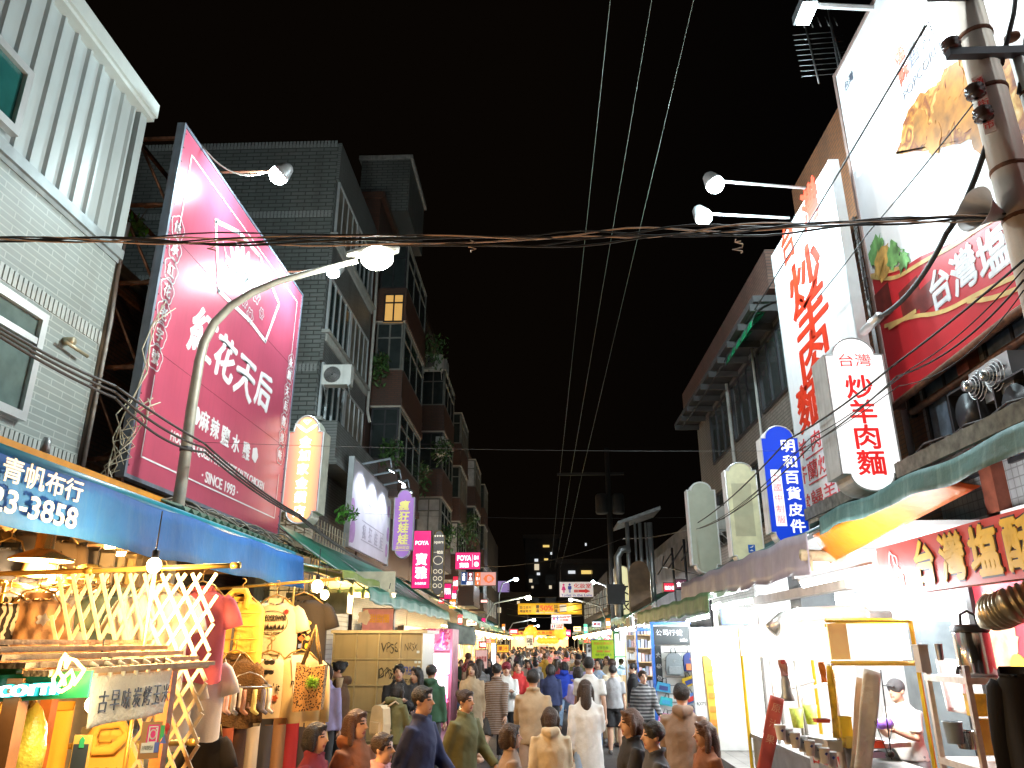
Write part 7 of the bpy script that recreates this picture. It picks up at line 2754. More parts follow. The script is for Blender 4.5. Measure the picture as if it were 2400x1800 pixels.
# ================================================================== machinery tower and signs by the dark house
mt = T('duct_tower', 'rooftop duct tower with a slanted tin hood and a blank brown oval sign', 'duct tower')
f, w, h = fY(1455, 1240, 1535, 1480, 27)
b = bm()
hx = f.o.x
b.hexa([(hx, 26.2, 6.0), (hx + 1.5, 26.2, 6.5), (hx + 1.5, 28, 6.5), (hx, 28, 6.0), (hx, 26.2, 6.1), (hx + 1.5, 26.2, 6.62), (hx + 1.5, 28, 6.62), (hx, 28, 6.1)])
b.build('hood', mat('tin_hood', (.2, .2, .2), .5, .6, var=.4), mt)
b = bm()
for x, r_ in ((.35, .07), (.62, .04), (.8, .06), (1.0, .04), (1.15, .09)):
    b.tube([(hx + x, 26.6, 2.6), (hx + x, 26.6, 6.1)], r_, 10)
b.tube([(hx - .05, 26.5, 2.9), (hx - .05, 26.5, 4.9), (hx + .1, 26.5, 5.15), (hx + .4, 26.5, 5.2)], .13, 12)
b.build('duct', steel, mt)
of = Fr((hx + .3, 26.3, 3.1))
b = bm()
b.prism(of, arch(.7, 1.3, .02, .35, .3), -.12, 0)
b.build('oval_sign', mat('brown_blank', (.17, .1, .05), .6, var=.3), mt)
b = bm()
b.box((hx - .5, 26.0, 3.3), (hx + .1, 26.3, 3.95))
b.build('black_box', black, mt)
yl = Fr(at(1443, 1442, Y=27.5))
lightbox('lightbox_sign', 'pale yellow upright lightbox with a bold black character behind the black box', yl, arch(.52, 1.6, .02, .12, 0), .2, glow('pale_yellow_panel', (.95, .9, .5), .8), alum, 'upright lightbox signs over the street', .03,
         letters=[(lambda b: b.vtext(yl, '女衣', .3, .9, .35, .42, n0=.008, wt=.02), black)])
panel_sign('small red lit sign with white characters above the mauve valance', 1555, 1365, 1582, 1388, 19.5, pinkred, [(lambda b, f, w, h: b.text(f, '韓式小館', w * .55, h * .45, h * .4, w=w * .8, n0=.008, wt=.02), lw_)], group='lit signs on the right')
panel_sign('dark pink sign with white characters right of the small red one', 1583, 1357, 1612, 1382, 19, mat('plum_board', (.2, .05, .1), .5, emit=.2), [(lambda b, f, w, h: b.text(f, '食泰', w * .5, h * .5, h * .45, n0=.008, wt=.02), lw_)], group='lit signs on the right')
for i, (x0, x1, y0, y1, Y, m, lab) in enumerate(((1445, 1470, 1475, 1480, 24.6, None, ''), )):
    pass

pc = [magenta, pinkred, orng, glow('cool_panel', (.7, .85, 1.), 1.3), glow('warm_panel', (1., .75, .4), 1.2), glow('jade_panel', (.05, .7, .35), .7)]
for i, (x0, y0, x1, y1, Y, k, s_, lab) in enumerate(((1072, 1440, 1084, 1468, 34, 1, '麵', 'red upright sign over the left awnings beyond the white light panel'), (1093, 1452, 1118, 1466, 38, 3, '眼鏡', 'pale blue wide sign over the left awnings'), (1128, 1448, 1138, 1474, 44, 0, '衣', 'magenta upright sign farther along the left awnings'), (1146, 1466, 1168, 1478, 50, 4, '茶', 'warm white sign above the left stalls'), (1176, 1462, 1184, 1484, 56, 2, '鴨', 'orange upright sign over the left stalls'), (1194, 1474, 1214, 1486, 64, 1, '蛋糕', 'small red sign near the left end of the stalls'),
                                              (1420, 1448, 1432, 1474, 30, 2, '麵', 'orange upright sign over the right awnings by the duct tower'), (1388, 1456, 1410, 1470, 36, 3, '藥局', 'pale blue sign over the right awnings'), (1368, 1462, 1378, 1486, 42, 5, '茶', 'jade green upright sign over the right awnings'), (1344, 1468, 1362, 1480, 48, 4, '餅', 'warm white sign over the right stalls'), (1326, 1476, 1338, 1492, 58, 0, '鞋', 'small magenta sign near the right end of the stalls'))):
    panel_sign(lab, x0, y0, x1, y1, Y, pc[k], [(lambda b, f, w, h, s_=s_: b.text(f, s_, w * .5, h * .5, h * (.5 if len(s_) > 1 else .36), w=w * .75, wt=.03, n0=.008), lw_ if k not in (3, 4) else red)], group='small lit signs over the far awnings')

# ================================================================== far houses at the end of the street
def tower(label, x0, x1, ytop, Y, seed, lits):
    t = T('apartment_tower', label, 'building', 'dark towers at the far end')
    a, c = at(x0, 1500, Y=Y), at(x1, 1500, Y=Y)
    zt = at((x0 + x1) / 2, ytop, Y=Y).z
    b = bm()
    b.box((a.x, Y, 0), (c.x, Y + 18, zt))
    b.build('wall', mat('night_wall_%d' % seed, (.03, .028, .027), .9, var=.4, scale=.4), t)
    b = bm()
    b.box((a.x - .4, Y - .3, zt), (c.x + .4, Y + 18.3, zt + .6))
    b.build('parapet', mat('night_trim', (.05, .045, .04), .9), t)
    r_ = random.Random(seed)
    for i in range(6):
        z = zt - 2.2 - i * 3.4
        if z < 8:
            break
        b = bm()
        n = max(2, int((c.x - a.x) / 3))
        for k in range(n):
            x = a.x + (c.x - a.x) * (k + .2) / n
            b.box((x, Y - .08, z - 1.5), (x + 1.6, Y - .01, z))
        b.build('window_row', mat('night_pane', (.02, .022, .025), .2), t)
    for (px, py, w_, h_, cl) in lits:
        p = at(px, py, Y=Y - .15)
        b = bm()
        w_, h_ = w_ * .28, h_ * .42
        b.box((p.x - w_ / 2, Y - .2, p.z - h_ / 2), (p.x + w_ / 2, Y - .1, p.z + h_ / 2))
        b.build('lit_window', glow('win_' + cl, dict(a=(1., .7, .2), w=(.9, .95, 1.), c=(1., .85, .6))[cl], dict(a=.9, w=.8, c=.7)[cl], False), t)


tower('tall dark tower at the street end with scattered lit windows', 1232, 1312, 1262, 120, 1, [(1280, 1280, 3.6, .8, 'a'), (1292, 1297, 1.0, .9, 'w'), (1257, 1313, 2., 1., 'w'), (1280, 1311, 2.2, .7, 'a'), (1258, 1329, 2.6, 2.2, 'c'), (1262, 1345, 1.8, .9, 'w'), (1244, 1361, 1.8, 1.2, 'c'), (1290, 1376, 1.5, 1.2, 'c'), (1248, 1376, 1.2, .8, 'c')])
tower('broad dark block right of the tall tower with a row of garland lights', 1312, 1440, 1320, 110, 2, [(1340, 1341, 3.6, 1., 'w'), (1375, 1341, 5.5, 1.2, 'a'), (1373, 1276, .8, .9, 'w')])
tower('low dark block left of the tall tower behind the street lamps', 1120, 1236, 1400, 95, 3, [(1170, 1430, 1.6, 1.5, 'c'), (1215, 1412, 1.2, .8, 'c')])
tower('dim mid-rise closing the far end below the yellow banner', 1180, 1390, 1395, 140, 4, [(1280, 1395, 5, 1.6, 'c'), (1262, 1428, 1.2, 1.2, 'a'), (1300, 1450, 3, 1.5, 'c'), (1240, 1440, 2, 1.2, 'c')])

# ================================================================== stalls down the street
def stall(side, y0, L, warm, seed, sign, lab):
    r_ = random.Random(seed)
    xw, xf = 4.6 * side, 3.0 * side
    t = T('market_stall', lab, 'stall', 'market stalls down the street')
    lo, hi = min(xw, xw - .2 * side), max(xw, xw - .2 * side)
    b = bm()
    b.box((lo, y0, .13), (hi, y0 + L, 2.6))
    b.build('back_wall', mat('stall_back_warm', (.62, .45, .25), .6, var=.3, scale=4) if warm else mat('stall_back_white', (.7, .7, .68), .6, var=.1), t)
    b = bm()
    lo, hi = min(xf, xf + .9 * side), max(xf, xf + .9 * side)
    b.box((lo, y0 + .2, .13), (hi, y0 + L - .2, .92))
    b.box((lo - .04, y0 + .15, .92), (hi + .04, y0 + L - .15, .96))
    b.build('counter', mat('stall_counter_%d' % (seed % 3), [(.5, .3, .14), (.5, .5, .48), (.45, .1, .07)][seed % 3], .5), t)
    for yy in (y0 + .1, y0 + L - .1):
        b = bm()
        b.tube([(xf, yy, .1), (xf, yy, 2.75)], .025, 6)
        b.build('post', steel, t)
    for k in range(5):
        b = bm()
        yy = y0 + .4 + (L - .8) * k / 5
        z = .96
        b.box((lo + .1, yy, z), (hi - .1, yy + (L - .8) / 6, z + r_.uniform(.1, .35)))
        for q in range(6):
            b.ball((r_.uniform(lo + .15, hi - .15), yy + r_.uniform(.05, L / 8), z + .34), r_.uniform(.05, .09), 7)
        b.build('goods_tray', mat('goods_%d' % r_.randrange(6), [(.7, .3, .06), (.75, .55, .1), (.5, .08, .05), (.2, .35, .08), (.7, .6, .45), (.35, .18, .08)][r_.randrange(6)], .6, var=.3, scale=20), t)
    f = Fr((xf + .02 * side, y0 + .3, 2.2)) if False else None
    col = (1., .72, .35) if warm else (.93, .97, 1.)
    b = bm()
    b.tube([(xf + .25 * side, y0 + .5, 2.62), (xf + .25 * side, y0 + L - .5, 2.62)], .03, 7)
    b.build('lamp_tube', glow('stall_tube_warm', (1., .75, .35), 16.) if warm else glow('tube_white', (.92, .97, 1.), 16.), t)
    lamp('POINT', 'stall_light', (xf + .3 * side, y0 + L / 2, 2.42), 560, col, t, size=.2)
    for q in range(3):
        b = bm()
        yy = y0 + L * (q + .5) / 3
        b.ball((xf - .1 * side, yy, 2.5 - .12 * (q % 2)), .09, 9)
        b.build('bulb', glow('stall_bulb_warm', (1., .7, .3), 14.) if warm or q == 1 else glow('stall_bulb_white', (.9, .97, 1.), 14.), t)
    # hanging board facing down the street
    u0 = min(xf, xf + .95 * side) - (.15 if side < 0 else -.1)
    fr_ = Fr((u0, y0 + .3, 1.95 + .1 * (seed % 3)))
    b = bm()
    b.ob(fr_, 0, 0, .8, .42, -.03, 0)
    cols = [(.75, .45, .03), (.6, .05, .05), (.75, .72, .68), (.06, .3, .1), (.7, .25, .35), (.05, .12, .4)]
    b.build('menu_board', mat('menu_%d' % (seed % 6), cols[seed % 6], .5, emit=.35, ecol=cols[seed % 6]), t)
    b = bm()
    b.text(fr_, sign, .4, .25, .17, w=.62, wt=.02)
    b.ob(fr_, .12, .08, .68, .1, 0, .006)
    b.build('lettering', ink if seed % 6 in (1, 3, 5) else red, t)


signs = ['福 果汁', '地瓜球', '滷味', '臭豆腐', '雞排', '鮮蝦', '章魚燒', '豆花', '牛排', '麻糬', '烤魷魚', '水果', '蔥油餅', '熱炒', '冰品', '花枝']
ords = ['nearest', 'second', 'third', 'fourth', 'fifth', 'sixth', 'seventh', 'eighth']
ys = [24.8, 29.5, 34.3, 39.2, 44.5, 50.5, 57.5, 65.5]
for i, y in enumerate(ys):
    L = 4.3 + .4 * i
    stall(-1, y, L, True, i * 2, signs[i], ords[i] + ' warm-lit market stall down the left side past the pink arcade')
    stall(1, y, L, i > 3, i * 2 + 1, signs[i + 8], ords[i] + (' warm-lit' if i > 3 else ' white-lit') + ' market stall down the right side past the lime banner')
for i in range(6):
    y = 25.5 + i * 7.5
    if i > 0:
        awning(ords[i - 1] + ' dark green awning down the left side past the pink arcade', y + 1, y + 8, -4.6, 3.9, -2.75, 2.92, .2, green, folds=.04)
    awning(ords[i] + ' dark teal awning down the right side past the moss-green flap', y, y + 7, 4.6, 3.9, 2.75, 2.9, .2, gteal if i % 2 else green, folds=.04)
for i, (x, Y) in enumerate(((-2.4, 84), (-.3, 88), (1.9, 84), (-1.4, 98), (1.0, 98))):
    t = T('market_booth', ['left', 'middle', 'right', 'farther left', 'farther right'][i] + ' of the glowing booths closing the end of the street', 'stall', 'booths at the street end')
    b = bm()
    b.box((x - .95, Y + 1.2, .1), (x + .95, Y + 1.3, 3.0))
    b.build('lit_back', glow('booth_back_glow', (1., .62, .28), 1.1, False), t)  # warm lamplight on the back wall is put in as emission
    b = bm()
    b.hexa([(x - 1.1, Y - .3, 2.7), (x + 1.1, Y - .3, 2.7), (x + 1.1, Y + 1.4, 3.3), (x - 1.1, Y + 1.4, 3.3), (x - 1.1, Y - .3, 2.78), (x + 1.1, Y - .3, 2.78), (x + 1.1, Y + 1.4, 3.4), (x - 1.1, Y + 1.4, 3.4)])
    b.build('canopy', [red, green, orange_t][i % 3], t)
    b = bm()
    b.box((x - 1, Y, .1), (x + 1, Y + .8, .95))
    b.build('counter', wood, t)
    for q in range(4):
        b = bm()
        b.ball((x - .8 + .53 * q, Y - .2, 2.5), .11, 8)
        b.build('bulb', glow('stall_bulb_warm', (1., .7, .3), 14.), t)
    f = Fr((x - .8, Y - .35, 2.72))
    b = bm()
    b.ob(f, 0, 0, 1.6, .5, -.03, 0)
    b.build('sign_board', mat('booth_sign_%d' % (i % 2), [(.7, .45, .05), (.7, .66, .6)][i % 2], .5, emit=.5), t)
    b = bm()
    b.text(f, ['燒烤', '滷味', '冰品', '麻糬', '湯圓'][i], .8, .25, .36, wt=.02)
    b.build('lettering', red, t)
    lamp('POINT', 'booth_light', (x, Y - .4, 2.3), 300, (1., .72, .35), t, size=.2)
# dim shop-houses behind the farther stalls
for i, (x0, x1, y0, y1, z, lab) in enumerate(((5.2, 14, 40.2, 58, 6.2, 'dim shop-house row on the right beyond the soot-black house'), (5.0, 14, 58.2, 92, 7.2, 'far dim shop-house row on the right'), (-14, -5.2, 60.3, 92, 13, 'far dim shop-house row on the left past the third brick block'))):
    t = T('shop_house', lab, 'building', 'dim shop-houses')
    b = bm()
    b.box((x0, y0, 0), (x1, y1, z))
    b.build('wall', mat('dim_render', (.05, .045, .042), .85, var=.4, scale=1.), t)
    xs = x0 if x0 > 0 else x1
    for k in range(int((y1 - y0) / 4)):
        for fl_ in range(2 if z > 8 else 1):
            if x0 > 0:
                window(Fr((xs, y0 + 3.3 + k * 4, 4.6 + fl_ * 3), DYv), 2.2, 1.5, t, (.5,), None, pane_d, .07, .06)
            else:
                window(Fr((xs, y0 + 1 + k * 4, 4.6 + fl_ * 3), UY), 2.2, 1.5, t, (.5,), None, pane_d, .07, .06)

# ================================================================== PEOPLE
from mathutils import noise as pnoise
TMP = bpy.data.scenes.new('tmp')
skin_m = mat('skin', (.55, .33, .23), .5, var=.08, scale=12)
eye_m = mat('eyes_and_brows', (.02, .015, .012), .4)
lip_m = mat('lips', (.4, .13, .11), .45)
shoe_m = mat('shoes', (.12, .11, .11), .6, var=.5, scale=3)
hair_mats = [mat('hair_black', (.012, .01, .01), .45, bump=.8, bscale=90), mat('hair_dark_brown', (.035, .018, .01), .45, bump=.8, bscale=90), mat('hair_brown', (.09, .04, .02), .45, bump=.8, bscale=90)]


def solid(b, name, mats, vox, parent=None, smooth=4, noise=0., seed=0, index=None, keep=None):
    """join overlapping volumes into one continuous skin"""
    o = b.build(name + '_raw', mats)
    m = o.modifiers.new('r', 'REMESH')
    m.mode, m.voxel_size = 'VOXEL', vox
    if smooth:
        s = o.modifiers.new('s', 'SMOOTH')
        s.iterations, s.factor = smooth, .5
    COL.objects.unlink(o)
    TMP.collection.objects.link(o)
    TMP.view_layers[0].update()
    dg = TMP.view_layers[0].depsgraph
    dg.update()
    me = bpy.data.meshes.new_from_object(o.evaluated_get(dg), depsgraph=dg)
    bpy.data.objects.remove(o)
    me.name = name
    me.materials.clear()
    for x in (mats if isinstance(mats, list) else [mats]):
        me.materials.append(x)
    if noise:
        for v in me.vertices:
            c = v.co
            q = V((c.x * 13 + seed, c.y * 13 - seed, c.z * 7))
            a = pnoise.noise(q) + .6 * pnoise.noise(V((c.x * 9 + c.z * 16, c.y * 22, c.z * 11 + c.x * 14 + seed)))
            v.co += v.normal * noise * a * 1.7
    me.polygons.foreach_set('use_smooth', [True] * len(me.polygons))
    if index:
        for p in me.polygons:
            p.material_index = index(p.center)
    r = bpy.data.objects.new(name, me)
    COL.objects.link(r)
    if parent is not None:
        r.parent = parent
    return r


def loft(b, rings, n=16):
    vs, fs = [], []
    for (x, y, z, rx, ry) in rings:
        for j in range(n):
            t = 2 * pi * j / n
            vs.append((x + rx * math.cos(t), y + ry * math.sin(t), z))
    for i in range(len(rings) - 1):
        for j in range(n):
            fs.append((i * n + j, i * n + (j + 1) % n, (i + 1) * n + (j + 1) % n, (i + 1) * n + j))
    fs += [tuple(range(n))[::-1], tuple(range((len(rings) - 1) * n, len(rings) * n))]
    b.add(vs, fs, 0, True)


def limb(o, l1, l2, a1, a2, side=0., yaw2=0.):
    """two segments swinging forward (-y) by a1, then a1 + a2; side = outward lean"""
    o = V(o)
    p = o + V((side * l1, -math.sin(a1) * l1, -math.cos(a1) * l1))
    q = p + V((side * .6 * l2 + yaw2 * l2, -math.sin(a1 + a2) * l2, -math.cos(a1 + a2) * l2))
    return o, p, q


POSES = dict(
    stand=dict(legs=((.04, -.06), (-.03, -.04)), arms=((.05, .18, .12), (.02, .15, .12)), lean=0., head=0.),
    walk=dict(legs=((.42, -.12), (-.32, -.5)), arms=((-.35, .3, .1), (.4, .35, .1)), lean=.05, head=0.),
    phone=dict(legs=((.05, -.05), (-.04, -.04)), arms=((.35, 1.75, .05), (.25, 1.7, .05)), lean=.06, head=.28),
    stroll=dict(legs=((.3, -.06), (-.24, -.35)), arms=((.15, 1.35, .08), (-.25, .25, .12)), lean=.04, head=.05),
    eat=dict(legs=((.03, -.03), (.02, -.05)), arms=((.6, 2.05, .02), (.2, 1.5, .05)), lean=.05, head=.12))


def make_body(pose):
    P = POSES[pose]
    sk = {}
    lean = P['lean']
    for i, s in enumerate((-1, 1)):
        a, k = P['legs'][i]
        sk['leg%d' % i] = limb((s * .09, 0, .92), .43, .41, a, k, s * .03)
        a, k, sd = P['arms'][i]
        sk['arm%d' % i] = limb((s * .168, -lean * .6, 1.372), .29, .25, a, k, s * sd, -s * .35 if k > 1 else 0)
    b = bm()
    hy, hz = -lean - P['head'] * .12, 1.585 - P['head'] * .04
    loft(b, [(0, 0, .84, .12, .09), (0, 0, .93, .16, .11), (0, -lean * .2, 1.1, .13, .095), (0, -lean * .5, 1.28, .16, .105), (0, -lean * .7, 1.38, .135, .08), (0, -lean * .8, 1.43, .07, .06)])
    b.tube([(0, -lean * .8 + .012, 1.38), (0, hy + .018, 1.5)], [.062, .055], 12)
    b.ball((0, hy + .012, hz + .03), 1, 18, sq=(.078, .093, .09))
    b.ball((0, hy - .012, hz - .04), 1, 16, sq=(.06, .072, .075))
    b.ball((0, hy - .05, hz - .085), 1, 10, sq=(.03, .03, .025))
    b.tube([(0, hy - .078, hz + .015), (0, hy - .104, hz - .022), (0, hy - .085, hz - .03)], [.008, .015, .01], 8)
    for s in (-1, 1):
        b.ball((s * .079, hy + .015, hz - .005), 1, 8, sq=(.012, .02, .032))
    for i, s in enumerate((-1, 1)):
        o, p, q = sk['leg%d' % i]
        b.tube([o, o.lerp(p, .5), p, p.lerp(q, .4), q], [.088, .08, .058, .06, .042], 12)
        f0 = V((q.x, q.y + .05, .035 + max(0, q.z - .09)))
        b.tube([f0, q + V((0, -.02, -.04)), f0 + V((s * .015, -.19, -.005)), f0 + V((s * .02, -.24, -.012))], [.04, .048, .042, .026], 10)
        o, p, q = sk['arm%d' % i]
        b.tube([o, o.lerp(p, .5), p, p.lerp(q, .35), q], [.05, .045, .037, .038, .026], 10)
        d = (q - p).normalized()
        b.tube([q - d * .01, q + d * .035, q + d * .085], [.024, .036, .03], 8)
    H0 = V((0, hy, hz))

    def idx(c):
        if c.z < .085:
            return 3
        r = c - H0
        if r.y < -.055:
            if abs(abs(r.x) - .032) < .016 and abs(r.z - .012) < .0075:
                return 1
            if abs(abs(r.x) - .034) < .022 and abs(r.z - .036) < .006:
                return 1
            if abs(r.x) < .024 and abs(r.z + .062) < .0085:
                return 2
        return 0
    body = solid(b, 'body', [skin_m, eye_m, lip_m, shoe_m], .0115, smooth=3, index=idx)
    # separate curled fingers rooted inside the palms
    fb = bm()
    for i, s in enumerate((-1, 1)):
        o, p, q = sk['arm%d' % i]
        d = (q - p).normalized()
        side = V((0, 1, 0)) if abs(d.y) < .8 else V((1, 0, 0))
        side = (side - d * side.dot(d)).normalized()
        nrm = d.cross(side) * (1 if d.cross(side).x * s < 0 else -1)
        for k in range(4):
            r0 = q + d * .07 + side * (.024 - .016 * k)
            L = (.062, .07, .066, .05)[k]
            fb.tube([r0, r0 + d * L * .5 + nrm * .004, r0 + d * L * .85 + nrm * .022, r0 + d * L * .9 + nrm * .04], [.0085, .008, .007, .006], 6)
        r0 = q + d * .03 + side * .03
        fb.tube([r0, r0 + d * .025 + side * .022 + nrm * .012, r0 + d * .055 + side * .02 + nrm * .026], [.01, .0095, .007], 6)
    tmp = fb.build('f', skin_m)
    me2 = tmp.data
    nv = len(body.data.vertices)
    m = body.data
    co = [tuple(v.co) for v in m.vertices] + [tuple(v.co) for v in me2.vertices]
    fs = [tuple(p_.vertices) for p_ in m.polygons] + [tuple(i + nv for i in p_.vertices) for p_ in me2.polygons]
    mi = [p_.material_index for p_ in m.polygons] + [0] * len(me2.polygons)
    nm = bpy.data.meshes.new('body')
    nm.from_pydata(co, [], fs)
    for x in (skin_m, eye_m, lip_m, shoe_m):
        nm.materials.append(x)
    nm.polygons.foreach_set('material_index', mi)
    nm.polygons.foreach_set('use_smooth', [True] * len(fs))
    body.data = nm
    bpy.data.objects.remove(tmp)
    return body.data, sk, H0, lean


def make_top(sk, lean, kind, seed):
    b = bm()
    hem = {'jacket': .82, 'tee': .86, 'coat': .56, 'hoodie': .84}[kind]
    e = {'jacket': .035, 'tee': .02, 'coat': .04, 'hoodie': .045}[kind]
    loft(b, [(0, 0, hem, .175 + e * (1.4 if kind == 'coat' else 1), .125 + e), (0, 0, (hem + 1.0) / 2, .168 + e, .12 + e), (0, -lean * .2, 1.08, .15 + e, .11 + e), (0, -lean * .5, 1.25, .165 + e, .115 + e), (0, -lean * .6, 1.33, .165 + e * .6, .105 + e * .6), (0, -lean * .68, 1.385, .14 + e * .4, .088 + e * .4), (0, -lean * .75, 1.425, .1 + e * .3, .074 + e * .3), (0, -lean * .8 + .01, 1.465, .072, .066)])
    for i in range(2):
        o, p, q = sk['arm%d' % i]
        if kind == 'tee':
            b.tube([o + V((0, 0, .01)), o.lerp(p, .5), o.lerp(p, .78)], [.068, .068, .07], 12)
        else:
            b.tube([o + V((0, 0, .012)), o.lerp(p, .5), p, p.lerp(q, .5), q], [.054 + e * .4, .05 + e * .6, .045 + e * .6, .042 + e * .5, .036 + e * .4], 12)
    if kind == 'hoodie':
        b.tube([(-.08, -lean - .03, 1.45), (-.07, .06, 1.46), (0, .1, 1.44), (.07, .06, 1.46), (.08, -lean - .03, 1.45)], [.03, .05, .065, .05, .03], 10)
    if kind in ('jacket', 'coat'):
        b.tube([(-.06, -lean - .06, 1.45), (-.075, 0, 1.475), (0, .06, 1.48), (.075, 0, 1.475), (.06, -lean - .06, 1.45)], .022, 8)
    o = solid(b, 'top', [MATS['skin']], .017, smooth=3, noise=.0045, seed=seed)
    return o


def make_trousers(sk, seed, shorts=False):
    b = bm()
    loft(b, [(0, 0, .8, .15, .11), (0, 0, .9, .18, .128), (0, 0, 1.0, .165, .118)])
    for i in range(2):
        o, p, q = sk['leg%d' % i]
        if shorts:
            b.tube([o, o.lerp(p, .5), o.lerp(p, .95)], [.1, .1, .098], 12)
        else:
            b.tube([o, o.lerp(p, .5), p, p.lerp(q, .5), q + (q - p).normalized() * .0], [.102, .092, .076, .07, .066], 12)
    return solid(b, 'trousers', [MATS['skin']], .018, smooth=3, noise=.005, seed=seed + 5)


def make_hair(H0, kind):
    b = bm()
    c = H0 + V((0, .022, .04))
    if kind == 'cap':
        b.ball(H0 + V((0, .01, .045)), 1, 18, sq=(.09, .106, .092))
        b.sheet(lambda s, t: H0 + V(((s - .5) * .15, -.09 - .075 * t * (1 - (2 * s - 1) ** 2 * .5), .052 - .012 * t + .012 * (1 - (2 * s - 1) ** 2))), 8, 4, thick=.012)
    else:
        b.ball(c, 1, 20, sq=(.09, .1, .094))
        b.tube([H0 + V((-.062, -.045, .085)), H0 + V((0, -.066, .1)), H0 + V((.062, -.045, .085))], [.017, .022, .017], 8)
        for s in (-1, 1):
            b.tube([H0 + V((s * .074, -.02, .06)), H0 + V((s * .083, .0, .0))], [.022, .014], 7)
    if kind == 'long':
        b.tube([H0 + V((0, .07, .06)), H0 + V((0, .085, -.06)), H0 + V((0, .09, -.18)), H0 + V((0, .1, -.28))], [.07, .078, .075, .05], 12)
        for s in (-1, 1):
            b.tube([H0 + V((s * .06, .01, .08)), H0 + V((s * .088, .01, -.02)), H0 + V((s * .09, .0, -.14)), H0 + V((s * .075, -.01, -.24))], [.03, .034, .032, .016], 9)
    if kind == 'bob':
        b.tube([H0 + V((0, .06, .05)), H0 + V((0, .07, -.05)), H0 + V((0, .06, -.11))], [.075, .08, .06], 12)
        for s in (-1, 1):
            b.tube([H0 + V((s * .06, .0, .08)), H0 + V((s * .088, -.0, -.01)), H0 + V((s * .08, -.0, -.1))], [.03, .035, .022], 9)
    if kind == 'bun':
        b.ball(H0 + V((0, .11, .08)), .045, 12)
    return solid(b, 'hair', [hair_mats[0]], .012, smooth=2, noise=.003 if kind != 'cap' else 0, seed=3)


LIB = {}
for ps in POSES:
    me, sk, H0, lean = make_body(ps)
    for o in [o for o in COL.objects if o.data == me]:
        bpy.data.objects.remove(o)
    LIB[ps] = dict(body=me)
    for kd in ('jacket', 'tee', 'coat', 'hoodie'):
        o = make_top(sk, lean, kd, len(ps))
        LIB[ps][kd] = o.data
        bpy.data.objects.remove(o)
    for nm, sh_ in (('trousers', False), ('shorts', True)):
        o = make_trousers(sk, len(ps), sh_)
        LIB[ps][nm] = o.data
        bpy.data.objects.remove(o)
    for kd in ('short', 'long', 'bob', 'bun', 'cap'):
        o = make_hair(H0, kd)
        LIB[ps]['h_' + kd] = o.data
        bpy.data.objects.remove(o)

CN = {'black': (.014, .014, .016), 'charcoal': (.05, .05, .055), 'navy': (.02, .03, .09), 'white': (.72, .71, .68), 'cream': (.6, .5, .34), 'beige': (.45, .34, .22), 'brown': (.13, .065, .03), 'grey': (.26, .26, .27), 'olive': (.12, .12, .05),
      'red': (.5, .03, .03), 'royal blue': (.02, .06, .5), 'pale blue': (.3, .42, .6), 'lavender': (.36, .32, .56), 'pink': (.6, .3, .33), 'mustard': (.55, .33, .05), 'dark green': (.03, .09, .05), 'maroon': (.2, .02, .035), 'taupe': (.28, .2, .15), 'denim': (.1, .16, .28), 'rust': (.25, .09, .035)}


def fabric(c):
    return mat('fabric_' + c.replace(' ', '_'), CN[c], .85, var=.13, scale=5, bump=.5, bscale=8)


def striped(c, k):
    """knitted stripes or a small check in a lighter yarn"""
    nm = 'striped_%s_%d' % (c.replace(' ', '_'), k)
    if nm in MATS:
        return MATS[nm]
    m = mat(nm, CN[c], .9, bump=.8, bscale=13)
    t = m.node_tree
    w = t.nodes.new('ShaderNodeTexWave' if k < 2 else 'ShaderNodeTexChecker')
    w.inputs['Scale'].default_value = (11, 5, 16)[k]
    if k < 2:
        w.bands_direction = 'Z'
    co, r = t.nodes.new('ShaderNodeTexCoord'), t.nodes.new('ShaderNodeValToRGB')
    r.color_ramp.elements[0].position, r.color_ramp.elements[1].position = .55, .62
    r.color_ramp.elements[0].color = CN[c] + (1,)
    r.color_ramp.elements[1].color = tuple(min(.7, v * .6 + .22) for v in CN[c]) + (1,)
    t.links.new(co.outputs['Object'], w.inputs['Vector'])
    t.links.new(w.outputs['Fac'], r.inputs[0])
    t.links.new(r.outputs[0], t.nodes['Principled BSDF'].inputs['Base Color'])
    return m


def put(o, mesh, name, m, root):
    c = bpy.data.objects.new(name, mesh)
    COL.objects.link(c)
    c.parent = root
    if m is not None:
        c.material_slots[0].link = 'OBJECT'
        c.material_slots[0].material = m
    return c


def person(label, loc, rz, sc, pose, top, tc_, bot, bc, hair, hc=0, group=None, hm=None, pat=None):
    L = LIB[pose]
    r = T('person', label, 'person', group)
    place(r, loc, rz, sc)
    put(r, L['body'], 'body', None, r)
    put(r, L[top], {'tee': 't_shirt'}.get(top, top), striped(tc_, pat) if pat is not None else fabric(tc_), r)
    put(r, L[bot], bot, fabric(bc), r)
    put(r, L['h_' + hair], 'cap' if hair == 'cap' else 'hair', hm or (fabric('black') if hair == 'cap' else hair_mats[hc]), r)
    return r


def at_head(px, py, Y, H=None):
    p = at(px, py, Y=Y)
    h = H or max(1.45, min(1.86, p.z))
    return V((p.x, Y, .02 if abs(p.x) < 3.2 else .13)), h / 1.715


NEAR = []


def near(px, py, Y, face, pose, top, tc_, bot, bc, hair, label, hc=0, H=None, hm=None):
    l, s = at_head(px, py, Y, H)
    NEAR.append((l.x, l.y))
    return person(label, l, R(face), s, pose, top, tc_, bot, bc, hair, hc, 'people in the market crowd', hm)


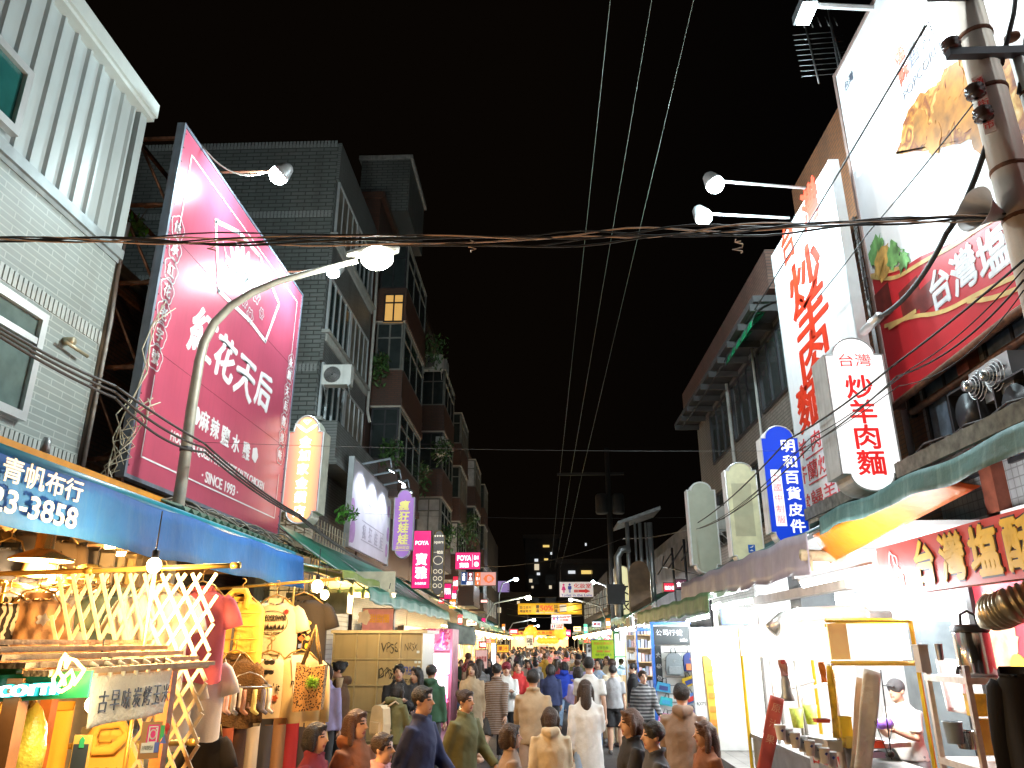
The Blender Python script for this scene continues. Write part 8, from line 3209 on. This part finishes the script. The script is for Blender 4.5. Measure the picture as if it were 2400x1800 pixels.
near(982, 1612, 7.2, 75, 'walk', 'jacket', 'navy', 'trousers', 'black', 'short', 'man in an open navy jacket striding to the right, closest in the lower middle')
near(1249, 1572, 10.6, 180, 'walk', 'jacket', 'beige', 'trousers', 'taupe', 'short', 'black-haired man in a long pale beige jacket walking away in the middle of the street')
near(1290, 1672, 8.2, 180, 'stroll', 'hoodie', 'cream', 'trousers', 'beige', 'bob', 'short person in a cream top seen from behind, low in the middle', 1, H=1.46)
near(1380, 1542, 13.2, 180, 'walk', 'tee', 'white', 'trousers', 'denim', 'short', 'broad person in a loose white tee and jeans walking away')
near(1372, 1596, 10.4, 180, 'stroll', 'coat', 'white', 'trousers', 'pale blue', 'long', 'person in a long white coat and pale jeans seen from behind', 1)
near(1485, 1655, 6.9, -75, 'walk', 'jacket', 'black', 'trousers', 'black', 'bob', 'brown-haired person in black crossing to the left at the lower right', 2, H=1.55)
near(1596, 1606, 8.4, 170, 'walk', 'hoodie', 'taupe', 'trousers', 'brown', 'short', 'dark-haired man in a taupe top seen from behind in front of the bag rack')
near(1660, 1740, 7.0, -80, 'stroll', 'coat', 'rust', 'trousers', 'brown', 'long', 'person with long brown hair in a rust coat at the foot of the white partition', 2, H=1.45)
near(925, 1588, 11.2, 140, 'phone', 'hoodie', 'olive', 'trousers', 'charcoal', 'bob', 'woman in an olive hoodie with a cream backpack, head bent over a phone', 0, H=1.55)
near(936, 1556, 12.6, 10, 'phone', 'jacket', 'black', 'trousers', 'black', 'short', 'young man in a black jacket facing the olive-hooded woman')
near(975, 1566, 12.9, -40, 'stand', 'jacket', 'charcoal', 'trousers', 'black', 'long', 'long-haired woman in a charcoal jacket looking right by the cabinet')
near(1012, 1560, 13.2, 165, 'stand', 'hoodie', 'dark green', 'trousers', 'charcoal', 'short', 'man in a dark green hooded parka seen from behind near the claw machine')
near(803, 1551, 12.2, -70, 'eat', 'hoodie', 'brown', 'trousers', 'charcoal', 'bun', 'person in a brown hoodie eating from a paper bag before the khaki cabinet')
near(764, 1556, 11.6, 175, 'stand', 'hoodie', 'lavender', 'trousers', 'charcoal', 'bob', 'woman in a lavender sweater from behind, beside the leopard tote', 1)
near(1108, 1555, 15.2, -10, 'stroll', 'coat', 'beige', 'trousers', 'brown', 'long', 'woman in a beige coat with long dark hair walking towards the camera on the left', 1)
near(1186, 1552, 15.4, 5, 'phone', 'jacket', 'white', 'trousers', 'black', 'cap', 'person in an open white jacket and maroon hat looking at a phone', 0, hm=fabric('maroon'))
near(1215, 1550, 16.6, 0, 'walk', 'hoodie', 'red', 'trousers', 'charcoal', 'bun', 'woman in a red hoodie coming forward beside the white-jacketed one')
near(1322, 1552, 19.4, 175, 'walk', 'hoodie', 'royal blue', 'trousers', 'pale blue', 'bob', 'person in a royal blue hoodie walking away mid-street')
near(1290, 1558, 17.4, 180, 'stand', 'jacket', 'navy', 'trousers', 'black', 'bob', 'person in a navy jacket walking away left of the royal blue hoodie')
near(1436, 1560, 16.2, 178, 'stand', 'tee', 'grey', 'shorts', 'black', 'short', 'man in a grey tee and black shorts from behind by the lime banner')
near(1482, 1556, 18.3, -90, 'stand', 'jacket', 'black', 'trousers', 'black', 'short', 'shopper in black at the phone-case racks')
near(830, 1655, 6.6, 70, 'walk', 'hoodie', 'rust', 'trousers', 'brown', 'long', 'person in a rust-brown hoodie passing low at the left, hair loose', 2, H=1.56)
near(735, 1690, 6.2, 80, 'stroll', 'jacket', 'maroon', 'trousers', 'taupe', 'bob', 'person in a maroon jacket at the lower rail of clothes', 0, H=1.5)
near(1085, 1640, 8.6, 60, 'walk', 'coat', 'olive', 'trousers', 'black', 'bun', 'person in an olive coat hurrying right, behind the navy jacket', 1, H=1.6)
near(1190, 1690, 7.0, 100, 'stroll', 'tee', 'taupe', 'trousers', 'black', 'bob', 'short person in a taupe tee at the very bottom middle', 1, H=1.42)
near(890, 1700, 6.0, 80, 'stroll', 'jacket', 'pink', 'trousers', 'grey', 'short', 'person in a dusty pink jacket low at the bottom left', 1, H=1.45)
near(1540, 1700, 6.4, -80, 'walk', 'jacket', 'charcoal', 'trousers', 'black', 'short', 'man in a charcoal jacket at the bottom right crossing left', 0, H=1.5)
# things they carry
t = T('backpack', 'cream backpack worn by the olive-hooded woman', 'backpack')
l, s = at_head(925, 1588, 11.2, 1.55)
q = Matrix.Rotation(R(140), 3, 'Z')
f = Fr(l + q @ V((0, .15, .88)), q @ V((-1, 0, 0)))
b = bm()
b.prism(f, [(-.14, 0), (.14, 0), (.15, .15), (.12, .34), (.06, .38), (-.06, .38), (-.12, .34), (-.15, .15)], 0, .13)
b.build('bag_body', fabric('cream'), t)
b = bm()
b.prism(f, [(-.1, .03), (.1, .03), (.1, .17), (-.1, .17)], .13, .17)
b.build('pocket', fabric('cream'), t)
for sg in (-1, 1):
    b = bm()
    b.tube([f.p(sg * .09, .36, .02), f.p(sg * .1, .42, -.1), f.p(sg * .11, .3, -.29), f.p(sg * .11, .1, -.2), f.p(sg * .1, .05, .0)], .014, 6)
    b.build('strap', fabric('beige'), t)
t = T('shoulder_bag', 'tan shoulder bag hanging by the woman in the lavender sweater', 'bag')
l, s = at_head(764, 1556, 11.6)
f = Fr(l + V((-.1, -.32, .72)))
b = bm()
b.prism(f, [(0, 0), (.26, 0), (.29, .08), (.26, .2), (.13, .24), (.0, .2), (-.03, .08)], -.05, .05)
b.build('bag_body', mat('tan_leather', (.6, .36, .1), .5, var=.1), t)
b = bm()
b.tube([f.p(0, .2, 0), f.p(-.02, .45, .1), f.p(.08, .68, .1), f.p(.2, .45, .06), f.p(.26, .2, 0)], .012, 6)
b.build('strap', mat('tan_leather', (.6, .36, .1), .5), t)
for px, py, Y, face, lab in ((803, 1600, 12.0, -70, 'brown paper bag of food held to the mouth of the brown-hooded eater'),):
    c_ = at(795, 1602, Y=11.95)
    b = bm()
    b.lathe([(.03, -.08), (.05, .0), (.062, .08), (.05, .075), (.03, .0)], c_, 10, cap=False)
    tag(b.build('paper_bag', mat('kraft_paper', (.5, .36, .2), .8, bump=.6)), lab, 'paper bag')
for (px, py, Y, H, face, lab) in ((925, 1588, 11.2, 1.55, 140, 'phone held by the olive-hooded woman'), (936, 1556, 12.6, None, 10, 'phone held by the young man in black'), (1186, 1552, 15.4, None, 5, 'phone held by the white-jacketed person')):
    l, s = at_head(px, py, Y, H)
    q = Matrix.Rotation(R(face), 3, 'Z')
    c_ = l + q @ V((0, -.36, 1.2 * s))
    b = bm()
    b.box(V((-.036, -.006, -.07)), V((.036, .006, .07)))
    rx = Matrix.Rotation(R(-40), 3, 'X')
    b.v = [tuple(c_ + q @ (rx @ V(v))) for v in b.v]
    tag(b.build('mobile_phone', black), lab, 'phone', 'phones held in the crowd')
# cook in the stall
l = V((at(2110, 1600, Y=8.75).x, 8.75, .13))
person('cook in white tee, black cap and purple gloves bent over the cart', l, R(-62), (at(2110, 1598, Y=8.75).z - .1) / 1.7, 'phone', 'tee', 'white', 'trousers', 'grey', 'cap', hm=fabric('charcoal'))
b = bm()
c_ = at(2066, 1697, Y=8.3)
b.ball(c_, .055, 12, sq=(1.2, 1, .9))
for k in range(4):
    b.tube([c_ + V((-.04, -.02, .025 - .017 * k)), c_ + V((-.09, -.03, .02 - .017 * k)), c_ + V((-.115, -.02, .005 - .016 * k))], [.012, .011, .008], 6)
b.tube([c_ + V((.04, 0, 0)), c_ + V((.1, .06, .0))], [.045, .05], 10)
tag(b.build('rubber_glove', mat('purple_glove', (.2, .1, .5), .45)), 'purple rubber glove worn by the cook', 'glove')
b = bm()
c_ = V((l.x + .42, 8.5, 1.55))
b.sheet(lambda s, t: c_ + V((-.13 + .3 * s + .03 * t, .03 * math.sin(8 * s), .38 - .5 * t - .05 * s * t)), 12, 8, thick=.012)
tag(b.build('hanging_towel', mat('white_towel', (.75, .73, .68), .9, bump=.5)), 'white towel hung on the cart frame behind the cook', 'towel')

# the crowd
tops = ['jacket', 'tee', 'coat', 'hoodie']
cols = ['black', 'black', 'charcoal', 'navy', 'white', 'white', 'cream', 'beige', 'brown', 'grey', 'olive', 'red', 'pale blue', 'pink', 'mustard', 'maroon', 'taupe', 'dark green', 'black', 'grey', 'lavender']
hairs = ['short', 'short', 'long', 'bob', 'bun', 'cap', 'long']
hn = {'short': 'short hair', 'long': 'long hair', 'bob': 'bobbed hair', 'bun': 'tied-up hair', 'cap': 'black cap'}
pn = {'walk': 'striding', 'stand': 'standing', 'phone': 'looking at a phone', 'stroll': 'strolling', 'eat': 'eating'}
r_ = random.Random(2024)
used, spots, labs = list(NEAR), [], set()
tries = 0
while len(spots) < 150 and tries < 9000:
    tries += 1
    y = 14 + 58 * r_.random() ** 1.15
    x = r_.uniform(-2.55, 2.5)
    if y < 21 and (x < -1.6 or x > 1.9):
        continue
    dmin = .55 if y > 20 else .8
    if any((x - a) ** 2 + (y - c) ** 2 < dmin ** 2 for a, c in used):
        continue
    used.append((x, y))
    spots.append((x, y))
spots.sort(key=lambda p: p[1])
for x, y in spots:
    for _ in range(60):
        tp, tcx, hr, ps = r_.choice(tops), r_.choice(cols), r_.choice(hairs), r_.choice(['walk', 'walk', 'stroll', 'stand', 'phone', 'stroll', 'eat'])
        back = r_.random() < .55
        bc = r_.choice(['black', 'charcoal', 'denim', 'navy', 'grey', 'beige'])
        zone = 'by the lime banner' if y < 24 else 'near the stalls' if y < 34 else 'below lavatory signs' if y < 44 else 'below the banner' if y < 56 else 'far under lanterns'
        lab = '%s person in %s %s with %s, %s %s' % ('tall' if r_.random() < .5 else 'slight', tcx, tp if tp != 'tee' else 'tee', hn[hr], 'from behind' if back else 'facing the camera', zone)
        if lab not in labs:
            break
    labs.add(lab)
    sc = r_.uniform(1.0, 1.04) if lab[0] == 't' else r_.uniform(.92, .97)
    person(lab, V((x, y, .02)), R((180 if back else 0) + r_.uniform(-35, 35)), sc, ps, tp, tcx, 'shorts' if r_.random() < .08 else 'trousers', bc, hr, r_.choice([0, 0, 0, 1, 2]), 'people in the market crowd', pat=r_.choice([None, None, None, 0, 1, 2]) if y < 45 else None)

bpy.data.scenes.remove(TMP)

# ------------------------------------------------------------------ give every thing an origin at its base
bpy.context.view_layer.update()
for o in list(COL.objects):
    if o.type == 'EMPTY' and o.parent is None and o.children and o.location.length < 1e-6 and not o.get('keep'):
        pts = []
        for ch in o.children_recursive:
            if ch.type == 'MESH':
                M_ = ch.matrix_world
                pts += [M_ @ V(c) for c in ch.bound_box]
        if not pts:
            continue
        lo = [min(p[i] for p in pts) for i in range(3)]
        hi = [max(p[i] for p in pts) for i in range(3)]
        b = V(((lo[0] + hi[0]) / 2, (lo[1] + hi[1]) / 2, lo[2]))
        o.location = b
        for ch in o.children:
            ch.matrix_parent_inverse = Matrix.Translation(-b) @ ch.matrix_parent_inverse
for o in COL.objects:
    if o.parent is None and o.get('category') and not o.get('kind'):
        o['kind'] = 'thing'
